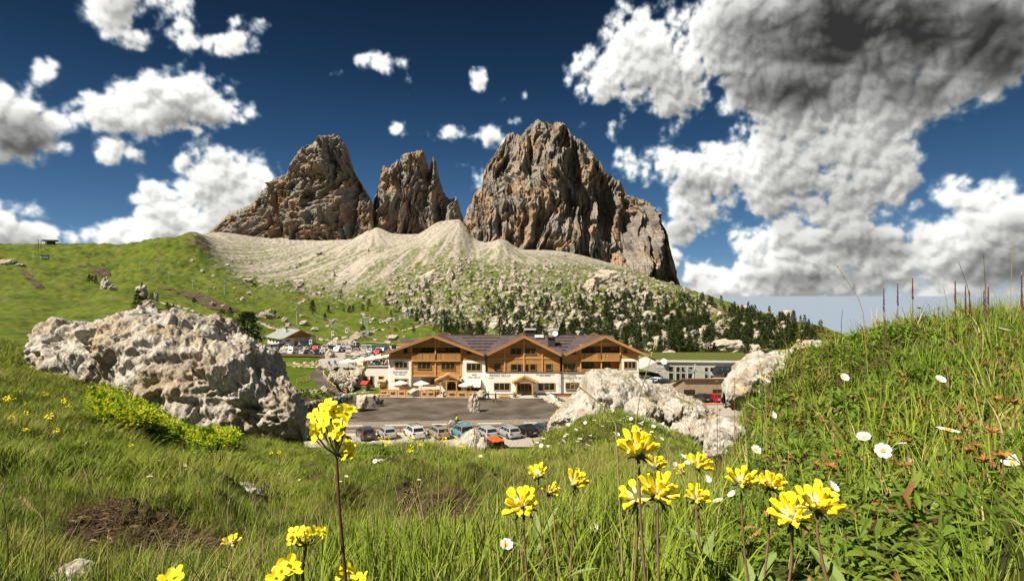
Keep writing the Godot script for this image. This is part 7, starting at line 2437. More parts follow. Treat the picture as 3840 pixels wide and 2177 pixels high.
func build_station() -> void:
	var conc := tmat("board_concrete", Color(0.50, 0.485, 0.45), 0.9, noise_tex(256, 0.03, Color(0.86, 0.86, 0.86), Color(1, 1, 1), 4, 91, false, FastNoiseLite.TYPE_SIMPLEX, 6.0), 3.0)
	conc.uv1_scale = V(0.2, 1.2, 0.2)
	var t := thing("valley_station", "long flat concrete lift station with tall openings right of the hotel", "station")
	var d := 137.0
	var z := -d
	var poly := PackedVector2Array()
	for q in [[2402, 1381], [2470, 1400], [2500, 1424], [2860, 1424], [2860, 1360], [2460, 1357]]:
		var p := at(q[0], q[1], d)
		poly.append(Vector2(p.x, p.y))
	poly[0].y = at(2402, 1383, d).y
	var b := B.new()
	b.prism(poly, z - 12.0, z)
	mi("wall", b.mesh(), conc, t)
	var a := at(2460, 1356, d)
	var e := at(2870, 1359, d)
	bar(t, "roof_edge", V(a.x, a.y + 0.2, z + 0.15), V(e.x, e.y + 0.2, z + 0.15), 0.5, 0.5, mat("pale_concrete_edge", Color(0.56, 0.545, 0.51)))
	b = B.new()
	b.quad(V(a.x, a.y + 0.46, z), V(e.x, a.y + 0.46, z), V(e.x, a.y + 0.9, z - 14.0), V(a.x, a.y + 0.9, z - 14.0))
	mi("turf_roof", b.mesh(), mats["meadow_turf"], t)
	for q in [[2508.5, 2525, 1373, 1424], [2535.7, 2550, 1375, 1424], [2555.5, 2570.5, 1375, 1424], [2580, 2598, 1375, 1423], [2643, 2655.5, 1377, 1417], [2663.4, 2676, 1377, 1417], [2698, 2722, 1412, 1424]]:
		var p0 := at(q[0], q[2], d)
		var p1 := at(q[1], q[3], d)
		window(t, p0.x, p1.x, p1.y, p0.y, z, 1, conc, "opening")
		bx(t, "balustrade", V((p0.x + p1.x) * 0.5, lerpf(p0.y, p1.y, 0.45), z + 0.06), V(p1.x - p0.x, 0.25, 0.05), mats.zinc_cap)
	var im := Image.create(64, 40, false, Image.FORMAT_RGB8)
	for y in 40:
		for x in 64:
			var g := 0.72 + 0.2 * n_b.get_noise_2d(x * 0.09, y * 0.12)
			var c := Color(g, g, g * 1.02)
			if y < 22 and y > 16.0 - 6.0 * n_b.get_noise_2d(x * 0.08, 3.0) and n_a.get_noise_2d(x * 0.5, y * 0.5) > 0.0: c = Color(0.34, 0.38, 0.42)
			if y > 22 and y < 31 and x > 6 and x < 30: c = Color(0.38, 0.25, 0.16) if y > 25 else Color(0.88, 0.9, 0.92)
			im.set_pixel(x, y, c)
	var pm := mat("winter_print", Color.WHITE, 0.6)
	pm.albedo_texture = ImageTexture.create_from_image(im)
	var p0 := at(2460, 1368, d)
	var p1 := at(2508, 1398, d)
	var qm := QuadMesh.new()
	qm.size = Vector2(p1.x - p0.x, p0.y - p1.y)
	var pr := mi("poster", qm, pm, t)
	pr.position = V((p0.x + p1.x) * 0.5, (p0.y + p1.y) * 0.5, z + 0.03)
	b = B.new()
	b.lathe(at(2488, 1360, d) + V(0, 0.3, 0.4), [[0.0, 0.0], [0.5, 0.1], [0.75, 0.3], [0.7, 0.32], [0.0, 0.08]], 14, Basis(Vector3.RIGHT, 1.2))
	mi("dish", b.mesh(), mats.dish_white, t)
	var ct := thing("chairlift_terminal", "rounded chairlift terminal with dark glass over a silver body", "chairlift", at(2716, 1424, 124.0))
	var px := 124.0 / F
	var gl := mat("dark_canopy", Color(0.022, 0.024, 0.028), 0.12)
	b = B.new()
	var n := 14
	var prof := func(s: float) -> float: return sqrt(maxf(0.0, 1.0 - pow(clampf((0.16 - s) / 0.16, 0.0, 1.0), 2.0)))
	for k in n:
		for m in 6:
			var q := []
			for w in [[k, m], [k + 1, m], [k + 1, m + 1], [k, m + 1]]:
				var s: float = w[0] / float(n)
				var an: float = PI * 0.5 * w[1] / 6.0
				var hh: float = prof.call(s) * 28.0 * px
				q.append(V((lerpf(2668, 2800, s) - 2716.0) * px, (1424 - 1398) * px + hh * sin(an), 1.9 * cos(an) + 0.2))
			b.quad(q[0], q[1], q[2], q[3])
	mi("glass_canopy", b.mesh(), gl, ct)
	for k in 5:
		var x := (lerpf(2700, 2780, k / 4.0) - 2716.0) * px
		bar(ct, "canopy_rib", V(x, (1424 - 1398) * px, 2.13), V(x, (1424 - 1378) * px, 1.55), 0.06, 0.06, mats.zinc_cap)
	b = B.new()
	b.tube(PackedVector3Array([V((2664 - 2716) * px, 20 * px, 0.3), V((2672 - 2716) * px, 20 * px, 0.3), V((2800 - 2716) * px, 19 * px, 0.3)]), PackedFloat32Array([0.3, 0.55, 0.6]), 12)
	mi("silver_body", b.mesh(), mat("silver_shell", Color(0.50, 0.50, 0.49), 0.35, 0.4), ct)
	bx(ct, "emblem", V(0.0, 19 * px, 0.93), V(0.5, 0.4, 0.03), mats.sign_red)
	bx(ct, "support", V(1.2, 6 * px, 0), V(0.8, 16 * px, 0.8), mats.pale_concrete_edge)
	var lp := thing("terminal_pylon", "chairlift pylon with a long lattice arm before the concrete station", "lift pylon", at(2602, 1424, 125.0))
	var gm = mats.galvanised
	var k2 := 125.0 / F
	var bb := B.new()
	bb.rod(V(-0.2, -0.3, 0), V(0.2, 42 * k2, 0), 0.34, 0.24, 8)
	mi("mast", bb.mesh(), gm, lp)
	for s in [-0.35, 0.35]:
		bar(lp, "chord", V(-36 * k2, 44 * k2, s), V(70 * k2, 24 * k2, s), 0.1, 0.1, gm)
		bar(lp, "chord", V(-36 * k2, 38 * k2, s), V(70 * k2, 18 * k2, s), 0.1, 0.1, gm)
		for m in 12:
			var x0 := lerpf(-36, 70, m / 12.0)
			var x1 := lerpf(-36, 70, (m + 1) / 12.0)
			bar(lp, "lacing", V(x0 * k2, lerpf(44, 24, m / 12.0) * k2, s), V(x1 * k2, lerpf(38, 18, (m + 1) / 12.0) * k2, s), 0.06, 0.06, gm)
		bar(lp, "head", V(0, 42 * k2, s), V(6 * k2, 60 * k2, 0), 0.09, 0.09, gm)
	for q in [[-30, 40], [28, 34], [40, 26]]:
		bar(lp, "stay", V(6 * k2, 60 * k2, 0), V(q[0] * k2, q[1] * k2, 0), 0.05, 0.05, gm)
	var g := thing("garage", "low brown-grey garage with two dark doors and red tile edge", "garage")
	var gz := -112.0
	var wall := tmat("garage_render", Color(0.36, 0.28, 0.20), 0.92, noise_tex(256, 0.025, Color(0.82, 0.80, 0.78), Color(1, 1, 1), 4, 95), 3.5)
	var l := at(2564, 1421, 112.0)
	var r := at(2850, 1421, 112.0)
	b = B.new()
	b.prism(PackedVector2Array([Vector2(l.x, -0.3), Vector2(r.x, -0.3), Vector2(r.x, l.y), Vector2(l.x, l.y)]), gz - 0.4, gz)
	b.quad(V(l.x, l.y, gz), V(r.x, l.y, gz), V(r.x, l.y - 1.8, gz - 9.0), V(l.x, l.y - 1.8, gz - 9.0))
	mi("wall", b.mesh(), wall, g)
	b = B.new()
	var fl := at(2526, 1460, 122.0)
	b.quad(V(fl.x, -0.3, fl.z), V(l.x, -0.3, gz), V(l.x, l.y, gz), V(fl.x, at(2526, 1446, 122.0).y, fl.z))
	b.quad(V(l.x - 0.001, -0.3, gz - 0.2), V(fl.x, -0.3, fl.z - 0.2), V(fl.x, at(2526, 1446, 122.0).y, fl.z - 0.2), V(l.x, l.y, gz - 0.2))
	mi("side_wall", b.mesh(), wall, g)
	var tiles := [mat("tile_red_a", Color(0.20, 0.075, 0.05)), mat("tile_red_b", Color(0.16, 0.06, 0.045))]
	for k in 46:
		var x := lerpf(l.x - 0.3, r.x, (k + 0.5) / 46.0)
		bx(g, "roof_tile", V(x, l.y + 0.08, gz + 0.2), V((r.x - l.x) / 46.0 * 0.94, 0.12, 0.7), tiles[k % 2])
	bar(g, "side_eave", V(l.x - 0.1, l.y + 0.1, gz + 0.3), V(fl.x - 0.2, at(2526, 1446, 122.0).y + 0.1, fl.z), 0.5, 0.14, tiles[0])
	for q in [[2566.5, 2604, 1461], [2675, 2714, 1460]]:
		var x0 := at(q[0], 1461, 112.0).x
		var x1 := at(q[1], 1461, 112.0).x
		var top := at(q[0], q[2], 112.0).y
		bx(g, "door_frame", V((x0 + x1) * 0.5, top * 0.5, gz + 0.03), V(x1 - x0 + 0.2, top + 0.1, 0.06), mats.dark_metal)
		for k in 6:
			bx(g, "door_panel", V((x0 + x1) * 0.5, top * (k + 0.5) / 6.0, gz + 0.08), V(x1 - x0, top / 6.0 - 0.02, 0.05), mat("door_dark", Color(0.035, 0.018, 0.012)))
	var orr := thing("barrier", "low orange barrier along the yard wall below the red car", "barrier", on_level(2672, 1517, 0.0))
	bx(orr, "rail", V(0, 0.05, 0), V(3.6, 0.28, 0.2), mat("barrier_orange", Color(0.50, 0.11, 0.025)))
	for s in [-1.5, 0.0, 1.5]:
		bx(orr, "bracket", V(s, -0.1, 0), V(0.12, 0.25, 0.15), mats.dark_metal)
	var ps := thing("parking_sign", "small blue parking sign beside the red car", "sign", on_level(2694, 1504, 0.0))
	bx(ps, "post", V(0, 0.5, 0), V(0.06, 1.0, 0.06), mats.galvanised)
	bx(ps, "plate", V(0, 0.95, 0.05), V(0.55, 0.7, 0.03), mat("sign_blue", Color(0.05, 0.16, 0.45)))
	var tp := thing("trailer", "small trailer under an orange tarpaulin between rock and silver car", "trailer", on_level(1856, 1672, 0.0), 0.5)
	b = B.new()
	for i in 6:
		for j in 6:
			var q := []
			for w in [[i, j], [i + 1, j], [i + 1, j + 1], [i, j + 1]]:
				var x: float = (w[0] / 6.0 - 0.5) * 1.7
				var zz: float = (0.5 - w[1] / 6.0) * 2.4
				var dip := 0.05 * sin(w[0] * 2.1) * cos(w[1] * 1.7)
				q.append(V(x, 0.85 + dip + 0.12 * w[1] / 6.0, zz))
			b.quad(q[0], q[1], q[2], q[3])
	mi("tarpaulin", b.mesh(), mat("tarp_orange", Color(0.56, 0.10, 0.015), 0.6), tp)
	bx(tp, "box", V(0, 0.55, 0), V(1.6, 0.5, 2.3), mats.dark_metal)
	for s in [-1.0, 1.0]:
		wheel(tp, V(s * 0.85, 0.3, 0), 0.3, 0.16)
# ---------------------------------------------------------------- trees
var pine_stock := []
func pine(sd: int, clumps: int, r: float, bushy: float) -> Array:
	var g := RandomNumberGenerator.new()
	g.seed = sd
	var tr := B.new()
	tr.tube(PackedVector3Array([Vector3(0, -0.06, 0), Vector3(0.01, 0.3, 0), Vector3(0, 0.92, 0.01)]), PackedFloat32Array([0.035, 0.026, 0.006]), 6)
	for k in 9:
		var y := g.randf_range(0.12, 0.8)
		var a := g.randf() * TAU
		tr.rod(Vector3(0, y, 0), Vector3(cos(a) * r * 0.7 * (1.1 - y), y + 0.04, sin(a) * r * 0.7 * (1.1 - y)), 0.010, 0.004, 4)
	var cr := B.new()
	cr.colored = true
	var nb := int(clumps / 7.0)
	for k in nb:
		var t := pow(g.randf(), 0.85)
		var y := 0.07 + 0.90 * t
		var reach := r * pow(1.0 - t, bushy) * g.randf_range(0.55, 1.15) + 0.015
		var a := g.randf() * TAU
		var dir := Vector3(cos(a), g.randf_range(-0.12, 0.28), sin(a))
		var tone := g.randf_range(0.55, 1.35)
		for m in 7:
			var s := g.randf_range(0.35, 1.0)
			var o := Vector3(0, y, 0) + dir * reach * s + Vector3(g.randf_range(-1, 1), g.randf_range(-0.7, 0.9), g.randf_range(-1, 1)) * 0.035
			cr.col = Color(0.058, 0.082, 0.026) * tone * g.randf_range(0.8, 1.25)
			var d2 := (dir + Vector3(g.randf_range(-0.6, 0.6), g.randf_range(-0.2, 0.9), g.randf_range(-0.6, 0.6))).normalized()
			var l := 0.075 * g.randf_range(0.7, 1.3)
			cr.leaf(o, d2, Vector3(g.randf_range(-1, 1), 1, g.randf_range(-1, 1)).normalized(), l, l * 0.85, 0.5, 1)
			cr.leaf(o, (d2 + Vector3(g.randf_range(-0.8, 0.8), g.randf_range(-0.3, 0.6), g.randf_range(-0.8, 0.8))).normalized(), Vector3(g.randf_range(-1, 1), 0.3, g.randf_range(-1, 1)).normalized(), l, l * 0.8, 0.5, 1)
	return [tr.mesh(), cr.mesh()]
func plant_tree(label: String, p: Vector3, h: float, k: int, group: String, wide := 1.0) -> void:
	var t := thing("pine_tree", label, "tree", p, rng.randf() * TAU, group)
	t.scale = Vector3(h * wide, h, h * wide)
	mi("trunk", pine_stock[k][0], mat("pine_bark", Color(0.11, 0.08, 0.06), 0.95), t)
	mi("crown", pine_stock[k][1], vmat("pine_needles", 0.85, 0.25), t)
func copies(called: String, mesh: Mesh, ma: Material, xf: Array, cols: Array, label: String, category: String) -> void:
	var mm := MultiMesh.new()
	mm.transform_format = MultiMesh.TRANSFORM_3D
	mm.use_colors = cols.size() > 0
	mm.mesh = mesh
	mm.instance_count = xf.size()
	for i in xf.size():
		mm.set_instance_transform(i, xf[i])
		if cols.size(): mm.set_instance_color(i, cols[i])
	var o := MultiMeshInstance3D.new()
	o.multimesh = mm
	o.material_override = ma
	o.name = numbered(called)
	add_child(o)
	tag(o, label, category, "", "stuff")
func tree_chance(u: float, v: float) -> float:
	if u < 1420.0 or u > 3080.0: return 0.0
	var crest := along([[1420, 1130], [1600, 1040], [1900, 1045], [2250, 1075], [2552, 1095], [2779, 1158], [2942, 1196], [3070, 1228]], u)
	if v < crest: return 0.0
	var low := along([[1420, 1150], [1560, 1215], [1640, 1262], [2380, 1330], [2800, 1345], [3080, 1300]], u)
	if v > low: return 0.0
	var f := (v - crest) / (low - crest)
	var right := sm(1600.0, 2700.0, u)
	return clampf(0.22 + 0.36 * f + 0.75 * right * sm(-0.05, 0.15, f), 0.0, 1.0) * (0.3 + 0.7 * sm(-0.25, 0.2, n_b.get_noise_2d(u * 0.006, v * 0.012)))
func build_trees() -> void:
	for k in 6:
		pine_stock.append(pine(100 + k, [620, 560, 660, 600, 560, 1700][k], [0.23, 0.27, 0.30, 0.25, 0.34, 0.40][k], [0.75, 0.65, 0.6, 0.85, 0.55, 0.38][k]))
	var solo := [[1276, 1118, 28, "lone pine at the foot of the pale scree"], [1170, 1176, 46, "tall leaning pine on the meadow right of the tall pylon"], [1231, 1175, 28, "dark pine above the wide-armed pylon"], [1218, 1203, 27, "dark round pine just above the wide-armed pylon"], [1383, 1147, 24, "dark pine at the upper edge of the meadow"], [1360, 1166, 24, "round pine in the middle of the meadow"], [1311, 1174, 25, "pine at the left of a pair on the meadow"], [1324, 1170, 24, "pine at the right of a pair on the meadow"], [1289, 1169, 14, "small pine left of the meadow pair"], [1444, 1147, 26, "dark pine below the boulder field edge"], [1466, 1186, 22, "pine on the meadow under the forest edge"], [1379, 1168, 18, "small pine beside the round meadow pine"], [1550, 1246, 23, "dark pine on the meadow behind the hotel's left roof"], [1364, 1130, 17, "small pine at the rim of the scree"], [1360, 1262, 38, "dark bushy pine at the foot of the white lattice pylon"], [1029, 1192, 26, "pine beside rocks left of the hillside letters"], [1017, 1172, 14, "tiny pine above the rocks by the path"], [516, 1164, 66, "big dark pine rising behind the grey rock's crest"], [530, 1080, 20, "small pine on top of the pointed rock"], [568, 1127, 26, "small pine beside the rock spike"], [625, 1162, 25, "left pine of three small ones above the grey rock"], [637, 1168, 22, "middle pine of three small ones above the grey rock"], [650, 1164, 20, "right pine of three small ones above the grey rock"], [828, 1204, 40, "dark pine left of the big pine by the hut"], [862, 1192, 36, "dark pine behind the big pine by the hut"], [840, 1178, 16, "small pine at the end of the dug trench"], [334, 1059, 28, "left pine beside the rocks on the high slope"], [345, 1056, 22, "middle pine beside the rocks on the high slope"], [358, 1062, 26, "right pine beside the rocks on the high slope"], [1306, 1174, 18, "smallest pine of the meadow cluster"], [1643, 1262, 14, "low dark bush behind the hotel ridge"]]
	for s in solo:
		var p := hit(s[0], s[1], 150, 1200)
		plant_tree(s[3], p, s[2] * 1.15 * -p.z / F, rng.randi() % 5, "", 1.25)
	var bp := hit(928, 1306, 150, 240)
	plant_tree("big spreading pine beside the mountain hut", bp, 138.0 * -bp.z / F, 5, "", 1.05)
	var found := []
	var tries := 0
	while found.size() < 1000 and tries < 16000:
		tries += 1
		var u := rng.randf_range(1430, 3080)
		var v := rng.randf_range(1040, 1345)
		if rng.randf() > tree_chance(u, v): continue
		var p := hit(u, v, 165, 700)
		var d := -p.z
		if d > 690.0: continue
		var h := rng.randf_range(4.2, 8.0) * (0.8 if v < 1130.0 else 1.0)
		if rng.randf() < 0.22: h *= 0.55
		found.append([h / d, p, h, u, v])
	found.sort_custom(func(x, y): return x[0] > y[0])
	var rest := [[], [], [], [], []]
	for i in found.size():
		var q: Array = found[i]
		if i < 250:
			var zone := "behind the hotel roof"
			if q[3] > 2420.0: zone = "above the concrete station"
			if q[3] > 2760.0: zone = "at the right end of the wooded ridge"
			plant_tree("dark stone pine on the boulder slope " + zone, q[1], q[2], i % 5, "stone pines " + zone, rng.randf_range(0.85, 1.25))
		else:
			rest[i % 5].append(Transform3D(Basis(Vector3.UP, rng.randf() * TAU).scaled(Vector3(q[2] * rng.randf_range(0.85, 1.2), q[2], q[2])), q[1]))
	for k in 5:
		copies("distant_pines", pine_stock[k][1], vmat("pine_needles"), rest[k], [], "far scattered stone pines dotting the boulder slope", "trees")
	var mats_xf := []
	tries = 0
	while mats_xf.size() < 2200 and tries < 14000:
		tries += 1
		var u := rng.randf_range(1450, 3060)
		var v := rng.randf_range(1040, 1345)
		if rng.randf() > tree_chance(u, v) * 0.9 + 0.03: continue
		var p := hit(u, v, 165, 800)
		var h := rng.randf_range(0.7, 2.0)
		mats_xf.append(Transform3D(Basis(Vector3.UP, rng.randf() * TAU).scaled(Vector3(h * 2.2, h, h * 2.2)), p - Vector3(0, h * 0.1, 0)))
	copies("dwarf_pines", pine_stock[4][1], vmat("pine_needles"), mats_xf, [], "low mats of dwarf pine between the pale boulders", "shrubs")
# ---------------------------------------------------------------- boulder field and the near rocks
func build_boulder_field() -> void:
	var big := [[2280, 1062, 130, 50, "large pale crag topping the boulder field"], [2210, 1098, 60, 50, "pinkish crag below the topmost one"], [1960, 1260, 120, 52, "broad rounded outcrop right above the hotel roof"], [2720, 1330, 160, 60, "broad rounded outcrop above the concrete station"], [2830, 1330, 60, 36, "pale outcrop right of the broad one above the station"], [2700, 1190, 26, 28, "dark rock block on the wooded slope"], [2945, 1192, 50, 32, "rock tower on the right crest"], [2890, 1182, 26, 18, "small rock beside the tower on the right crest"], [1620, 1060, 90, 44, "dark crag with cut face at the foot of the scree"], [1690, 1050, 44, 44, "twin rock teeth at the top of the boulder field"], [1590, 1085, 34, 40, "rock tooth below the dark crag"], [1880, 1090, 26, 44, "thin dark rock pillar in the boulder field"], [2330, 1250, 70, 42, "pale outcrop among trees above the right gable"], [2120, 1240, 70, 36, "pale outcrop behind the hotel antenna"], [2480, 1290, 70, 34, "pale outcrop above the station's left end"], [2580, 1300, 60, 36, "pale blocks behind the station roof"], [392, 1080, 46, 40, "grey rock beside the high pines on the left slope"], [424, 1090, 36, 20, "grey rock lower right of the high pines"], [528, 1120, 54, 46, "pointed grey rock with a tiny pine on top"], [586, 1128, 18, 34, "rock spike beside the pointed rock"], [555, 1160, 46, 34, "grey rock under the big dark pine"], [655, 1180, 44, 22, "flat rock above the grey boulder's crest"], [1000, 1192, 50, 22, "rocks on the meadow left of the hillside letters"], [930, 1058, 40, 18, "rock block at the foot of the left scree"], [1250, 1035, 26, 20, "dark rock lying in the upper scree"], [1290, 1066, 20, 16, "rock lying low in the scree"], [1375, 943, 24, 14, "dark rock in the middle of the pale scree"], [1195, 955, 24, 14, "dark rock left in the pale scree"], [1120, 1075, 50, 26, "cluster of dark blocks below the left scree"], [860, 1240, 70, 24, "pale rocks left of the big pine"], [20, 990, 60, 20, "dark rock at the left edge of the high slope"], [75, 1000, 36, 14, "low dark rock near the left edge"], [1140, 1215, 40, 14, "pale rocks behind the hut roof"], [1245, 1210, 20, 10, "small pale stone left of the wide pylon"]]
	for i in big.size():
		var q: Array = big[i]
		var p := hit(q[0], q[1], 150, 1500)
		var k := -p.z / F
		boulder(q[4], p - Vector3(0, q[3] * k * 0.12, 0), Vector3(q[2] * k * 0.55, q[3] * k * 0.72, q[2] * k * 0.45), i, i * 1.9, rock_white if i % 3 == 2 else rock_grey)
	var found := []
	var tries := 0
	while found.size() < 6500 and tries < 40000:
		tries += 1
		var u := rng.randf_range(700, 3060)
		var v := rng.randf_range(960, 1345)
		var lo := along(BOULDERY, u)
		var p := hit(u, v, 165, 1400)
		var d := -p.z
		var sc := along(SCREE, u)
		var n := n_b.get_noise_2d(p.x * 0.012 + 5.0, p.z * 0.012)
		var f := sm(lo - 40.0, lo + 60.0, d) * (0.25 + 0.75 * sm(-0.2, 0.25, n))
		if d > sc: f *= 0.22
		if u > 2500.0: f *= 0.3
		if u < 1450.0: f *= 0.35
		if d < lo - 40.0: f = 0.035
		if d > 1350.0 or rng.randf() > f: continue
		var s := rng.randf_range(0.35, 1.0)
		s = 0.30 + 1.9 * pow(rng.randf(), 5.0) * (1.0 if d < sc else 1.2)
		s *= 0.7 + d / 900.0
		found.append([s / d, p, s])
	found.sort_custom(func(x, y): return x[0] > y[0])
	var rest := []
	for k in 8: rest.append([])
	for i in found.size():
		var q: Array = found[i]
		var s: float = q[2]
		if i < 210:
			boulder("pale limestone boulder in the field behind the hotel" if q[1].x > -60.0 else "pale limestone boulder on the meadow below the scree", q[1], Vector3(s * rng.randf_range(0.9, 1.5), s * rng.randf_range(0.7, 1.1), s), i, rng.randf() * TAU, rock_white if rng.randf() < 0.35 else rock_grey, "boulders behind the hotel" if q[1].x > -60.0 else "boulders on the meadow")
		else:
			rest[i % 8].append(Transform3D(Basis(Vector3.UP, rng.randf() * TAU).scaled(Vector3(s * rng.randf_range(0.9, 1.5), s * rng.randf_range(0.7, 1.1), s)), q[1] + Vector3(0, s * 0.3, 0)))
	for k in 8:
		copies("scattered_rocks", rock_meshes[k], rock_grey, rest[k], [], "small pale rocks strewn over slope and scree", "rocks")
func near_rock_mats() -> Array:
	var tex := noise_tex(1024, 0.012, Color(0.58, 0.56, 0.53), Color(1, 1, 1), 6, 112)
	var nrm := noise_tex(1024, 0.02, Color.BLACK, Color.WHITE, 6, 113, true)
	var out := []
	for q in [["near_rock_grey", 0.66, 0.63, 0.58, 0.6], ["near_rock_white", 0.70, 0.675, 0.63, 1.2]]:
		var m := vmat(q[0], 0.95)
		m.albedo_color = lin(q[1], q[2], q[3])
		m.albedo_texture = tex
		m.uv1_triplanar = true
		m.uv1_world_triplanar = true
		m.uv1_scale = Vector3.ONE * q[4]
		m.normal_enabled = true
		m.normal_texture = nrm
		m.normal_scale = 2.0
		out.append(m)
	return out
func build_near_rocks() -> void:
	var ms := near_rock_mats()
	loft_rock("boulder", "huge pitted grey limestone boulder lying in the left meadow", [[112, 1335], [118, 1300], [130, 1281], [168, 1276], [200, 1262], [212, 1228], [231, 1209], [308, 1204], [365, 1199], [404, 1187], [452, 1176], [553, 1175], [586, 1155], [611, 1165], [639, 1180], [712, 1175], [740, 1185], [769, 1209], [788, 1233], [841, 1266], [913, 1300], [962, 1319], [986, 1353], [1010, 1387], [1034, 1425], [1082, 1468], [1120, 1521], [1138, 1560], [1146, 1640]], [[112, 1350], [240, 1396], [385, 1430], [433, 1470], [553, 1495], [649, 1525], [721, 1570], [793, 1608], [865, 1622], [962, 1632], [1058, 1650], [1146, 1655]], [[112, 14.6], [500, 13.2], [850, 11.8], [1146, 10.9]], 1.9, 340, 210, 1.25, 4.4, ms[0])
	var sw := tuft(5, 17, 0.17, 0.0046, 0.10, 0.4, 3)
	var ro := loft_rock("rock_outcrop", "broad pale rock ridge behind the flowery knoll, ending before the forecourt", [[2052, 1600], [2075, 1565], [2098, 1538], [2127, 1516], [2150, 1490], [2190, 1456], [2198, 1416], [2230, 1396], [2305, 1394], [2361, 1401], [2388, 1418], [2427, 1437], [2500, 1450], [2531, 1460], [2583, 1480], [2630, 1507], [2679, 1540], [2696, 1590]], [[2052, 1610], [2200, 1640], [2400, 1650], [2600, 1640], [2696, 1610]], [[2052, 17.0], [2250, 18.5], [2500, 19.5], [2696, 18.0]], 2.2, 280, 160, 0.72, 15.1, ms[1])
	turf_on(ro, sw, 4000, 0.6, "dry grass tufts growing on the broad pale rock ridge")
	ro = loft_rock("rock_outcrop", "middle ledge of pale rock between grassy tufts on the right", [[2330, 1560], [2352, 1515], [2385, 1498], [2430, 1496], [2462, 1512], [2480, 1540]], [[2330, 1570], [2400, 1590], [2480, 1565]], [[2330, 16.5], [2480, 16.5]], 1.0, 90, 70, 0.55, 21.3, ms[1])
	turf_on(ro, sw, 1500, 0.7, "dry grass tufts on the middle rock ledge")
	ro = loft_rock("rock_outcrop", "rounded pale rock ledge right of the middle one", [[2484, 1540], [2500, 1510], [2540, 1496], [2590, 1510], [2640, 1545], [2672, 1590]], [[2484, 1560], [2560, 1600], [2672, 1605]], [[2484, 16.4], [2672, 16.0]], 1.2, 110, 80, 0.6, 27.3, ms[1])
	turf_on(ro, sw, 1500, 0.7, "dry grass tufts on the rounded rock ledge")
	loft_rock("rock_outcrop", "long low strip of pale rock in front of the ledges", [[2365, 1590], [2390, 1575], [2440, 1570], [2480, 1590], [2520, 1615], [2570, 1640], [2615, 1680]], [[2365, 1600], [2440, 1606], [2520, 1650], [2615, 1692]], [[2365, 12.0], [2615, 11.0]], 0.5, 110, 60, 0.4, 33.1, ms[1])
	loft_rock("rock_outcrop", "low pale ledge below the rounded one", [[2500, 1610], [2540, 1590], [2600, 1582], [2660, 1600], [2690, 1630]], [[2500, 1625], [2600, 1650], [2690, 1645]], [[2500, 13.6], [2690, 13.0]], 0.8, 90, 60, 0.5, 39.1, ms[1])
	loft_rock("boulder", "smooth white boulder on the crest of the flowery slope", [[2714, 1478], [2724, 1432], [2770, 1369], [2832, 1333], [2909, 1326], [2971, 1306], [3028, 1282], [3082, 1274], [3110, 1290]], [[2714, 1500], [2830, 1470], [2950, 1420], [3110, 1330]], [[2714, 2.75], [3110, 3.0]], 0.24, 150, 90, 0.13, 45.7, ms[1])
	loft_rock("boulder", "cracked white rock under the edge of the flowery slope", [[2632, 1690], [2650, 1640], [2668, 1585], [2700, 1562], [2740, 1570], [2775, 1600], [2800, 1640]], [[2632, 1700], [2700, 1690], [2800, 1670]], [[2632, 2.5], [2810, 2.5]], 0.15, 110, 80, 0.12, 51.7, ms[1])
	loft_rock("boulder", "pale rock beside the orange tarpaulin at the meadow's edge", [[1702, 1662], [1730, 1640], [1758, 1615], [1780, 1606], [1800, 1622], [1822, 1662]], [[1702, 1690], [1760, 1700], [1822, 1695]], [[1702, 10.4], [1822, 10.2]], 0.35, 90, 60, 0.22, 57.7, ms[1])
	loft_rock("boulder", "small cracked pale rock leaning on the larger one by the tarpaulin", [[1788, 1668], [1800, 1642], [1815, 1638], [1830, 1655], [1838, 1680]], [[1788, 1695], [1838, 1700]], [[1788, 9.9], [1838, 9.9]], 0.18, 50, 40, 0.14, 63.7, ms[1])
	loft_rock("stone", "flat pale stone lying in the long grass of the left meadow", [[835, 1840], [850, 1820], [880, 1814], [920, 1814], [960, 1828], [985, 1852]], [[835, 1858], [900, 1875], [985, 1872]], [[835, 3.75], [985, 3.7]], 0.13, 70, 50, 0.07, 69.7, ms[1])
	loft_rock("stone", "rounded pale stone at the bottom left edge of the meadow", [[208, 2165], [230, 2130], [270, 2112], [315, 2118], [345, 2150], [352, 2180]], [[208, 2200], [352, 2215]], [[208, 1.72], [352, 1.7]], 0.06, 60, 46, 0.035, 75.7, ms[1])
	for q in [[1600, 1828, 0.022, "left of the two pale stones in the eroded hollow"], [1655, 1836, 0.02, "right of the two pale stones in the eroded hollow"], [1618, 1868, 0.016, "lowest pale stone in the eroded hollow"], [1430, 1722, 0.03, "pale stone below the left meadow crest"], [1590, 1765, 0.022, "pale stone in the grass above the hollow"]]:
		var p := hit(q[0], q[1], 1.5, 14)
		boulder(q[3], p - Vector3(0, 0.03, 0), Vector3(q[2] * 1.3, q[2] * 0.8, q[2]), int(q[0]) % 8, q[0], ms[1], "", "stone")
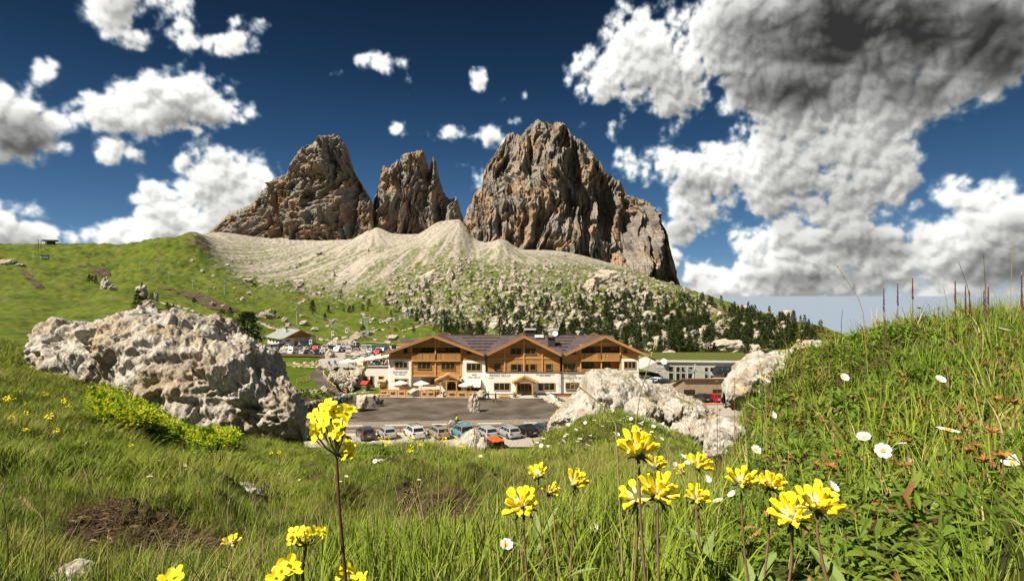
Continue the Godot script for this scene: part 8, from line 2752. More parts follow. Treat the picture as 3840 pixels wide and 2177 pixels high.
# ---------------------------------------------------------------- meadow
func tuft(sd: int, blades: int, tall: float, wide: float, spread: float, lean: float, seg: int) -> ArrayMesh:
	var g := RandomNumberGenerator.new()
	g.seed = sd
	var b := B.new()
	b.colored = true
	for k in blades:
		var a := g.randf() * TAU
		var o := Vector3(cos(a), 0, sin(a)) * spread * sqrt(g.randf())
		var l := tall * g.randf_range(0.45, 1.1)
		var w := wide * g.randf_range(0.6, 1.3)
		var out := Vector3(cos(a), 0, sin(a)) * g.randf_range(0.1, 0.75) + Vector3(lean, 0, 0.1 * lean)
		var side := Vector3(-sin(a), 0, cos(a)).rotated(Vector3.UP, g.randf_range(-1.2, 1.2))
		b.col = Color(1, 1, 1) * g.randf_range(0.62, 1.2)
		if g.randf() < 0.10: b.col = Color(2.3, 1.55, 1.9) * g.randf_range(0.7, 1.1)
		var last := [o - side * w, o + side * w]
		for i in seg:
			var t := (i + 1.0) / seg
			var m := o + Vector3.UP * l * (t - 0.28 * t * t * out.length()) + out * l * t * t * 0.75
			var ww := w * (1.0 - t * 0.92)
			var now := [m - side * ww, m + side * ww]
			b.quad(last[0], last[1], now[1], now[0])
			last = now
	return b.mesh()
func leaf_patch(sd: int, leaves: int, size: float, spread: float, tall: float, slim: float) -> ArrayMesh:
	var g := RandomNumberGenerator.new()
	g.seed = sd
	var b := B.new()
	b.colored = true
	for k in leaves:
		var a := g.randf() * TAU
		var o := Vector3(cos(a) * spread * sqrt(g.randf()), tall * g.randf(), sin(a) * spread * sqrt(g.randf()))
		var d := Vector3(g.randf_range(-1, 1), g.randf_range(-0.1, 0.9), g.randf_range(-1, 1)).normalized()
		b.col = Color(1, 1, 1) * g.randf_range(0.6, 1.3)
		b.leaf(o, d, Vector3.UP, size * g.randf_range(0.7, 1.3), size * slim, 0.35, 3)
	return b.mesh()
func bare(u: float, d: float) -> float:
	var k := sm(200.0, 300.0, u) * (1.0 - sm(820.0, 930.0, u)) * sm(2.12, 2.2, d) * (1.0 - sm(2.40, 2.50, d)) * (0.6 + 0.4 * sm(-0.1, 0.2, sin(u * 0.021)))
	k = maxf(k, sm(1470.0, 1530.0, u) * (1.0 - sm(1740.0, 1820.0, u)) * sm(2.9, 2.98, d) * (1.0 - sm(3.16, 3.30, d)))
	return k
func build_meadow() -> void:
	var gm := vmat("grass_blades", 0.6, 0.9)
	var lists := {}
	var put := func(key: String, p: Vector3, s: float, c: Color, tilt := 0.25):
		if not lists.has(key): lists[key] = [[], []]
		var bs := Basis(Vector3(rng.randf_range(-1, 1), 0, rng.randf_range(-1, 1)).normalized(), rng.randf() * tilt) * Basis(Vector3.UP, rng.randf() * TAU)
		lists[key][0].append(Transform3D(bs.scaled(Vector3.ONE * s), p))
		lists[key][1].append(c)
	var green := Color(0.22, 0.275, 0.036)
	var lush := Color(0.145, 0.23, 0.022)
	var olive := Color(0.30, 0.285, 0.07)
	var straw := Color(0.46, 0.38, 0.18)
	var tries := 0
	for ring in [[0.42, 1.3, 2300.0, "near"], [1.3, 4.0, 1100.0, "near"], [4.0, 9.0, 330.0, "mid"], [9.0, 17.0, 190.0, "mid"], [17.0, 32.0, 40.0, "far"]]:
		var area: float = 0.9 * (ring[1] * ring[1] - ring[0] * ring[0])
		for k in int(area * ring[2]):
			var r := sqrt(lerpf(ring[0] * ring[0], ring[1] * ring[1], rng.randf()))
			var a := rng.randf_range(-0.9, 0.9)
			var x := sin(a) * r
			var z := -cos(a) * r
			var d := -z
			var u := 1920.0 + F * x / d
			var y := ground_y(x, z)
			if bare(u, d) + 0.5 * n_a.get_noise_2d(x * 3.0, z * 3.0) > 0.4 and rng.randf() < 0.85: continue
			if rng.randf() < 0.85 and ((u > 815.0 and u < 1000.0 and d > 3.25 and d < 3.8) or (u > 190.0 and u < 370.0 and d > 1.45 and d < 1.75)): continue
			var slope := sm(2600.0, 2900.0, u + (d - 1.5) * -60.0) * (1.0 - sm(3.4, 4.4, d))
			var n1 := n_a.get_noise_2d(x * 1.1, z * 1.1)
			var n2 := n_a.get_noise_2d(x * 0.35 + 20.0, z * 0.35)
			var c := green.lerp(lush, sm(-0.2, 0.5, n1)).lerp(olive, sm(-0.1, 0.45, n2 + 0.2 * n1) * 0.45)
			if rng.randf() < 0.09: c = c.lerp(straw, 0.8)
			c = c * rng.randf_range(0.8, 1.2)
			var p := Vector3(x, y - 0.01, z)
			if slope > 0.5 and r < 0.62:
				put.call("near_%d" % (rng.randi() % 3), p, rng.randf_range(0.3, 0.5), c, 0.5)
				continue
			if slope > 0.5:
				if rng.randf() < 0.8 - 0.25 * sm(3300.0, 3700.0, u):
					var lc := Color(0.12, 0.23, 0.025).lerp(Color(0.22, 0.28, 0.045), rng.randf())
					if rng.randf() < 0.07: lc = Color(0.34, 0.19, 0.08)
					put.call("leaf_a" if rng.randf() < 0.6 else "leaf_b", p, rng.randf_range(0.75, 1.3) * (1.0 if d > 1.1 else 0.75), lc * rng.randf_range(0.8, 1.2), 0.6)
				else:
					put.call("near_%d" % (rng.randi() % 3), p, rng.randf_range(0.4, 0.8) * clampf(d, 0.7, 1.2), c, 0.35)
				continue
			var s := rng.randf_range(0.7, 1.15)
			if d > 0.8 and rng.randf() < 0.05: put.call("straw", p, rng.randf_range(0.6, 1.2), straw * rng.randf_range(0.6, 1.1))
			if ring[3] == "near":
				if d < 1.25: s *= 0.62
				if d < 1.5 and u > 1100.0 and rng.randf() < 0.3:
					put.call("long", p, rng.randf_range(0.6, 1.15), Color(0.20, 0.29, 0.035).lerp(green, rng.randf()))
				put.call("near_%d" % (rng.randi() % 3), p, s * (0.60 + 0.2 * n2), c)
			elif ring[3] == "mid":
				s *= 0.70 + 0.25 * n2
				if u > 1100.0: s *= 0.66
				if rng.randf() < 0.06:
					put.call("leaf_b", p, rng.randf_range(1.6, 2.6), lush * 1.1, 0.5)
				put.call("mid_%d" % (rng.randi() % 3), p, s, c)
			else:
				if u > 1000.0 and u < 2000.0: continue
				put.call("far_0", p, s, c)
	var kinds := {
		"near_0": tuft(1, 9, 0.17, 0.0022, 0.035, 0.35, 4), "near_1": tuft(2, 10, 0.14, 0.0026, 0.045, 0.25, 4), "near_2": tuft(3, 8, 0.20, 0.0019, 0.03, 0.45, 4),
		"mid_0": tuft(4, 15, 0.20, 0.0042, 0.085, 0.5, 3), "mid_1": tuft(5, 17, 0.17, 0.0046, 0.10, 0.4, 3), "mid_2": tuft(6, 13, 0.24, 0.0038, 0.08, 0.6, 3),
		"straw": tuft(12, 4, 0.30, 0.0013, 0.05, 0.3, 5), "long": tuft(11, 5, 0.26, 0.0029, 0.04, 0.3, 6), "far_0": tuft(7, 22, 0.30, 0.010, 0.22, 0.4, 2),
		"leaf_a": leaf_patch(8, 16, 0.019, 0.035, 0.03, 0.42), "leaf_b": leaf_patch(9, 12, 0.026, 0.04, 0.035, 0.34)}
	for key in lists:
		var leafy: bool = key.begins_with("leaf")
		copies("ground_leaves" if leafy else "grass", kinds[key], vmat("leaf_surface", 0.5, 0.8) if leafy else gm, lists[key][0], lists[key][1], "small glossy leaves covering the flowery bank" if leafy else "long yellow-green alpine grass of the meadow", "leaves" if leafy else "grass")
	var xf := []
	var cl := []
	for k in 2600:
		var u := rng.randf_range(2080, 2700)
		var d := rng.randf_range(11.0, 21.0)
		var q := at(u, 1500, d)
		var n := n_a.get_noise_2d(q.x * 0.9, q.z * 0.9)
		if n < -0.05: continue
		var p := Vector3(q.x, ground_y(q.x, q.z), q.z)
		xf.append(Transform3D(Basis(Vector3.UP, rng.randf() * TAU).scaled(Vector3.ONE * rng.randf_range(0.8, 1.6)), p))
		cl.append(Color(0.20, 0.21, 0.045).lerp(Color(0.30, 0.25, 0.09), rng.randf()))
	copies("grass", kinds["mid_1"], gm, xf, cl, "tufts of dry grass between the pale rock ledges", "grass")
	xf = []
	cl = []
	var xf2 := []
	var cl2 := []
	for k in 1500:
		var u := rng.randf_range(360, 860)
		var v := 1520.0 + (u - 360.0) * 0.22 + rng.randf_range(-80, 105)
		var p := hit(u, v, 6.0, 13.5)
		if p.distance_to(Vector3(0, EYE, 0)) > 13.0: continue
		xf.append(Transform3D(Basis(Vector3.UP, rng.randf() * TAU).scaled(Vector3.ONE * rng.randf_range(0.8, 1.5)), p + Vector3(0, 0.05, 0)))
		cl.append(Color(0.17, 0.30, 0.022) * rng.randf_range(0.8, 1.2))
		if rng.randf() < 1.0:
			xf2.append(Transform3D(Basis(Vector3.UP, rng.randf() * TAU).scaled(Vector3.ONE * rng.randf_range(0.8, 1.3)), p + Vector3(0, 0.16, 0)))
			cl2.append(Color(0.56, 0.58, 0.025) * rng.randf_range(0.8, 1.15))
	copies("mantle_plants", leaf_patch(21, 18, 0.05, 0.13, 0.14, 0.85), vmat("leaf_surface"), xf, cl, "bright green leafy plants at the foot of the big grey boulder", "plants")
	copies("mantle_flowers", leaf_patch(22, 34, 0.020, 0.13, 0.10, 0.8), vmat("leaf_surface"), xf2, cl2, "yellow-green flower sprays at the foot of the big grey boulder", "flowers")
func build_soil() -> void:
	var xf := []
	var xs := []
	var cs := []
	for k in 5200:
		var left := k % 2 == 0
		var u := rng.randf_range(190, 930) if left else rng.randf_range(1420, 1880)
		var d := rng.randf_range(2.08, 2.55) if left else rng.randf_range(2.8, 3.35)
		if bare(u, d) < rng.randf() * 0.8: continue
		var q := at(u, 1500, d)
		var p := Vector3(q.x, ground_y(q.x, q.z), q.z)
		var s := 0.004 + 0.018 * pow(rng.randf(), 3.0)
		xf.append(Transform3D(Basis(Vector3(rng.randf(), 1, rng.randf()).normalized(), rng.randf() * TAU).scaled(Vector3(s * 1.3, s, s)), p))
		if rng.randf() < 0.35:
			xs.append(Transform3D(Basis(Vector3(rng.randf_range(-1, 1), 0, rng.randf_range(-1, 1)).normalized(), rng.randf_range(0.6, 1.7)).scaled(Vector3.ONE * rng.randf_range(0.3, 0.7)), p + Vector3(0, 0.015, 0)))
			cs.append(Color(0.30, 0.21, 0.11) * rng.randf_range(0.4, 1.2))
	copies("soil_crumbs", rock_meshes[2], mat("dark_soil", Color(0.055, 0.034, 0.021), 0.95), xf, [], "dark crumbled earth of the torn turf edges", "soil")
	copies("dead_grass", tuft(31, 7, 0.16, 0.0018, 0.03, 0.2, 3), vmat("grass_blades"), xs, cs, "withered grass hanging over the torn turf", "grass")
	xs = []
	cs = []
	for k in 420:
		var u := rng.randf_range(3150, 4000)
		var d := rng.randf_range(1.7, 2.7)
		var q := at(u, 1200, d)
		xs.append(Transform3D(Basis(Vector3.UP, rng.randf() * TAU).scaled(Vector3.ONE * rng.randf_range(0.2, 0.24 + 0.36 * sm(3150, 3800, u))), Vector3(q.x, ground_y(q.x, q.z), q.z)))
		cs.append(Color(0.13, 0.19, 0.03).lerp(Color(0.26, 0.27, 0.07), rng.randf()))
	copies("grass", tuft(32, 6, 0.26, 0.0017, 0.03, 0.15, 5), vmat("grass_blades"), xs, cs, "upright grass on the crest of the flowery bank", "grass")
# ---------------------------------------------------------------- flowers near the camera
func stem_to(t: Node3D, r: float, ma: Material, bend := Vector3.ZERO) -> Vector3:
	var p := t.position
	var gx := p.x + bend.x
	var gz := p.z + bend.z
	var f := V(bend.x, minf(ground_y(gx, gz) - p.y, -0.03) - 0.01, bend.z)
	var pp := PackedVector3Array()
	var rr := PackedFloat32Array()
	for k in 7:
		var s := k / 6.0
		pp.append(V(f.x * s * s, f.y * s, f.z * s * s))
		rr.append(lerpf(r * 0.8, r * 1.2, s))
	var b := B.new()
	b.tube(pp, rr, 6)
	mi("stem", b.mesh(), ma, t)
	return f
func vetch(label: String, u: float, v: float, d: float, s: float, tilt: Vector3, florets: int) -> void:
	var t := thing("vetch_flower", label, "flower", at(u, v, d), 0.0, "yellow vetch flowers in front")
	var g := RandomNumberGenerator.new()
	g.seed = int(u * 7 + v)
	var ax := (Vector3.UP + tilt).normalized()
	var x := ax.cross(V(0.3, 0, 1)).normalized()
	var y := x.cross(ax)
	var yel := mat("vetch_yellow", Color(0.94, 0.82, 0.03), 0.6)
	yel.backlight_enabled = true
	yel.backlight = Color(0.6, 0.5, 0.05)
	var cream := mat("vetch_cream", Color(0.72, 0.62, 0.30), 0.7)
	for k in florets:
		if g.randf() < 0.16: continue
		var ph := k * 2.39996
		var th := 1.30 * sqrt((k + 0.5) / florets)
		var dir := (ax * cos(th) + (x * cos(ph) + y * sin(ph)) * sin(th)).normalized()
		var o := dir * s * 0.16
		var l := s * g.randf_range(0.36, 0.60)
		var up := (dir + ax * 0.5).normalized()
		var b := B.new()
		b.tube(PackedVector3Array([o, o + dir * l * 0.35, o + dir * l * 0.62]), PackedFloat32Array([s * 0.04, s * 0.075, s * 0.07]), 6)
		var fl := mi("floret", b.mesh(), cream, t)
		b = B.new()
		b.tube(PackedVector3Array([o + dir * l * 0.5, o + dir * l * 0.8 + up * s * 0.02, o + dir * l + up * s * 0.09]), PackedFloat32Array([s * 0.07, s * 0.09, s * 0.045]), 6)
		b.leaf(o + dir * l * 0.55, (dir + ax * 0.45).normalized(), ax, l * 0.62, s * 0.30, 0.45, 4, true)
		mi("petal", b.mesh(), yel, fl)
	var cb := B.new()
	for k in 9:
		var a := TAU * k / 9.0
		var dir := (x * cos(a) + y * sin(a) - ax * 0.15).normalized()
		cb.leaf(-ax * s * 0.05, dir, ax, s * 0.55, s * 0.13, 0.3, 3)
	cb.ball(Vector3.ZERO, Vector3.ONE * s * 0.18, 8, 6)
	mi("calyx", cb.mesh(), mat("calyx_green", Color(0.10, 0.115, 0.035), 0.8), t)
	var f := stem_to(t, s * 0.045, mat("vetch_stem", Color(0.20, 0.12, 0.07), 0.8), V(g.randf_range(-0.05, 0.05), 0, g.randf_range(-0.03, 0.03)))
	for k in 4:
		cb = B.new()
		cb.leaf(f * g.randf_range(0.45, 0.95), V(g.randf_range(-1, 1), 0.7, g.randf_range(-1, 1)).normalized(), Vector3.UP, 0.05, 0.014, 0.3, 3)
		mi("leaf", cb.mesh(), mat("leaf_grey_green", Color(0.16, 0.22, 0.06), 0.7), t)
var avens_stock := []
func avens(label: String, u: float, v: float, d: float, open: float, s := 0.026) -> void:
	var t := thing("white_flower", label, "flower", at(u, v, d), 0.0, "white mountain flowers on the bank")
	var g := RandomNumberGenerator.new()
	g.seed = int(u * 3 + v)
	var ax := V(g.randf_range(-0.8, 0.8), 1, g.randf_range(-0.4, 1.4)).normalized()
	var x := ax.cross(V(0.3, 0, 1)).normalized()
	var y := x.cross(ax)
	var wm := mat("petal_white", Color(0.80, 0.79, 0.73), 0.7)
	wm.backlight_enabled = true
	wm.backlight = Color(0.6, 0.6, 0.55)
	for k in 8:
		var a := TAU * k / 8.0 + g.randf_range(-0.1, 0.1)
		var r := x * cos(a) + y * sin(a)
		var dir := (r * open + ax * (1.05 - open)).normalized()
		var b := B.new()
		b.leaf(dir * s * 0.06, dir, ax, s * 0.56, s * 0.50, 0.22, 5, true)
		mi("petal", b.mesh(), wm, t)
	var b := B.new()
	b.ball(ax * s * 0.05, V(0.16, 0.10, 0.16) * s, 10, 6)
	for k in 22:
		var a := k * 2.4
		var rr := s * 0.16 * sqrt(k / 22.0)
		var o := ax * s * 0.08 + (x * cos(a) + y * sin(a)) * rr
		b.rod(o, o + ax * s * 0.13 + (x * cos(a) + y * sin(a)) * rr * 0.5, s * 0.012, s * 0.02, 4)
	mi("centre", b.mesh(), mat("stamen_yellow", Color(0.70, 0.42, 0.02), 0.7), t)
	stem_to(t, 0.0009, mat("stem_green", Color(0.10, 0.12, 0.03), 0.8), V(g.randf_range(-0.02, 0.02), 0, g.randf_range(-0.02, 0.02)))
func seed_mesh(sd: int) -> ArrayMesh:
	var g := RandomNumberGenerator.new()
	g.seed = sd
	var b := B.new()
	b.colored = true
	for k in 9:
		var a := TAU * k / 9.0
		b.col = Color(0.36, 0.17, 0.055) * g.randf_range(0.7, 1.35)
		b.leaf(Vector3.ZERO, V(cos(a), g.randf_range(0.3, 1.3), sin(a)).normalized(), Vector3.UP, 0.0095, 0.0042, 0.4, 2)
	for k in 14:
		b.col = Color(0.42, 0.22, 0.09) * g.randf_range(0.6, 1.3)
		b.leaf(Vector3.ZERO, V(g.randf_range(-0.7, 0.7), 1, g.randf_range(-0.7, 0.7)).normalized(), Vector3.RIGHT, 0.011, 0.0018, 0.2, 1)
	return b.mesh()
func build_flowers() -> void:
	var vs := [[1962, 1900, 105, V(-0.3, 0, 0.7), 20, "lowest and leftmost of the group at the centre"], [2020, 1785, 66, V(-0.2, 0, 0.1), 16, "above the leftmost one of the centre group"], [2058, 1846, 62, V(0.3, 0, 0.3), 14, "small, in the middle of the centre group"], [2151, 1820, 82, V(0.4, 0, 0.1), 17, "on a dark stem right in the centre group"], [2396, 1704, 128, V(0, 0, 0.05), 24, "highest, with a flat top, above the rest"], [2459, 1752, 66, V(0.2, 0, 0.1), 15, "half hidden just right of the highest one"], [2392, 1868, 120, V(-0.5, 0, 0.5), 12, "large and blurred, left of the big pair"], [2466, 1858, 130, V(0.2, 0, 0.3), 20, "large, right of the big pair"], [2614, 1752, 76, V(0.3, 0, 0.2), 17, "right of the highest one"], [2560, 1772, 46, V(-0.3, 0, 0.2), 12, "small bud left of its larger neighbour"], [2612, 1872, 78, V(0.2, 0, 0.4), 18, "below, right of the big pair"], [2780, 1816, 92, V(-0.1, 0, 0.2), 17, "on a red stem, second from the right group"], [2890, 1826, 90, V(0, 0, 0.1), 20, "cream and yellow on a red stem"], [2975, 1945, 128, V(-0.4, 0, 0.5), 22, "lower left half of the biggest cluster"], [3060, 1905, 140, V(0.35, 0, 0.2), 24, "upper right half of the biggest cluster"], [3015, 1762, 44, V(-0.4, 0, 0.2), 8, "faded above the biggest cluster"], [868, 2040, 50, V(0, 0, 0.3), 14, "small, beside the bare earth on the left"]]
	for q in vs:
		vetch("yellow vetch flower head " + q[5], q[0], q[1], 0.030 * F / q[2], 0.030, q[3], q[4])
	var cress := func(label: String, head: Array, foot: Array, d: float, stem_c: Color):
		var t := thing("yellow_cress", label, "flower", at(foot[0], foot[1], d))
		var g := RandomNumberGenerator.new()
		g.seed = int(foot[0])
		var ym := mat("cress_yellow", Color(0.93, 0.84, 0.03), 0.6)
		ym.backlight_enabled = true
		ym.backlight = Color(0.7, 0.6, 0.05)
		var sm2 := mat("cress_stem_%d" % int(foot[0]), stem_c, 0.8)
		var c := Vector3.ZERO
		for q in head: c += at(q[0], q[1], d) - t.position
		c /= head.size()
		var joint := c * 0.80
		var b := B.new()
		b.tube(PackedVector3Array([V(0, -0.06, 0), joint * 0.5 + V(-0.004, 0, 0), joint]), PackedFloat32Array([0.0022, 0.0018, 0.0014]), 7)
		mi("stem", b.mesh(), sm2, t)
		for q in head:
			var o: Vector3 = at(q[0], q[1], d + g.randf_range(-0.02, 0.03)) - t.position
			b = B.new()
			b.tube(PackedVector3Array([joint, joint.lerp(o, 0.5) + V(0, -0.004, 0), o]), PackedFloat32Array([0.0012, 0.0009, 0.0008]), 5)
			mi("stalk", b.mesh(), mat("stem_green", Color(0.10, 0.12, 0.03)), t)
			var ax := V(g.randf_range(-0.8, 0.8), g.randf_range(0.2, 1.0), g.randf_range(0.2, 1.0)).normalized()
			var x := ax.cross(V(0.2, 0.1, 1)).normalized()
			var y := x.cross(ax)
			var a0 := g.randf() * TAU
			b = B.new()
			for k in 4:
				var a := a0 + TAU * k / 4.0
				var dir := ((x * cos(a) + y * sin(a)) + ax * 0.35).normalized()
				b.leaf(o, dir, ax, 0.0080 * q[2], 0.0078 * q[2], 0.25, 4, true)
			b.ball(o + ax * 0.002, Vector3.ONE * 0.0016, 6, 4)
			mi("blossom", b.mesh(), ym, t)
	cress.call("tall yellow cress with a dark stem in front of the parked cars", [[1230, 1520, 1.3], [1218, 1545, 1.2], [1250, 1535, 1.0], [1195, 1590, 1.2], [1180, 1560, 1.1], [1172, 1612, 1.1], [1215, 1575, 1.3], [1240, 1590, 1.2], [1265, 1560, 1.1], [1290, 1545, 1.2], [1312, 1535, 1.1], [1300, 1580, 1.1], [1272, 1590, 1.1], [1255, 1620, 1.0], [1215, 1620, 1.2], [1190, 1632, 1.0], [1180, 1645, 0.9], [1288, 1605, 1.0], [1240, 1555, 1.0], [1206, 1602, 1.0], [1270, 1635, 0.9], [1300, 1660, 0.8], [1312, 1680, 1.0], [1318, 1700, 1.0], [1300, 1712, 0.9]], [1312, 2140], 0.62, Color(0.10, 0.05, 0.035))
	cress.call("low spray of yellow cress left of the tall one", [[1100, 1995, 0.9], [1120, 2010, 1.0], [1140, 1992, 0.9], [1160, 2005, 1.0], [1185, 1990, 0.9], [1205, 1992, 0.8], [1130, 2030, 0.9], [1092, 2025, 0.7], [1210, 2000, 0.7]], [1145, 2200], 0.62, Color(0.09, 0.06, 0.03))
	cress.call("yellow buttercup blooms at the bottom edge left of centre", [[1078, 2120, 1.6], [1055, 2140, 1.3], [1098, 2135, 1.4], [1030, 2165, 1.2], [1085, 2165, 1.0]], [1075, 2260], 0.6, Color(0.09, 0.08, 0.03))
	cress.call("yellow buttercup bloom cut by the bottom edge of the picture", [[640, 2168, 1.5], [665, 2160, 1.5], [620, 2175, 1.2]], [650, 2290], 0.66, Color(0.09, 0.08, 0.03))
	cress.call("yellow bloom at the bottom edge beside the tall stem", [[1285, 2150, 1.2], [1300, 2140, 1.1], [1340, 2172, 1.1], [1365, 2170, 1.0]], [1310, 2280], 0.62, Color(0.09, 0.08, 0.03))
	var av := [[3556, 1618, 76, 0.9], [3241, 1645, 56, 0.7], [3311, 1692, 62, 0.8], [3388, 1676, 50, 0.6], [2894, 1558, 36, 0.6], [2811, 1524, 44, 0.8], [3164, 1419, 40, 0.6], [3115, 1511, 30, 0.35], [3522, 1429, 46, 0.6], [2860, 1424, 56, 0.9], [3321, 1218, 36, 0.7], [3494, 1243, 24, 0.3], [3764, 1243, 44, 0.7], [2834, 1690, 44, 0.7], [3799, 1742, 80, 0.6], [3415, 1740, 56, 0.6], [3415, 1790, 38, 0.3], [3115, 1832, 60, 0.6], [2648, 1800, 40, 0.6], [2756, 1862, 52, 0.6], [2696, 1886, 48, 0.7], [2720, 1940, 40, 0.6], [2708, 1994, 46, 0.5], [3586, 1940, 58, 0.5], [3139, 1784, 34, 0.3], [1898, 2047, 56, 0.7], [1863, 2102, 40, 0.4], [1721, 2143, 40, 0.3], [1779, 2158, 42, 0.3], [2086, 2088, 40, 0.5], [2227, 1982, 48, 0.5], [2258, 2000, 36, 0.3], [2560, 1718, 34, 0.6], [2580, 1740, 30, 0.6], [2530, 1745, 26, 0.5], [3590, 1290, 26, 0.4]]
	av.sort_custom(func(x, y): return x[0] < y[0])
	var side := ["near the right edge", "in the middle of the bank", "low on the bank", "high on the bank", "at the bottom of the picture"]
	for i in av.size():
		var q: Array = av[i]
		var w: String = side[4] if q[1] > 1950 else side[0] if q[0] > 3480 else side[3] if q[1] < 1480 else side[2] if q[1] > 1740 else side[1]
		var look := "wide open white flower" if q[3] > 0.65 else "half open white flower" if q[3] > 0.4 else "closed white bud"
		avens("%s %s, %s white one from the left" % [look, w, nth(i)], q[0], q[1], clampf(0.026 * F / q[2], 0.5, 2.4), q[3] * 0.85, 0.021)
	var sd := []
	for k in 4: sd.append(seed_mesh(300 + k))
	var spots := [[3083, 1213, 2.2], [3027, 1269, 2.1], [3004, 1285, 2.1], [2958, 1295, 2.2], [2981, 1311, 2.0], [3012, 1313, 2.0], [3066, 1246, 2.1], [3107, 1244, 2.1], [3084, 1256, 2.0], [2690, 1434, 2.2], [2755, 1421, 2.1], [2700, 1540, 2.0], [2690, 1560, 2.0]]
	for k in 85:
		var u := rng.randf_range(2700, 3830)
		var v := rng.randf_range(along([[2700, 1480], [2850, 1400], [3100, 1290], [3300, 1220], [3830, 1180]], u), 1900)
		spots.append([u, v, 0.0])
	var hm := vmat("seed_head", 0.9, 0.3)
	var st := mat("seed_stalk", Color(0.20, 0.10, 0.05), 0.8)
	for i in spots.size():
		var q: Array = spots[i]
		var p: Vector3
		if q[2] > 0.0: p = at(q[0], q[1], q[2])
		else: p = hit(q[0], q[1], 0.5, 3.2) + V(0, rng.randf_range(0.03, 0.07), 0)
		var t := thing("seed_head", "orange-brown seed head standing on the crest of the bank" if q[2] > 0.0 else "orange-brown seed head among the leaves of the bank", "seed head", p, rng.randf() * TAU, "brown seed heads on the crest" if q[2] > 0.0 else "brown seed heads on the bank")
		var o := mi("head", sd[i % 4], hm, t)
		o.scale = Vector3.ONE * rng.randf_range(1.0, 1.5)
		stem_to(t, 0.0009, st)
	for q in [[3316, 1075, 90, "first"], [3368, 1056, 86, "second"], [3424, 1036, 84, "third"], [3584, 1046, 90, "fourth"], [3623, 1064, 110, "fifth"], [3638, 1084, 96, "sixth"], [3692, 1085, 60, "seventh"], [3708, 1068, 70, "eighth"], [3834, 1020, 130, "rightmost"]]:
		var d := 2.0
		var px := d / F
		var t := thing("bistort", "dark purple flower spike against the clouds, %s from the left" % q[3] if q[3] != "rightmost" else "dark purple flower spike at the right edge of the picture", "flower", at(q[0], q[1] + q[2], d), 0.0, "purple flower spikes on the bank")
		var b := B.new()
		b.colored = true
		var n := int(q[2] * 0.55)
		for k in n:
			var f := float(k) / n
			var a := k * 2.4
			b.col = Color(0.09, 0.025, 0.035).lerp(Color(0.20, 0.07, 0.08), rng.randf())
			if f > 0.92: b.col = Color(0.38, 0.27, 0.26)
			b.ball(V(cos(a) * 0.0019 * (1.1 - f), f * q[2] * px, sin(a) * 0.0019 * (1.1 - f)), V(0.0016, 0.0026, 0.0016) * rng.randf_range(0.7, 1.3), 5, 4)
		mi("spike", b.mesh(), vmat("bistort_bloom", 0.8, 0.2), t)
		stem_to(t, 0.0012, mat("bistort_stem", Color(0.12, 0.06, 0.04)))
	var i2 := 0
	for q in [[3149, 1010, 3259, 1240, 1.9, 1.0, "brown grass ear on a bowed stem above the crest of the bank"], [2452, 1306, 2370, 1690, 1.1, 0.8, "pale grass plume on a long upright stem before the rock ridge"], [2157, 1437, 2345, 1650, 0.75, 1.3, "blurred cream grass plume in front of the rock ridge"], [1676, 1600, 1640, 1760, 1.3, 0.9, "pale grass plume before the beige estate car"], [1715, 1775, 1740, 1980, 1.5, 1.2, "dark red thistle head on an upright stem in the hollow"], [1900, 1700, 2115, 2010, 0.8, 0.5, "bleached bowed grass stem crossing the centre"], [1820, 1760, 1925, 1880, 1.0, 0.6, "pale grass stem left of the bleached bowed one"], [1450, 2015, 1475, 2110, 1.0, 0.9, "round brown grass head low left of centre"], [95, 1885, 180, 1980, 1.0, 1.2, "fluffy white grass head at the left edge"], [165, 1925, 165, 2120, 1.1, 1.0, "dark sedge head at the left edge"], [15, 1905, 30, 2100, 1.1, 1.0, "dark sedge head cut by the left edge"], [735, 1845, 590, 2170, 1.3, 0.6, "pale leaning grass ear on the left meadow"], [405, 2010, 405, 2160, 1.1, 0.7, "upright brown grass ear beside the bare earth"], [925, 2000, 940, 2100, 1.1, 0.7, "brown grass ear right of the bare earth"], [2740, 1440, 2560, 1310, 1.4, 0.01, ""], [3690, 960, 3700, 1180, 1.9, 0.3, "thin dark grass stem against the sky near the right edge"], [3600, 990, 3650, 1190, 1.9, 0.3, "thin bowed grass stem against the sky on the right"], [3800, 930, 3790, 1180, 1.9, 0.3, "tallest grass stem against the sky at the right edge"], [3540, 1080, 3560, 1200, 1.9, 0.25, "short grass stem between the purple spikes"], [3160, 1170, 3155, 1240, 2.2, 0.5, "small dark grass ear on the crest left of the spikes"], [2848, 1350, 2878, 1530, 1.6, 0.6, "bent brown stem in front of the white boulder"]]:
		if q[6] == "": continue
		var t := thing("grass_ear", q[6], "grass", at(q[2], q[3], q[4]))
		var o: Vector3 = at(q[0], q[1], q[4]) - t.position
		var dark: bool = q[6].contains("dark") or q[6].contains("thin")
		var mm := mat("ear_dark", Color(0.07, 0.045, 0.03), 0.9) if dark else mat("ear_pale", Color(0.48, 0.36, 0.20), 0.9)
		var b := B.new()
		var mid := o * 0.55 + V(-o.x * 0.18, 0, 0)
		b.tube(PackedVector3Array([V(0, minf(-0.05, ground_y(t.position.x, t.position.z) - t.position.y), 0), mid * 0.5, mid, o]), PackedFloat32Array([0.0013, 0.0012, 0.0010, 0.0007]), 5)
		mi("stem", b.mesh(), mat("ear_stem_dark", Color(0.07, 0.075, 0.025)) if dark else mat("ear_stem", Color(0.30, 0.26, 0.09)), t)
		b = B.new()
		var dir := (o - mid).normalized()
		var n := int(34 * q[5]) + 4
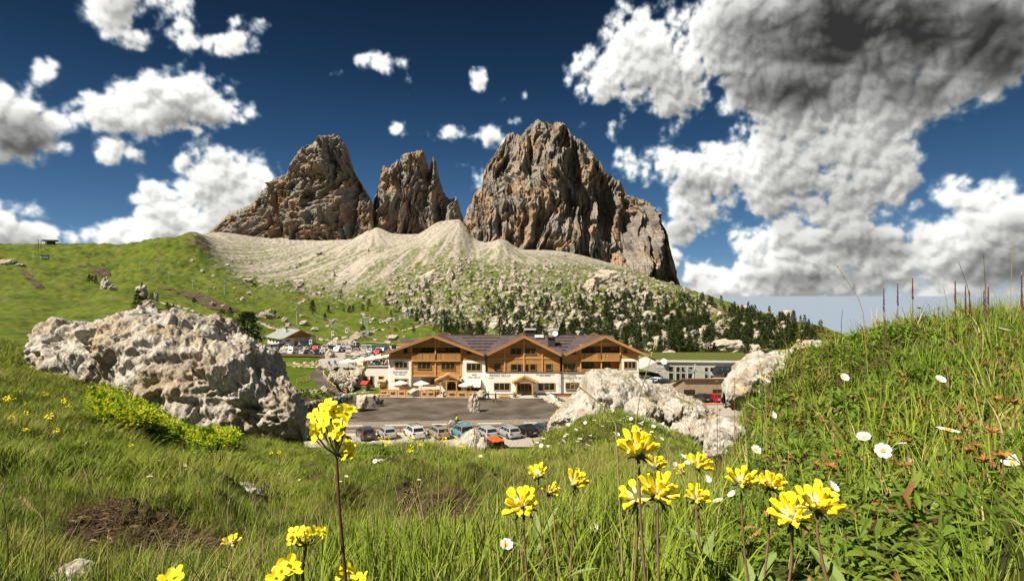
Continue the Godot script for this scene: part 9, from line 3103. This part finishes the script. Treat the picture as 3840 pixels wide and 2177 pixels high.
		for k in n:
			var f := float(k) / n
			var sp := V(rng.randf_range(-1, 1), rng.randf_range(-1, 1), rng.randf_range(-1, 1)) * 0.7
			b.leaf(o + dir * (f - 0.6) * 0.03 * (0.6 + q[5] * 0.5), (dir + sp).normalized(), Vector3.UP, 0.009 * (0.5 + q[5] * 0.6), 0.0028, 0.3, 1)
		mi("ear", b.mesh(), mm, t)
	var yb := B.new()
	yb.colored = true
	for k in 9:
		var a := k * 2.4
		yb.col = Color(0.84, 0.68, 0.015) * rng.randf_range(0.85, 1.1)
		yb.leaf(V(cos(a) * 0.012, rng.randf_range(-0.012, 0.012), sin(a) * 0.012), V(cos(a), rng.randf_range(-0.4, 1.2), sin(a)).normalized(), Vector3.UP, 0.02, 0.018, 0.2, 2, true)
	var ym2 := yb.mesh()
	var wb := B.new()
	wb.colored = true
	for k in 8:
		var a := TAU * k / 8.0
		wb.col = Color(0.80, 0.78, 0.72)
		wb.leaf(Vector3.ZERO, V(cos(a), 0.5, sin(a)).normalized(), Vector3.UP, 0.02, 0.016, 0.2, 2, true)
	wb.col = Color(0.65, 0.42, 0.03)
	wb.ball(V(0, 0.004, 0), Vector3.ONE * 0.006, 6, 4)
	var wm2 := wb.mesh()
	var fm := vmat("meadow_bloom", 0.7, 0.5)
	var zones := [[ym2, 18, 20, 1120, 1560, 1760, "yellow meadow flower in the grass of the left meadow", "yellow flowers of the left meadow", 3.0, 16.0, 0.75], [ym2, 16, 20, 300, 1480, 1640, "yellow flower left of the big grey boulder's foot", "yellow flowers near the left edge", 4.0, 16.0, 0.95], [ym2, 22, 1420, 1760, 1650, 1740, "yellow flower on the crest below the parked cars", "yellow flowers on the crest", 4.0, 12.0, 0.9], [wm2, 95, 1960, 2560, 1560, 1730, "small white flower on the knoll before the rock ridge", "white flowers on the knoll", 3.5, 10.0, 0.9], [wm2, 26, 400, 1900, 1680, 1900, "small pale flower in the meadow grass", "pale flowers in the meadow grass", 2.0, 10.0, 0.6]]
	for z in zones:
		for k in z[1]:
			var p := hit(rng.randf_range(z[2], z[3]), rng.randf_range(z[4], z[5]), z[8], z[9])
			var t := thing("meadow_flower", z[6], "flower", p + V(0, rng.randf_range(0.10, 0.17), 0), rng.randf() * TAU, z[7])
			mi("bloom", z[0], fm, t).transform = Transform3D(Basis(V(1, 0, rng.randf_range(-1, 1)).normalized(), rng.randf_range(-0.2, 0.9)).scaled(Vector3.ONE * z[10] * rng.randf_range(0.7, 1.3)), Vector3.ZERO)
			stem_to(t, 0.0015, mat("stem_green", Color(0.10, 0.12, 0.03)))
func build_all() -> void:
	build_ground()
	stage("ground")
	build_mountains()
	stage("mountains")
	make_rock_stock()
	build_hotel()
	stage("hotel")
	build_forecourt()
	build_plaza_things()
	stage("plaza")
	build_hut()
	build_lifts()
	build_station()
	stage("far")
	build_near_rocks()
	stage("near rocks")
	build_boulder_field()
	stage("boulders")
	build_trees()
	stage("trees")
	build_parked_cars()
	stage("cars")
	build_people()
	stage("people")
	build_meadow()
	build_soil()
	stage("meadow")
	build_flowers()
	stage("flowers")
